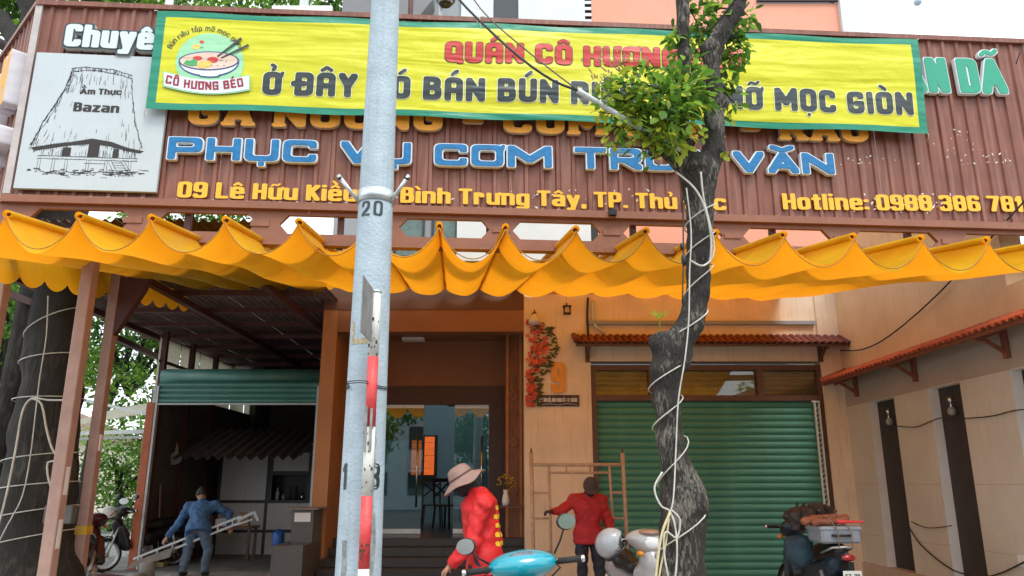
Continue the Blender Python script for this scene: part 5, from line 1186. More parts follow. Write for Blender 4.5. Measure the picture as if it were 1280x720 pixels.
# white cable spiralling round the street tree
def surf(px, py, Y=5.8, off=.0): return at(px, py, Y-off)
def wrap(pts, r_, lab, m=None, g='white cables on the street tree'): cable('wrapped_cable', pts, r_, m or M['cable'], lab, 'cable', 7, 4, g)
mp_ = [(p, r_) for p, r_ in zip(*allp[0])]
def tr(z):
    for (a, ra), (c, rc) in zip(mp_[:-1], mp_[1:]):
        if a.z <= z <= c.z: f_ = (z-a.z)/(c.z-a.z); return a.lerp(c, f_), ra+(rc-ra)*f_
    return mp_[-1]
pts = []; zs = [at(850, y, YT-.1).z for y in (735, 640, 553, 500, 455, 390, 332, 290, 255)]
nT = len(zs)-1
for i in range(nT*16+1):
    k = i/16; j = min(int(k), nT-1); f_ = k-j; z = zs[j]*(1-f_)+zs[j+1]*f_
    ang = 2*math.pi*k*1.0; c, r_ = tr(z); d = Vector((math.cos(ang), math.sin(ang), 0)); rr = r_*.93+.022
    pts.append(Vector((c.x+rr*d.x, c.y+rr*d.y, z+.04*math.cos(ang))))
MBt = MB().tube(pts, .0053, 7).build('wrapped_cable', M['cable']); tag(MBt, 'white cable spiralling up the whole trunk of the street tree', 'cable', 'white cables on the street tree')
wrap([surf(858, 235, off=.17), surf(864, 290, off=.16), surf(862, 340, off=.15), surf(861, 400, off=.15), surf(856, 450, off=.16), surf(848, 500, off=.15), surf(845, 560, off=.15), surf(842, 620, off=.22), surf(838, 640, off=.24)], .0058, 'straight white cable running down the front of the street tree')
wrap([surf(845, 215, off=.15), surf(868, 235, off=.2), surf(882, 262, off=.19), surf(889, 300, off=.16), surf(887, 330, off=.14)], .008, 'white cable crossing below the fork toward the right flank')
wrap([surf(876, 215, off=.18), surf(880, 250, off=.17), surf(893, 310, off=.12), surf(880, 332, off=.17), surf(862, 325, off=.2)], .008, 'thin pale cable slung from the fork to the right of the trunk')
wrap([surf(828, 590, off=.2), surf(818, 610, off=.2), surf(826, 632, off=.22), surf(838, 640, off=.24), surf(845, 665, off=.26), surf(846, 700, off=.26), surf(842, 740, off=.26)], .007, 'white cable loop hanging free at the left of the knot')
wrap([surf(840, 638, off=.26), surf(850, 650, off=.25), surf(846, 672, off=.26), surf(832, 665, off=.26), surf(830, 690, off=.26), surf(838, 735, off=.26)], .007, 'coil of white cable bunched under the knot')
wrap([surf(838, 640, off=.24), surf(828, 665, off=.25), surf(822, 700, off=.25), surf(816, 760, off=.25)], .010, 'yellowish cord falling left of the trunk foot', M['yellowcord'])
wrap([surf(836, 648, off=.24), surf(832, 680, off=.24), surf(824, 720, off=.25), surf(822, 760, off=.25)], .007, 'thin yellowish string beside the falling cord', M['yellowcord'])
wrap([surf(853, 240, off=.12), surf(854, 290, off=.12), surf(854, 330, off=.14), surf(853, 380, off=.14)], .006, 'thin dark hanging wire with a small plug left of the trunk', M['blackcable'])
pg = surf(855, 325, off=.14); tag(MB().ell((pg.x, pg.y, pg.z), (.022, .022, .05)).ell((pg.x-.012, pg.y, pg.z+.11), (.015, .015, .03)).build('wire_plug', M['black']), 'small black plug hanging beside the street tree under the beam', 'plug')
# ================= painted lamp pole =================
pole = empty('lamp_pole', (0, 0, 0), 0, 'thick pale blue painted concrete pole with stencilled 20 and a steel collar', 'pole')
PX, PYY = -1.01, 5.3
def prad(z): return .152-.0092*(z-.8) if z < 6 else .152-.0092*5.2-.004*(z-6)
m_pole = mat('pale_blue_pole', (.38, .47, .53), .65, .16, 5, .35, 45, streak=.38, streakcol=(.22, .27, .30)); 
zs_ = list(np.linspace(0, 9, 60)); MB().lathe([(prad(z), z) for z in zs_]+[(0, 9)], (PX, PYY, .0), n=28).build('shaft', m_pole, pole)
m_old = mat('bare_concrete_patch', (.36, .38, .38), .85, .35, 14, .5, 40, col2=(.13, .14, .14))
b = MB()
for z0, z1, a0, a1 in ((.1, 1.42, -75, -38), (1.42, 1.95, -62, -48), (.1, 1.25, -125, -112)):
    n = 9; m_ = 14; V = [(PX+(prad(z0+(z1-z0)*j/m_)+.0022)*math.cos(R(a0+(a1-a0)*i/n+(2.5*math.sin(j*1.7) if i in (0, n) else 0))), PYY+(prad(z0+(z1-z0)*j/m_)+.0022)*math.sin(R(a0+(a1-a0)*i/n+(2.5*math.sin(j*1.7) if i in (0, n) else 0))), z0+(z1-z0)*j/m_) for j in range(m_+1) for i in range(n+1)]
    b.add(V, [(j*(n+1)+i, j*(n+1)+i+1, (j+1)*(n+1)+i+1, (j+1)*(n+1)+i) for j in range(m_) for i in range(n)], 0, True)
b.build('worn_patch', m_old, pole)
def polewrap(name, loops, zb, cx_, sc, m, lift=.003, par=pole):
    """print glyph loops on the pole: u to the right in metres"""
    mb = MB()
    def T(u, z, y):
        zz_ = zb+z*sc; r_ = prad(zz_)+lift; a_ = -math.pi/2+(u*sc+cx_)/r_; return (PX+r_*math.cos(a_), PYY+r_*math.sin(a_), zz_)
    slab(mb, loops, 0, None, 0, T=T); return mb.build(name, m, par, fix=False)
zc_ = at(475, 268, 5.15).z
for ch, dx in (('2', -.085), ('0', .01)): polewrap('stencil_digit', glyph(ch, 'stencil'), zc_, dx, .115, M['inkdark'])
zc_ = at(475, 612, 5.15).z
for ch, dx in (('1', -.14), ('3', .055)): polewrap('stencil_digit', glyph(ch, 'stencil'), zc_, dx, .17, M['inkdark'])
zk = at(480, 239, 5.15).z; cl_ = empty('pole_collar', (PX, PYY, zk), 0, 'shiny steel collar with two short pipe arms on the blue pole', 'bracket')
r0 = prad(zk); MB().lathe([(r0+.004, -.045), (r0+.009, -.045), (r0+.009, .045), (r0+.004, .045)], n=28).build('collar_band', M['steel'], cl_)
for s_ in (-1, 1):
    a = Vector((s_*(r0+.0), -.05, -.03)); e = Vector((s_*(r0+.125+(.02 if s_ < 0 else 0)), -.09, .15)); o = MB().tube([a, e], .015, 10).build('pipe_arm', M['steel'], cl_)
    MB().tube([e+Vector((0, 0, -.03)), e+Vector((s_*-.03, -.03, -.03))], .008, 6).build('bolt', M['ink'], cl_)
b = MB(); n = 4      # notices glued to the pole
for (u0, u1, z0, z1) in ((-.125, .08, at(480, 429, 5.15).z, at(480, 422, 5.15).z), (.05, .082, at(480, 429, 5.15).z, at(480, 384, 5.15).z), (-.125, -.10, at(480, 429, 5.15).z, at(480, 400, 5.15).z)):
    V = []
    for z in (z0, z1):
        for i in range(5): r_ = prad(z)+.003; a_ = -math.pi/2+(u0+(u1-u0)*i/4)/r_; V.append((PX+r_*math.cos(a_), PYY+r_*math.sin(a_), z))
    b.add(V, [(i, i+1, 6+i, 5+i) for i in range(4)])
b.build('glued_notice', mat('old_paper', (.6, .52, .32), .7, .3, 60, col2=(.25, .2, .14)), pole)
# red and white pipe strapped to the pole
p0, p1 = at(454, 725, 5.02), at(470, 366, 5.06); p00 = p0+(p0-p1)*.32
sp = empty('striped_pipe', tuple(p00), 0, 'worn red and white sign pipe strapped to the blue pole', 'sign post')
m_rd = mat('worn_red_paint', (.62, .03, .04), .5, .15, 9, .15, 40, col2=(.66, .1, .09), streak=.18, streakcol=(.6, .35, .33)); m_wt = mat('worn_white_paint', (.66, .66, .62), .55, .1, 14, .15, 40, streak=.3, streakcol=(.28, .2, .13))
def on(py):
    t_ = min(range(400), key=lambda k: abs((lambda v: 360-FP*(v.z-CZ-0)*0+0 if False else 0)(p0)-0)) if False else None
    # point of the pipe seen at that image row
    lo_, hi_ = 0.0, 1.4
    def row(p): dx = p-Vector((0, 0, CZ)); f_ = dx.y*math.cos(PITCH)+dx.z*math.sin(PITCH); u_ = -dx.y*math.sin(PITCH)+dx.z*math.cos(PITCH); return 360-FP*u_/f_
    for _ in range(40):
        m_ = (lo_+hi_)/2
        if row(p00.lerp(p1, m_)) > py: lo_ = m_
        else: hi_ = m_
    return p00.lerp(p1, lo_)
seq = [(780, m_wt), (710, m_rd), (620, m_wt), (532, m_rd), (446, m_wt), (366, None)]
o0 = p00
prev = p00
for i, (py, m_) in enumerate(seq):
    pass
cuts = [p00, on(711), on(620), on(534), on(446), p1]
for i, (a, c) in enumerate(zip(cuts[:-1], cuts[1:])): MB().tube([a-o0, c-o0], .036, 16).build('pipe', m_rd if i in (1, 3) else m_wt, sp)
MB().tube([p1-o0, p1-o0+Vector((0, 0, .012))], .04, 16).build('cap', M['steel'], sp)
yt = lambda a, c, y0: at(a, c, y0)
zt0, zb0 = at(456, 345, 4.66).z, at(456, 415, 4.66).z
MB().box(-.0, .006, 4.64-o0.y, p1.y-.03-o0.y, zb0-o0.z, zt0-o0.z).build('sign_plate', mat('weathered_plate', (.22, .24, .25), .6, .3, 8, streak=.3, streakcol=(.4, .42, .42)), sp, (at(461, 380, 4.9).x-o0.x+.0, 0, 0), (0, 0, R(.5)))
b = MB()
for py, rr in ((478, .0), (480.5, .0)):
    p = on(py); c = Vector((PX, PYY, p.z)); r_ = prad(p.z)+.006; pts = []
    for k in range(32):
        a_ = 2*math.pi*k/32; q_ = Vector((c.x+r_*math.cos(a_), c.y+r_*math.sin(a_), p.z+.006*math.sin(a_*3)))
        if -2.3 < (a_-2*math.pi if a_ > math.pi else a_) < -1.1: q_.y = min(q_.y, p.y-.04)
        pts.append(q_-o0)
    b.tube(pts, .0035, 5, closed=True)
b.build('strap_wire', M['blackcable'], sp)
b = MB(); p = on(540)-o0; b.box(p.x-.03, p.x-.012, p.y-.05, p.y-.036, p.z-.13, p.z+.16).box(p.x+.006, p.x+.022, p.y-.05, p.y-.036, p.z-.12, p.z+.15); b.build('metal_strip', mat('dull_strip', (.25, .25, .24), .5, .3, 20), sp)
rs = random.Random(9); b = MB()
for k in range(42):
    f_ = rs.random(); p = on(rs.choice([rs.uniform(400, 445), rs.uniform(535, 620), rs.uniform(680, 700)]))-o0; a_ = rs.uniform(-2.6, -.5); w_ = rs.uniform(.002, .007)
    r_ = .0368; b.box(p.x+r_*math.cos(a_)-w_, p.x+r_*math.cos(a_)+w_, p.y+r_*math.sin(a_)-.002, p.y+r_*math.sin(a_)+.002, p.z-w_*1.5, p.z+w_*2)
b.build('rust_chips', mat('rust', (.07, .04, .025), .8), sp)['kind'] = 'stuff'
# ================= things above the sign and overhead cables =================
lp = at(556, 0, 7.5); t = empty('floodlight', (lp.x, 7.6, lp.z), 0, 'round dark floodlight on a short pipe above the banner', 'lamp')
MB().lathe([(0, .02), (.06, .0), (.11, .06), (.12, .13), (.09, .2), (0, .22)], (0, 0, 0), n=20).build('housing', mat('lamp_green_black', (.02, .045, .05), .35), t)
MB().lathe([(.0, -.0), (.075, -.005), (.085, .012)], (0, -.03, .02), n=20).build('lens', mat('lamp_lens', (.45, .6, .7), .1), t)
zt_ = 6.5-lp.z; MB().tube([(-.06, .05, .05), (-.06, .05, zt_)], .022, 8).build('stem', M['zinc'], t)
lp = at(208, 10, 7.7); t = empty('flag_pipe', (lp.x, 7.75, 6.3), 0, 'short pale pipe sticking up behind the left end of the banner', 'pipe'); MB().tube([(0, 0, 0), (0, 0, 1.2)], .045, 12).build('pipe', M['zinc'], t)
for px, lab in ((513, 'thin dark post rising behind the banner right of the blue pole'),):
    lp = at(px, 15, 9); t = empty('dark_post', (lp.x, 9, 5.4), 0, lab, 'post'); MB().tube([(0, 0, 0), (0, 0, 4.5)], .035, 8).build('pipe', M['maroon'], t)
lp = at(378, 12, 10); t = empty('white_strip_sign', (lp.x, 10, lp.z), 0, 'narrow white strip sign on a post above the banner', 'sign')
MB().box(-.45, .45, -.03, .03, -.04, .05).build('strip', M['white_p'], t); MB().box(-.06, .06, .031, .1, -1.4, .6).build('strip_post', M['zinc'], t)
lp = at(1147, 3, 30); t = empty('distant_lamp', (lp.x, 30, lp.z), 0, 'tiny blue grey lamp against the white sky at the upper right', 'lamp')
MB().ell((0, 0, 0), (.18, .18, .15)).build('lamp_head', mat('far_grey', (.3, .38, .45), .6), t); MB().tube([(0, 0, .1), (0, .5, 3)], .03, 6).build('hanger', MATS['far_grey'], t)
O = lambda px, py, y: at(px, py, y)
cable('overhead_cable', [O(858, 190, 5.65), O(820, 172, 5.6), O(780, 148, 5.5), O(750, 130, 5.45), O(722, 113, 5.4)], .022, M['zinc'], 'thick grey hose slung from the tree fork, lower part of the sagging line')
cable('overhead_cable', [O(722, 113, 5.4), O(690, 100, 5.4), O(650, 72, 5.4), O(610, 36, 5.5), O(570, -5, 5.6), O(530, -60, 5.8)], .010, M['blackcable'], 'black overhead cable crossing the banner to the top edge')
cable('overhead_cable', [O(728, 116, 5.4), O(700, 96, 5.4), O(640, 48, 5.5), O(600, 10, 5.6), O(560, -50, 5.8)], .006, mat('brown_wire', (.12, .09, .07), .6), 'thin brown overhead wire beside the black cable')
cable('overhead_cable', [O(884, 40, 5.7), O(902, 22, 5.6), O(920, -2, 5.4), O(960, -60, 5)], .007, M['blackcable'], 'short black wire from the right limb to the top edge')
cable('overhead_cable', [O(1281, 55, 7.3), O(1275, 66, 7.3), O(1270, 80, 7.35)], .006, M['blackcable'], 'thin wire at the upper right corner of the sign')
b = MB()
for x0, y0, x1, y1 in ((597, 0, 601, 36), (602, 10, 596, 30), (592, 22, 606, 20), (594, 8, 600, 12)): b.tube([O(x0, y0, 7.2), O(x1, y1, 7.2)], .006, 5)
tag(b.build('wire_tie', M['white_p']), 'knot of white wire ties hanging over the banner top', 'wire')
# ================= people =================
def V3(*a): return Vector(a)
def hand(Gd, V, w, d, side, n, curl=.5):
    """palm and five fingers at wrist w, pointing d; n = palm normal"""
    d = d.normalized(); n = n.normalized(); s = d.cross(n).normalized()*side
    pc = w+d*.045; V = smin(V, cap(Gd, w+d*.01+s*.012, w+d*.075+s*.022, .022, .019), .01); V = smin(V, cap(Gd, w+d*.01-s*.012, w+d*.075-s*.022, .022, .019), .01)
    for k, (o_, L_) in enumerate(((-.030, .062), (-.010, .072), (.010, .068), (.030, .052))):
        a = w+d*.082+s*o_; m_ = a+(d*(1-curl*.5)+n*curl*.7).normalized()*L_*.5; e = m_+(d*(1-curl*1.3)+n*curl*1.2).normalized()*L_*.5
        V = np.minimum(V, smin(cap(Gd, a, m_, .0105, .010), cap(Gd, m_, e, .010, .0085), .004))
    a = w+d*.03-s*.03; m_ = a+(d*.6-s*.8+n*.3).normalized()*.035; e = m_+(d*.8-s*.1+n*.6).normalized()*.03
    return smin(V, smin(cap(Gd, a, m_, .013, .0115), cap(Gd, m_, e, .0115, .010), .004), .008)
def person(loc, rz, J, label, jacket, trousers, skin, hair=None, gloves=None, long_hem=.12, hat=None, mask=None, face=(0, -1, 0), h=.0135):
    t = empty('person', loc, rz, label, 'person'); J = {k: Vector(v) for k, v in J.items()}
    allv = list(J.values()); lo = [min(v[i] for v in allv)-.24 for i in range(3)]; hi = [max(v[i] for v in allv)+.26 for i in range(3)]; lo[2] = -.01
    ax_, Gd = grid(lo, hi, h); F_ = Vector(face).normalized(); H = J['head']
    sh = (J['sl']+J['sr'])/2; sw = (J['sr']-J['sl']).normalized(); up = (J['neck']-J['pelvis']).normalized(); fw = sw.cross(up)
    # one continuous body
    V = elp(Gd, H, (.078, .096, .115), Matrix((F_.cross(Vector((0, 0, 1))).normalized(), F_, F_.cross(Vector((0, 0, 1))).normalized().cross(F_))).transposed())
    hx_ = F_.cross(Vector((0, 0, 1))).normalized(); hz_ = hx_.cross(F_)
    V = smin(V, cap(Gd, H+F_*.05-hz_*.06, H+F_*.065-hz_*.085, .045, .035), .03)          # jaw
    V = smin(V, cap(Gd, H+F_*.088+hz_*.0, H+F_*.105-hz_*.028, .010, .016), .012)           # nose
    for s_ in (-1, 1): V = smin(V, elp(Gd, H+hx_*.08*s_-hz_*.01, (.014, .022, .032)), .01); V = np.maximum(V, -(elp(Gd, H+F_*.102+hx_*.03*s_+hz_*.012, (.016, .016, .010))))
    V = np.maximum(V, -elp(Gd, H+F_*.108-hz_*.058, (.024, .014, .004)))
    V = smin(V, cap(Gd, H-hz_*.05-F_*.02, J['neck'], .055, .06), .03)
    ch = J['neck'].lerp(J['pelvis'], .33)
    T_ = smin(cap(Gd, ch-sw*.08, ch+sw*.08, .115), cap(Gd, J['pelvis']-sw*.07+V3(0, 0, .02), J['pelvis']+sw*.07+V3(0, 0, .02), .105), .12); T_ = smin(T_, cap(Gd, ch, J['pelvis'], .12, .11), .06)
    V = smin(V, T_, .05); V = smin(V, cap(Gd, J['sl'], J['sr'], .06), .06)
    arms = []
    for s_, a, e, w in ((-1, 'sl', 'el', 'wl'), (1, 'sr', 'er', 'wr')):
        A_ = smin(cap(Gd, J[a], J[e], .055, .042), cap(Gd, J[e], J[w], .041, .027), .02); arms.append((a, e, w)); V = smin(V, A_, .03)
    for s_, a, k, f in ((-1, 'hl', 'kl', 'al'), (1, 'hr', 'kr', 'ar')):
        V = smin(V, smin(cap(Gd, J[a], J[k], .088, .058), cap(Gd, J[k], J[f], .056, .038), .02), .04)
    for s_, e, w in ((-1, 'el', 'wl'), (1, 'er', 'wr')):
        d = (J[w]-J[e]); pn = J.get('p'+w, V3(0, 0, -1)-d.normalized()*.0); V = hand(Gd, V, J[w], d, s_, (pn-d.normalized()*pn.dot(d.normalized())), .6)
    fd = Vector(J.get('foot', fw)); fd.z = 0; fd = fd.normalized()
    for f in ('al', 'ar'): V = smin(V, cap(Gd, J[f]-fd*.05+V3(0, 0, -.03), J[f]+fd*.15+V3(0, 0, -.045), .042, .032), .02)
    gl = gloves or skin; mk_ = mask or skin
    zA = J['al'].z+.06
    wl, wr = np.array(J['wl']), np.array(J['wr']); hh = np.array(H)
    def mf(x, y, z):
        p = np.stack([x, y, z], 1); o = np.zeros(len(x)); hd = ((np.abs(p-wl)).max(1) < .17) | ((np.abs(p-wr)).max(1) < .17); o[hd] = 1; o[(np.linalg.norm(p-hh, axis=1) < .17) & (z < H.z+.6)] = 2; o[z < zA] = 3; return o
    nets(V, ax_, 'body', [skin, gl, mk_, M['rubber']], t, matfn=mf)
    Qt = cap(Gd, J['pelvis']-sw*.07, J['pelvis']+sw*.07, .125)
    for a, k in (('hl', 'kl'), ('hr', 'kr')): Qt = smin(Qt, cap(Gd, J[a], J[k], .105, .076), .03)
    # jacket
    w1 = .014*wob(Gd, 24)+.009*wob(Gd, 47, 4)+.005*wob(Gd, 95, 2)
    hemz = J['pelvis']-up*long_hem
    C = smin(T_, cap(Gd, J['neck']-V3(0, 0, .03), ch, .085, .12), .05); C = smin(C, cap(Gd, ch, hemz, .13, .15), .06); C = smin(C, cap(Gd, hemz-sw*.08, hemz+sw*.08, .11, .11), .08)
    C = smin(C, cap(Gd, J['sl'], J['sr'], .075), .05); C -= .012
    for a, e, w in arms: C = smin(C, smin(cap(Gd, J[a], J[e], .068, .058), cap(Gd, J[e], J[w], .058, .044), .02)-.008, .035)
    C += w1+.0035*np.sin(Gd[2]*58+4*np.sin(Gd[0]*13)+4*np.sin(Gd[1]*11))
    C = np.minimum(C, T_-.010)
    for a, e, w in arms: C = np.minimum(C, smin(cap(Gd, J[a], J[e], .064, .052), cap(Gd, J[e], J[w], .051, .037), .02)+w1*.4)
    C = np.minimum(C, Qt-.012)
    C = np.maximum(C, -(cap(Gd, J['neck']+up*.02, J['neck']+up*.14, .062, .09)))
    X, Y, Z = Gd; C = np.maximum(C, -((X-hemz.x)*up.x+(Y-hemz.y)*up.y+(Z-hemz.z)*up.z)-.01)
    C = np.maximum(C, -(cap(Gd, hemz-up*.12, hemz-up*.005, .12, .10)))
    for a, e, w in arms:
        d = (J[w]-J[e]).normalized(); r_ = np.sqrt((X-J[w].x)**2+(Y-J[w].y)**2+(Z-J[w].z)**2)
        C = np.maximum(C, np.where(r_ < .2, ((X-J[w].x)*d.x+(Y-J[w].y)*d.y+(Z-J[w].z)*d.z)+.005, -9))
    jk = nets(C, ax_, 'jacket', jacket, t)
    Q = cap(Gd, J['pelvis']-sw*.07, J['pelvis']+sw*.07, .118)
    for a, k, f in (('hl', 'kl', 'al'), ('hr', 'kr', 'ar')): Q = smin(Q, smin(cap(Gd, J[a], J[k], .105, .076), cap(Gd, J[k], J[f], .076, .062), .02), .03)
    Q += .006*np.sin(Gd[2]*50+4*np.sin(Gd[0]*15)+3*np.sin(Gd[1]*13))+.011*wob(Gd, 22, 5)+.008*wob(Gd, 48, 1); Q = np.maximum(Q, (J['al'].z-.01)-Z)
    nets(Q, ax_, 'trousers', trousers, t)
    if hair is not None:
        Hh = elp(Gd, H+hz_*.012-F_*.01, (.088, .104, .122)); Hh = np.maximum(Hh, ((X-H.x)*F_.x+(Y-H.y)*F_.y+(Z-H.z)*F_.z)-.055); Hh = np.maximum(Hh, -(((X-H.x)*hz_.x+(Y-H.y)*hz_.y+(Z-H.z)*hz_.z)+.055)); Hh += .009*wob(Gd, 70)
        nets(Hh, ax_, 'hair', hair, t)
    if hat: hat(t, H, F_, hx_, hz_)
    return t, J, jk
m_redj = mat('red_jacket', (.58, .012, .015), .65, .12, 5, .25, 60); m_dredj = mat('deep_red_jacket', (.42, .015, .018), .7, .12, 5, .25, 60); m_denim = mat('blue_work_shirt', (.045, .125, .27), .75, .2, 7, .3, 90); m_jean = mat('faded_jeans', (.10, .15, .22), .8, .2, 6, .3, 90)
m_skin = mat('skin', (.38, .19, .12), .55, .05, 8); m_glove = mat('dark_glove', (.05, .018, .018), .7); m_mask = mat('black_face_cloth', (.018, .014, .018), .8); m_dk = mat('navy_trousers', (.022, .025, .04), .8, .15, 6, .2, 60); m_hatm = mat('taupe_hat_cloth', (.30, .20, .17), .8, .12, 12, .3, 90)
# worker bending away in blue
b0 = at(240, 722, 13.6)
person((b0.x, 13.6, .1), 0, dict(head=(-.11, .34, 1.33), neck=(-.05, .27, 1.21), pelvis=(.03, 0, .80), sl=(-.24, .20, 1.13), sr=(.19, .22, 1.15), el=(-.40, .22, .86), wl=(-.52, .06, .62), er=(.42, .30, 1.0), wr=(.52, .14, .80), hl=(-.07, 0, .76), hr=(.13, 0, .76), kl=(-.14, .05, .42), kr=(.20, .06, .42), al=(-.17, 0, .08), ar=(.20, 0, .08), foot=(0, 1, 0)),
       'person in blue work shirt and jeans bending to carry a metal frame', m_denim, m_jean, m_skin, hair=mat('black_hair', (.012, .010, .009), .5, bump=.5, bscale=200), face=(-.25, .8, -.45))
ca, cb = V3(b0.x-.98, 13.50, .34), V3(b0.x+.72, 13.66, 1.02)
t = empty('carried_frame', tuple(ca), 0, 'long grey metal ladder-like frame held by the worker in blue', 'metal frame'); d = cb-ca
for o_ in (-.05, .05): MB().bar(V3(0, 0, o_), d+V3(0, 0, o_), .035, .035).build('rail', M['zinc'], t)
for k in range(7): c = d*(.08+k*.14); MB().bar(c+V3(0, 0, -.05), c+V3(0, 0, .05), .02, .02).build('rung', M['zinc'], t)
MB().poly([(-.1, -.12), (.62, .08), (.66, .24), (.0, .0)], -.02, .02).build('panel', mat('dusty_panel', (.22, .20, .17), .8, .2, 6), t)
MB().bar(d+V3(-.05, 0, -.02), d+V3(.22, 0, .12), .05, .05).bar(d+V3(.22, 0, .13), d+V3(.30, 0, -.02), .045, .05).bar(d+V3(-.1, 0, -.1), d+V3(.2, 0, .0), .03, .03).build('end_bracket', M['silver'], t)
# worker in red with sun hat, nearest
def sunhat(t, H, F_, hx_, hz_):
    q_ = Matrix((hx_, F_, hz_)).transposed(); base = H+hz_*.045
    prof = [(.0, .105), (.05, .102), (.085, .085), (.100, .05), (.112, 0), (.125, -.012), (.16, -.035), (.20, -.062), (.205, -.066), (.198, -.070), (.158, -.045), (.108, -.02)]
    b = MB(); n = 40
    for r_, z in prof:
        for k in range(n):
            a = 2*math.pi*k/n; zz_ = z+(.012*math.sin(a*3+1)+.008*math.sin(a*5) if r_ > .13 else 0)-(.05*max(0, r_-.12)/.08*abs(math.sin(a))**2*0); v = q_ @ Vector((r_*math.cos(a), r_*1.05*math.sin(a), zz_)); b.v.append(tuple(base+v))
    for i in range(len(prof)-1):
        for k in range(n): b.f.append((i*n+k, i*n+(k+1) % n, (i+1)*n+(k+1) % n, (i+1)*n+k)); b.m.append(0); b.sm.append(True)
    ht = b.build('sun_hat', m_hatm, t)
    bb = MB(); pts = [base+q_ @ Vector((.113*math.cos(a), .119*math.sin(a), .012)) for a in np.linspace(0, 2*math.pi, 31)[:-1]]; bb.tube(pts, .009, 6, closed=True, sx=.4).build('hat_band', mat('hat_band_brown', (.14, .08, .07), .8), ht)
r0_ = at(597, 600, 7.0)
t, J, jk = person((r0_.x, 7.0, .1), 0, dict(head=(-.125, 0, 1.53), neck=(.0, 0, 1.44), pelvis=(.07, 0, .90), sl=(.06, -.19, 1.35), sr=(.05, .19, 1.35), el=(-.02, -.27, 1.04), wl=(-.21, -.25, .84), er=(-.02, .24, 1.06), wr=(-.20, .24, .86), hl=(.06, -.09, .87), hr=(.06, .09, .87), kl=(-.12, -.1, .50), kr=(.16, .1, .47), al=(-.1, -.1, .08), ar=(.36, .1, .12), foot=(-1, 0, 0)),
       'person in bright red jacket and taupe sun hat walking past the porch', m_redj, m_dk, m_skin, hat=sunhat, mask=m_mask, face=(-.80, -.08, -.5), long_hem=.14, h=.012)
# yellow print down the back of the jacket
b = MB(); my2 = mat('yellow_print', (.8, .5, .03), .6); rs = random.Random(4)
import mathutils
bpy.context.view_layer.update(); bvh = mathutils.bvhtree.BVHTree.FromObject(jk, bpy.context.evaluated_depsgraph_get())
for r_ in range(5):
    for c_ in range(3):
        y0 = -.10+c_*.055; z0 = 1.30-r_*.075; tri = []
        for (yy, zz_) in ((y0-.02, z0-.012), (y0+.022, z0-.02+rs.uniform(0, .01)), (y0+.026, z0+.018), (y0+.004, z0+.03), (y0-.024, z0+.014)):
            hit = bvh.ray_cast(Vector((.6, yy, zz_)), Vector((-1, 0, 0)))[0]
            tri.append((hit.x+.006, hit.y, hit.z) if hit else (.2, yy, zz_))
        b.add(tri, [(0, 1, 2), (0, 2, 3), (0, 3, 4)])
b.build('back_print', my2, t, fix=False)
# worker in red by the scaffold frame
def cap_hat(t, H, F_, hx_, hz_):
    lo = [c-.2 for c in H]; hi = [c+.2 for c in H]; a_, G2 = grid(lo, hi, .011); X, Y, Z = G2
    V = elp(G2, H+hz_*.02, (.10, .118, .125)); up_ = ((X-H.x)*hz_.x+(Y-H.y)*hz_.y+(Z-H.z)*hz_.z); V = np.maximum(V, -(up_+.0)); br = elp(G2, H+F_*.10+hz_*.02, (.095, .09, .014), Matrix((hx_, F_, hz_)).transposed()); V = smin(V, br, .015)
    nets(V, a_, 'cap', mat('dark_brown_cap', (.065, .045, .042), .8, .1, 9), t)
w0 = at(735, 640, 10.8)
person((w0.x, 10.8, .1), 0, dict(head=(.03, -.10, 1.465), neck=(.0, -.02, 1.36), pelvis=(.0, .0, .86), sl=(-.185, 0, 1.29), sr=(.185, 0, 1.28), el=(-.36, -.06, 1.16), wl=(-.50, -.14, 1.15), er=(.27, .02, 1.02), wr=(.30, -.10, .80), hl=(-.09, 0, .84), hr=(.09, 0, .84), kl=(-.10, -.03, .46), kr=(.13, -.02, .46), al=(-.10, 0, .08), ar=(.15, 0, .08), foot=(0, -1, 0)),
       'person in dark red jacket and black face cover holding the scaffold frame', m_dredj, m_dk, m_skin, hat=cap_hat, mask=m_mask, gloves=m_glove, face=(.05, -.8, -.6))
# scaffold frame
YS = 10.98; sf = empty('scaffold_frame', (at(720, 640, YS).x, YS, .1), 0, 'rusty beige scaffold frame standing upright behind the worker', 'scaffold'); sx0 = at(720, 640, YS).x
m_sc = mat('rusty_beige_pipe', (.50, .33, .22), .7, .25, 14, .2, 50, streak=.25, streakcol=(.22, .10, .06)); a2 = lambda px, py: at(px, py, YS)-V3(sx0, YS, .1)
Lf, Rt = a2(664, 566), a2(778, 566); Lb, Rb = V3(Lf.x+.03, 0, 0), V3(Rt.x+.03, 0, 0)
def pf(a, c, r_=.021, n='tube'): MB().tube([a, a.lerp(c, .5)+V3(0, random.uniform(-.006, .006), 0), c], r_*1.25, 10).build(n, m_sc, sf)
pf(Lf, Lb, .022, 'leg'); pf(Rt, Rb, .022, 'leg')
def tt(a, c, z): return a.lerp(c, (a.z-z)/(a.z-c.z))
zr = lambda py: a2(720, py).z
for z, x0, x1, r_ in ((zr(581), 0, 1, .020), (zr(591), .19, .84, .015)):
    a, c = tt(Lf, Lb, z), tt(Rt, Rb, z); pf(a.lerp(c, x0), a.lerp(c, x1), r_, 'top_rail')
il, ir = tt(Lf, Lb, zr(581)).lerp(tt(Rt, Rb, zr(581)), .19), tt(Lf, Lb, zr(581)).lerp(tt(Rt, Rb, zr(581)), .85)
ilb, irb = V3(il.x+.02, 0, .45), V3(ir.x+.04, 0, .45); pf(il, ilb, .015, 'inner_post'); pf(ir, irb, .015, 'inner_post')
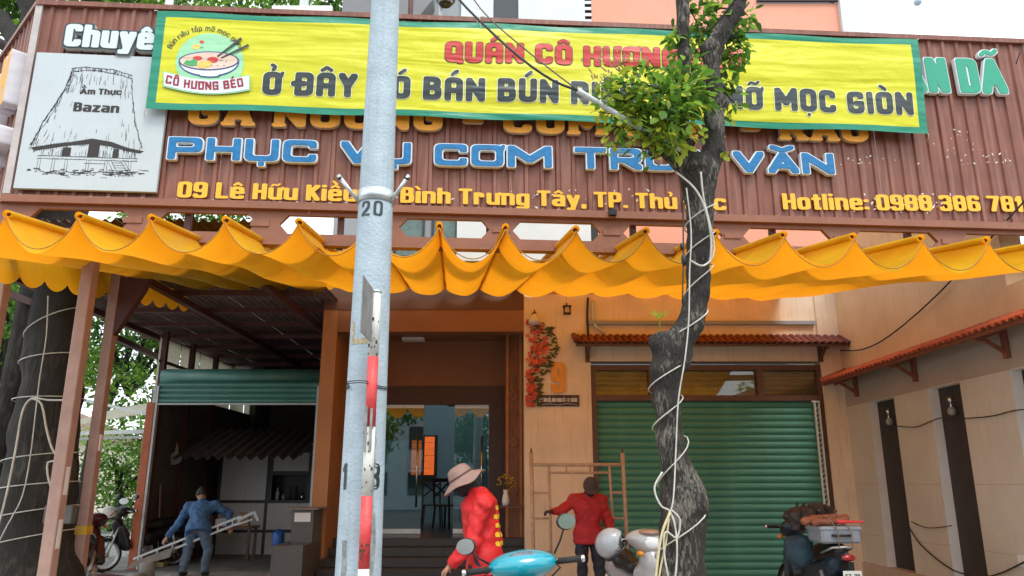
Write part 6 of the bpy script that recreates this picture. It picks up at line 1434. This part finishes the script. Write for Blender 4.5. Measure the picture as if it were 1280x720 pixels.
for py in (616, 648, 690):
    z = zr(py); pf(tt(Lf, Lb, z), tt(il, ilb, z), .012, 'rung'); pf(tt(Rt, Rb, z), tt(ir, irb, z), .014, 'rung')
pf(tt(Lf, Lb, .46), ilb, .012, 'rung'); pf(tt(Rt, Rb, .46), irb, .012, 'rung')
for f_ in (.38, .64): a, c = tt(Lf, Lb, zr(581)).lerp(tt(Rt, Rb, zr(581)), f_), tt(Lf, Lb, zr(591)).lerp(tt(Rt, Rb, zr(591)), f_); pf(a, c, .010, 'strut')
for p_ in (Lf, Rt): MB().tube([p_, p_+V3(0, 0, .07)], [.016, .006], 8).build('pin', M['maroon'], sf)
# ================= motorbikes =================
def wheel(t, x, r_, m_rim, spokes=True, w=.045, y=0):
    o = MB().lathe([(r_-.055, -w*.8), (r_-.03, -w), (r_-.008, -w*.6), (r_, 0), (r_-.008, w*.6), (r_-.03, w), (r_-.055, w*.8)], (0, 0, 0), 'y', 32).build('wheel', M['rubber'], t, (x, y, r_))
    MB().lathe([(r_-.055, -w*.75), (r_-.075, -w*.5), (r_-.068, 0), (r_-.075, w*.5), (r_-.055, w*.75)], (0, 0, 0), 'y', 32).build('rim', m_rim, o)
    b = MB().lathe([(.0, -.05), (.045, -.05), (.05, 0), (.045, .05), (0, .05)], (0, 0, 0), 'y', 16)
    n = 18 if spokes else 5
    for k in range(n): a = 2*math.pi*k/n; b.tube([(.04*math.cos(a), (.03 if k % 2 else -.03)*(1 if spokes else 0), .04*math.sin(a)), ((r_-.07)*math.cos(a+.15), 0, (r_-.07)*math.sin(a+.15))], .0025 if spokes else .012, 5)
    b.build('hub', M['silver'], o); return o
def mirror(t, a, c, fwd, size=(.062, .045), m=None):
    """stalk from a to head centre c, facing back along -fwd"""
    o = MB().tube([a, V3(*a).lerp(V3(*c), .5)+V3(0, 0, -.015), c], .006, 8).build('mirror_stalk', M['black'], t); f = Vector(fwd).normalized(); q_ = f.to_track_quat('Y', 'Z').to_matrix()
    b = MB().ell((0, 0, 0), (size[0]+.006, .022, size[1]+.006), rot=None); b.v = [tuple(q_ @ Vector(v)+Vector(c)) for v in b.v]; s = b.build('mirror_shell', m or M['black'], o)
    g_ = MB(); n = 26; base = Vector(c)-f*.0235; g_.add([tuple(base+q_ @ V3(size[0]*math.cos(2*math.pi*k/n), 0, size[1]*math.sin(2*math.pi*k/n))) for k in range(n)], [tuple(range(n))]); g_.build('mirror_glass', M['chrome'], s, fix=False)
def bike(loc, heading, label, body, body2, rim, scooter=False, seatm=None, plate=None, mirrors=True, fine=.016, headlight=True, scale=1.0, hb_m=None):
    t = empty('motorbike', loc, heading, label, 'motorbike'); t.scale = (scale,)*3
    wheel(t, .62, .285, rim, not scooter); wheel(t, -.62, .285, rim, not scooter)
    ax_, Gd = grid((-1.0, -.3, .2), (.85, .3, 1.18), fine)
    # main body shell
    V = cap(Gd, (.50, 0, .80), (.36, 0, .52), .075, .10); V = smin(V, cap(Gd, (.46, 0, .86), (.40, 0, .62), .10, .13) if scooter else cap(Gd, (.46, 0, .84), (.30, 0, .60), .06, .07), .06)
    for s_ in (-1, 1): V = smin(V, cap(Gd, (.42, .11*s_, .74), (.30, .15*s_, .42), .035, .05), .05)
    V = smin(V, cap(Gd, (.28, 0, .42), (-.1, 0, .46), .09, .10), .06); V = smin(V, cap(Gd, (-.1, 0, .56), (-.62, 0, .68), .11, .10), .08); V = smin(V, cap(Gd, (-.55, 0, .70), (-.86, 0, .80), .075, .035), .05)
    nets(V, ax_, 'body_shell', [body, body2], t, matfn=lambda x, y, z: ((x < .40 if scooter else x < .34) & (x > -.12) & (z < (.9 if scooter else .50)) & ((x > .1) | (z < .5))).astype(int))
    V = smin(cap(Gd, (0.02, 0, .735), (-.30, 0, .77), .075, .10), cap(Gd, (-.30, 0, .77), (-.72, 0, .83), .10, .08), .05); V = np.maximum(V, -(Gd[2]-.70)); nets(V, ax_, 'seat', seatm or M['black'], t)
    # front fender and fork
    fb = MB(); n = 14
    for i in range(n+1):
        a = R(-5+i*150/n); r_ = .315
        for w_, dz in ((-.055, -.02), (-.04, 0), (.04, 0), (.055, -.02)): fb.v.append((.62+(r_+dz)*math.cos(a), w_, .285+(r_+dz)*math.sin(a)))
    fb.f = [(i*4+k, i*4+k+1, i*4+k+5, i*4+k+4) for i in range(n) for k in range(3)]; fb.m = [0]*len(fb.f); fb.sm = [True]*len(fb.f); fb.build('front_fender', body, t, fix=False)
    MB().tube([(.62, .07, .285), (.46, .07, .78)], .018, 8).tube([(.62, -.07, .285), (.46, -.07, .78)], .018, 8).build('fork', M['silver'], t)
    rb = MB()
    for i in range(10):
        a = R(30+i*14); r_ = .33
        for w_ in (-.06, .06): rb.v.append((-.62+r_*math.cos(a), w_, .285+r_*math.sin(a)))
    rb.f = [(i*2, i*2+1, i*2+3, i*2+2) for i in range(9)]; rb.m = [0]*9; rb.sm = [True]*9; rb.build('rear_fender', M['black'], t, fix=False)
    MB().box(-.2, .22, -.09, .09, .24, .42, 0, .03).lathe([(0, -.13), (.09, -.13), (.1, 0), (.09, .13), (0, .13)], (-.02, 0, .32), 'y', 16).build('engine', M['silver'], t)
    MB().tube([(.1, -.1, .26), (-.2, -.13, .22), (-.45, -.14, .30), (-.78, -.15, .38)], [.02, .022, .045, .045], 12).build('exhaust', M['silver'], t)
    for s_ in (-1, 1): MB().tube([(-.62, s_*.1, .285), (-.5, s_*.12, .62)], .022, 8).build('shock', M['silver'], t)
    # handlebar cowl
    V = smin(elp(Gd, (.40, 0, 1.02), (.13, .21 if scooter else .15, .085)), elp(Gd, (.46, 0, .97), (.10, .14, .09)), .04)
    nets(V, ax_, 'handlebar_cowl', body, t)
    MB().tube([(.36, -.33, 1.02), (.38, -.14, 1.01), (.38, .14, 1.01), (.36, .33, 1.02)], .012, 8).build('handlebar', M['black'], t)
    for s_ in (-1, 1):
        g_ = MB().tube([(.355, s_*.21, 1.02), (.34, s_*.35, 1.02)], .019, 12).build('grip', M['rubber'], t); MB().tube([(.34, s_*.348, 1.02), (.338, s_*.37, 1.02)], .022, 12).build('bar_end', M['chrome'], g_)
        MB().tube([(.41, s_*.17, 1.02), (.43, s_*.26, 1.015), (.40, s_*.36, 1.01)], .006, 6).build('brake_lever', M['silver'], t)
        if mirrors: mirror(t, (.40, s_*.18, 1.05), (.36, s_*.34, 1.26), (1, -.12*s_, -.05))
        MB().ell((.53, s_*.12, .90), (.04, .035, .025)).build('indicator', mat('amber_lens', (.7, .25, .02), .2), t)
    if headlight:
        o = MB().ell((.535, 0, .985), (.035, .085, .055)).build('headlight', mat('headlight_glass', (.75, .78, .8), .08, spec=1), t)
    MB().ell((-.90, 0, .78), (.03, .075, .035)).build('tail_light', mat('tail_red', (.35, .01, .012), .15, spec=.8), t)
    MB().tube([(-.55, .12, .80), (-.80, .11, .87), (-.86, 0, .88), (-.80, -.11, .87), (-.55, -.12, .80)], .012, 8).build('grab_rail', M['silver'], t)
    if plate:
        o = MB().box(-.952, -.945, -.095, .095, .52, .66).build('licence_plate', M['white_p'], t)
        for txt, z in plate:
            tw = text_width(txt, 'fat'); x = 0
            for ch in txt:
                gw_ = gwidth(ch, STY['fat'])
                if ch != ' ': mb = MB(); sc_ = .15/tw; slab(mb, glyph(ch, 'fat'), 0, None, 0, T=lambda a, z_, y, x=x, sc_=sc_, z=z: (-.9535, .075-(x+a)*sc_, z+z_*.045)); mb.build('plate_letter', M['ink'], o, fix=False)
                x += gw_+STY['fat']['gap']
        MB().box(-.944, -.80, -.03, .03, .56, .74).build('plate_holder', M['black'], t)
    return t
# turquoise scooter seen from its rider's side
m_tq = mat('turquoise_paint', (.0, .30, .40), .22, .04, 3, spec=.7, coat=.7)
p = at(650, 700, 5.15)
sc = bike((p.x, 5.15-.42, .0), R(90), 'turquoise scooter in the foreground between the blue pole and the tree', m_tq, M['black'], M['silver'], scooter=True, plate=None, mirrors=False, fine=.012, scale=1.06)
# place: handlebar cowl centre at local (.40,0,1.02)
sc.location = (p.x, 5.15-.42, p.z-1.06*1.05)
sc.location.x += .18; sc.location.z = .03; sc.rotation_euler = (R(-6), 0, R(97))
V_ = MB(); V_.ell((0, 0, 0), (.042, .105, .03)); V_.v = [tuple(Matrix.Rotation(R(-38), 3, 'Y') @ Vector(v)+V3(.335, .0, 1.065)) for v in V_.v]; V_.build('display', mat('display_glass', (.10, .16, .22), .08, .5, 30, spec=1), sc)
mirror(sc, (.40, -.20, 1.06), (.36, -.285, 1.24), (1, .15, -.07), (.056, .044)); mirror(sc, (.40, .19, 1.04), (.36, .33, 1.165), (1, -.35, -.05), (.054, .044))
# white and brown motorbike behind the tree, helmet on its handlebar
m_cr = mat('pearl_white_paint', (.40, .40, .41), .25, .05, 4, spec=.6, coat=.5); m_br = mat('bronze_paint', (.32, .20, .14), .3, .08, 4, coat=.5)
p = at(806, 690, 7.5)
wb = bike((p.x-.42*.17+.03, 7.5+.42*.98, .06), R(-80), 'white and bronze motorbike parked behind the street tree with a helmet on it', m_cr, M['black'], M['silver'], scooter=True, fine=.014, mirrors=False, scale=1.03)
MB().ell((.46, 0, 1.075), (.10, .11, .03)).build('top_cowl', m_br, wb)
mirror(wb, (.38, .18, 1.05), (.36, .24, 1.30), (1, .3, 0), (.05, .065))
b = MB()
for s_ in (-1, 1): b.tube([(.41, s_*.19, 1.01), (.47, s_*.24, .97), (.50, s_*.16, .90), (.48, s_*.06, .84)], .005, 6)
b.build('brake_cable', M['blackcable'], sc)
hp = at(763, 679, 7.2); hm = empty('helmet', (hp.x, 7.2, hp.z), R(-30), 'light grey open face helmet hanging on the motorbike handlebar', 'helmet')
a_, G2 = grid((-.2, -.2, -.2), (.2, .2, .2), .01); V = elp(G2, (0, 0, 0), (.145, .125, .130)); V = np.maximum(V, -elp(G2, (0, 0, -.02), (.128, .108, .115))); V = np.maximum(V, -(G2[2]+.085)); V = np.maximum(V, -elp(G2, (.14, 0, -.06), (.08, .14, .07)))
hs_ = nets(V, a_, 'shell', mat('helmet_grey', (.42, .45, .48), .25, .12, 9, coat=.5), hm, rot=(R(25), R(-35), 0))
MB().lathe([(.118, -.075), (.130, -.085), (.128, -.095), (.112, -.085)], n=28).build('edge_trim', M['black'], hs_); MB().tube([(.05, .11, -.08), (.03, .05, -.2), (.05, -.05, -.2), (.06, -.11, -.08)], .008, 6).build('chin_strap', M['black'], hs_)
# delivery motorbike at right, rear towards us
p = at(1055, 700, 8.2)
rb_ = bike((p.x-.02, 8.2+.85, .1), R(93), 'old loaded motorbike with grey box and bags parked at the right by the pillar', mat('dark_blue_plastic', (.012, .035, .06), .4, .2, 8), M['black'], M['silver'], plate=(('57-72', .585),), fine=.016, mirrors=False)
def on_b(pt): return rb_.matrix_basis @ Vector(pt)
def pile(name, V, a_, m, lab, cat, loc, rz): o = nets(V, a_, name, m, None, loc, (0, 0, rz)); return tag(o, lab, cat)
c = rb_.matrix_basis @ V3(-.62, 0, .93); ry = R(93-90)
t = empty('cargo_box', tuple(c), ry, 'battered grey plastic box strapped on the rack of the right motorbike', 'box')
MB().box(-.21, .21, -.18, .18, -.02, .15, 0, .02).build('tub', mat('grey_box', (.26, .30, .35), .5, .15, 9, streak=.3), t); MB().box(-.222, .222, -.192, .192, .11, .145, 0, .01).build('rim', mat('grey_box_rim', (.30, .34, .38), .5, .15, 9), t)
MB().tube([(-.10, -.183, .06), (-.08, -.21, .06), (.08, -.21, .06), (.10, -.183, .06)], .012, 8).build('handle', M['black'], t)
for x in (-.06, .08): MB().tube([(x, -.225, -.05), (x+.01, -.222, .1), (x-.04, -.14, .24), (x-.05, .1, .24), (x-.05, .22, .0)], .006, 5).build('strap', mat('tan_strap', (.28, .2, .12), .8), t)
a_, G2 = grid((-.45, -.3, -.1), (.45, .3, .3), .014)
V = U(.04, cap(G2, (-.26, 0, .03), (.18, .02, .05), .05, .045), cap(G2, (-.2, -.12, .02), (.1, -.14, .03), .04, .035), cap(G2, (-.1, .1, .04), (.22, .1, .04), .05, .035))+.014*wob(G2, 30)+.006*wob(G2, 70, 3)
pile('tarpaulin', V, a_, mat('rust_orange_tarp', (.30, .10, .055), .75, .3, 9, .3, 40), 'crumpled rust orange tarpaulin on top of the grey box', 'tarpaulin', c+V3(-.03, 0, .17), ry)
V = U(.01, cap(G2, (.05, -.16, .03), (.30, -.20, .03), .022, .012)); pile('red_cloth', V, a_, mat('bright_red_cloth', (.7, .06, .06), .7), 'bright red pointed cloth tip sticking out over the grey box', 'cloth', c+V3(-.06, 0, .165), ry)
V = U(.03, elp(G2, (-.1, 0, .05), (.22, .15, .10)), elp(G2, (.1, .05, .08), (.18, .14, .10)), elp(G2, (-.25, -.05, -.0), (.09, .1, .12)))+.022*wob(G2, 34, 2)+.010*wob(G2, 80, 5)
bgp = rb_.matrix_basis @ V3(-.28, 0.05, 1.12); pile('bundle', V, a_, mat('dark_bag', (.035, .025, .022), .6, .4, 12, .4, 40), 'dark bundle of bags and tools piled on the motorbike seat', 'bag', bgp, ry+.2)
rs = random.Random(8); b = MB()
for k in range(26):
    a = V3(rs.uniform(-.25, .25), rs.uniform(-.15, .1), rs.uniform(.02, .10)); b.tube([a, a+V3(rs.uniform(-.08, .08), rs.uniform(-.06, .06), rs.uniform(.04, .12))], rs.uniform(.006, .016), 5, rs.randrange(2))
o = b.build('tool_handles', [mat('tan_scrap', (.28, .18, .12), .7), M['ink']], None, tuple(bgp), (0, 0, ry+.2)); tag(o, 'tangle of tool handles and straps sticking out of the dark bundle', 'tools')
V = U(.04, elp(G2, (0, 0, .0), (.12, .20, .16)))+.012*wob(G2, 24); a3, G3 = grid((-.25, -.3, -.3), (.25, .3, .3), .014); V = U(.05, elp(G3, (0, 0, 0), (.10, .16, .15)), elp(G3, (0, -.02, .10), (.11, .14, .07)))+.012*wob(G3, 24)
pile('saddle_bag', V, a3, mat('navy_bag', (.02, .05, .075), .7, .3, 9, .3, 40), 'navy saddle bag hanging on the left flank of the loaded motorbike', 'bag', rb_.matrix_basis @ V3(-.42, .30, .80), R(93))
# left motorbikes
p = at(131, 700, 14.2)
lb = bike((p.x+.38, 14.7, .1), R(-128), 'black motorbike with spoked wheels parked behind the posts on the left, facing us', M['black'], M['black'], M['silver'], fine=.02, mirrors=True, scale=1.02)
hq = at(136, 642, 13.9); hl_ = nets(*(lambda a, G: (np.maximum(np.maximum(elp(G, (0, 0, 0), (.14, .12, .13)), -elp(G, (0, 0, -.02), (.12, .10, .115))), -(G[2]+.08)), a))(*grid((-.2, -.2, -.2), (.2, .2, .2), .014)), 'helmet', mat('helmet_white', (.6, .58, .52), .3, .1, 9), None, tuple(hq), (R(20), R(20), 0)); tag(hl_, 'dirty white helmet hanging on the black motorbike at left', 'helmet')
p = at(95, 700, 10.4)
lb2 = bike((p.x-.3, 10.4+.85, .1), R(112), 'motorbike half hidden behind the steel posts, rear with licence plate towards us', mat('dark_red_plastic', (.05, .008, .009), .3, .1, 8), M['black'], M['silver'], plate=(('', .6),), fine=.02)
# pots, footings, stool with blue can
for px, py, y, lab in ((186, 690, 13.2, 'stubby concrete footing left of the worker in blue'), (170, 716, 13.0, 'low concrete block at the foot of the orange post')):
    p = at(px, py, y); tag(MB().lathe([(0, 0), (.13, 0), (.12, .22 if px > 180 else .1), (.09, .26 if px > 180 else .12), (0, .26 if px > 180 else .12)], n=14).build('concrete_footing', M['concrete'], None, (p.x, y, .1)), lab, 'footing', 'footings by the shutter')
p = at(352, 700, 14.0); t = empty('folding_chair', (p.x, 14.0, .1), R(20), 'folding chair with pale legs and a dark backrest beside the porch steps', 'chair')
for s_ in (-.2, .2): MB().bar((-.15, s_, 0), (.22, s_, .75), .025, .025).build('leg', M['white_p'], t); MB().bar((.2, s_, 0), (-.12, s_, .42), .025, .025).build('leg', M['white_p'], t)
MB().box(-.15, .2, -.2, .2, .40, .43, 0, .01).build('seat', M['wood'], t); MB().poly([(.1, .45), (.16, .45), (.36, .9), (.30, .9)], -.2, .2).build('backrest', M['ink'], t)
tag(MB().lathe([(0, 0), (.10, 0), (.105, .03), (.105, .22), (.08, .27), (.03, .28), (.03, .31), (0, .31)], n=20).build('blue_can', mat('blue_plastic', (.01, .10, .42), .35, .1, 8), None, (p.x-.08, 13.98, .535)), 'blue plastic can standing on the folding chair', 'can')
# clutter inside the shed
p = at(205, 568, 15.5); V = U(.03, elp(G2 := grid((-.3, -.15, -.35), (.3, .15, .35), .018)[1], (0, 0, -.08), (.13, .07, .13)), cap(G2, (0, 0, 0), (0, 0, .22), .05, .012))+.014*wob(G2, 26)
tag(nets(V, grid((-.3, -.15, -.35), (.3, .15, .35), .018)[0], 'plastic_bag', mat('cream_plastic_bag', (.45, .42, .36), .5, .15, 9), None, (-6.74, 15.6, p.z)), 'cream plastic bag hanging on the dark side boarding of the shed', 'bag')
p = at(285, 675, 16.2); t = empty('work_bench', (p.x, 16.2, .125), 0, 'low dark workbench behind the worker in blue', 'bench'); MB().box(-.75, .55, -.25, .25, .62, .66, 0, .006).build('bench_top', M['wood'], t)
for sx in (-.68, .48):
    for sy in (-.2, .2): MB().box(sx-.025, sx+.025, sy-.025, sy+.025, 0, .62).build('leg', M['wood'], t)
for k, (dx, w, h, m_, lab) in enumerate(((-.5, .26, .2, mat('red_crate', (.35, .03, .03), .5), 'small red crate left on the low workbench'), (-.1, .3, .14, M['zinc'], 'flat grey metal tray in the middle of the low workbench'), (.3, .2, .26, mat('cardboard', (.30, .20, .11), .8, .1, 9), 'brown carton at the right end of the low workbench'))):
    c = empty('crate' if k == 0 else ('tray' if k == 1 else 'carton'), (p.x+dx, 16.2, .786), .1*k, lab, ('crate', 'tray', 'carton')[k])
    b = MB(); b.box(-w/2, w/2, -.12, .12, 0, .012)
    b.box(-w/2, w/2, -.12, -.108, .012, h).box(-w/2, w/2, .108, .12, .012, h).box(-w/2, -w/2+.012, -.108, .108, .012, h).box(w/2-.012, w/2, -.108, .108, .012, h); b.build('sides', m_, c)
    MB().box(-w/2-.008, w/2+.008, -.128, -.121, h-.03, h-.01).build('rim', m_, c)
tag(MB().tube([(-6.6, 15.0, .13), (-6.74, 15.05, 1.6)], .014, 8).box(-6.75, -6.45, 14.9, 15.1, .126, .2).build('broom', mat('broom_straw', (.4, .3, .15), .8)), 'straw broom leaning on the dark side boarding', 'broom')
bq = at(120, 705, 13.2)
rs = random.Random(12)
for k in range(5):
    p = at(120+rs.uniform(-5, 60), 712, 13.4+rs.uniform(-.4, .4)); a = V3(0, 0, .02); tag(MB().bar(a, a+V3(rs.uniform(.3, .5)*rs.choice((-1, 1)), rs.uniform(-.2, .2), .02), .05, .03).build('scrap_bar', M['zinc'] if k % 2 else M['maroon'], None, (p.x, p.y, .1)), ['grey steel offcut lying flat near the orange post', 'brown steel offcut near the black motorbike wheel', 'short grey offcut in front of the shutter', 'rusty offcut lying behind the second post', 'grey offcut touching the concrete block'][k], 'scrap', 'steel offcuts on the ground')
print('objects', len(bpy.data.objects))
# ================= across the road behind the photographer: what the glass and mirrors reflect =================
random.seed(31)
for i, (x, w, h, c, lab) in enumerate(((-14, 9, 7, (.7, .68, .6), 'cream town house across the road, left'), (-4, 8, 9, (.5, .6, .64), 'tall grey town house across the road'), (5, 8, 6.5, (.55, .42, .32), 'ochre town house across the road'), (14, 9, 8, (.5, .5, .5), 'pale town house across the road, right'))):
    t = empty('town_house', (x*1.6, -24, 0), 0, lab, 'house', 'town houses across the road')
    MB().box(-w/2, w/2, -6, 0, 0, h).build('wall', mat('opposite_wall_%d' % i, c, .85, .12, 1), t)
    MB().box(-w/2-.2, w/2+.2, -6.2, .3, h, h+.25).build('roof_slab', M['concrete'], t)
    for fz in range(int(h//3)):
        for k in range(3): MB().box(-w/2+.8+k*w/3, -w/2+2.1+k*w/3, .0, .05, .9+fz*3, 2.4+fz*3).build('window', M['inkdark'], t)
for i, x in enumerate((-8, -1.5, 4.5, 11)):
    t = empty('roadside_tree', (0, 0, 0), 0, ['bushy tree across the road, far left', 'bushy tree across the road, left of the middle', 'bushy tree across the road, right of the middle', 'bushy tree across the road, far right'][i], 'tree', 'trees across the road')
    cl2 = [(Vector((x+random.gauss(0, 1.3), -13+random.gauss(0, .9), 4.2+random.gauss(0, 1.0))), random.uniform(.6, 1.1)) for _ in range(14)]
    crown_mesh(cl2, 2600, .30, 'crown', t, LM[:3])['kind'] = 'stuff'; MB().tube([(x, -13, 0), (x+.1, -13, 2), (x, -13, 4.4)], [.2, .16, .08], 8).build('trunk', m_bark2, t)
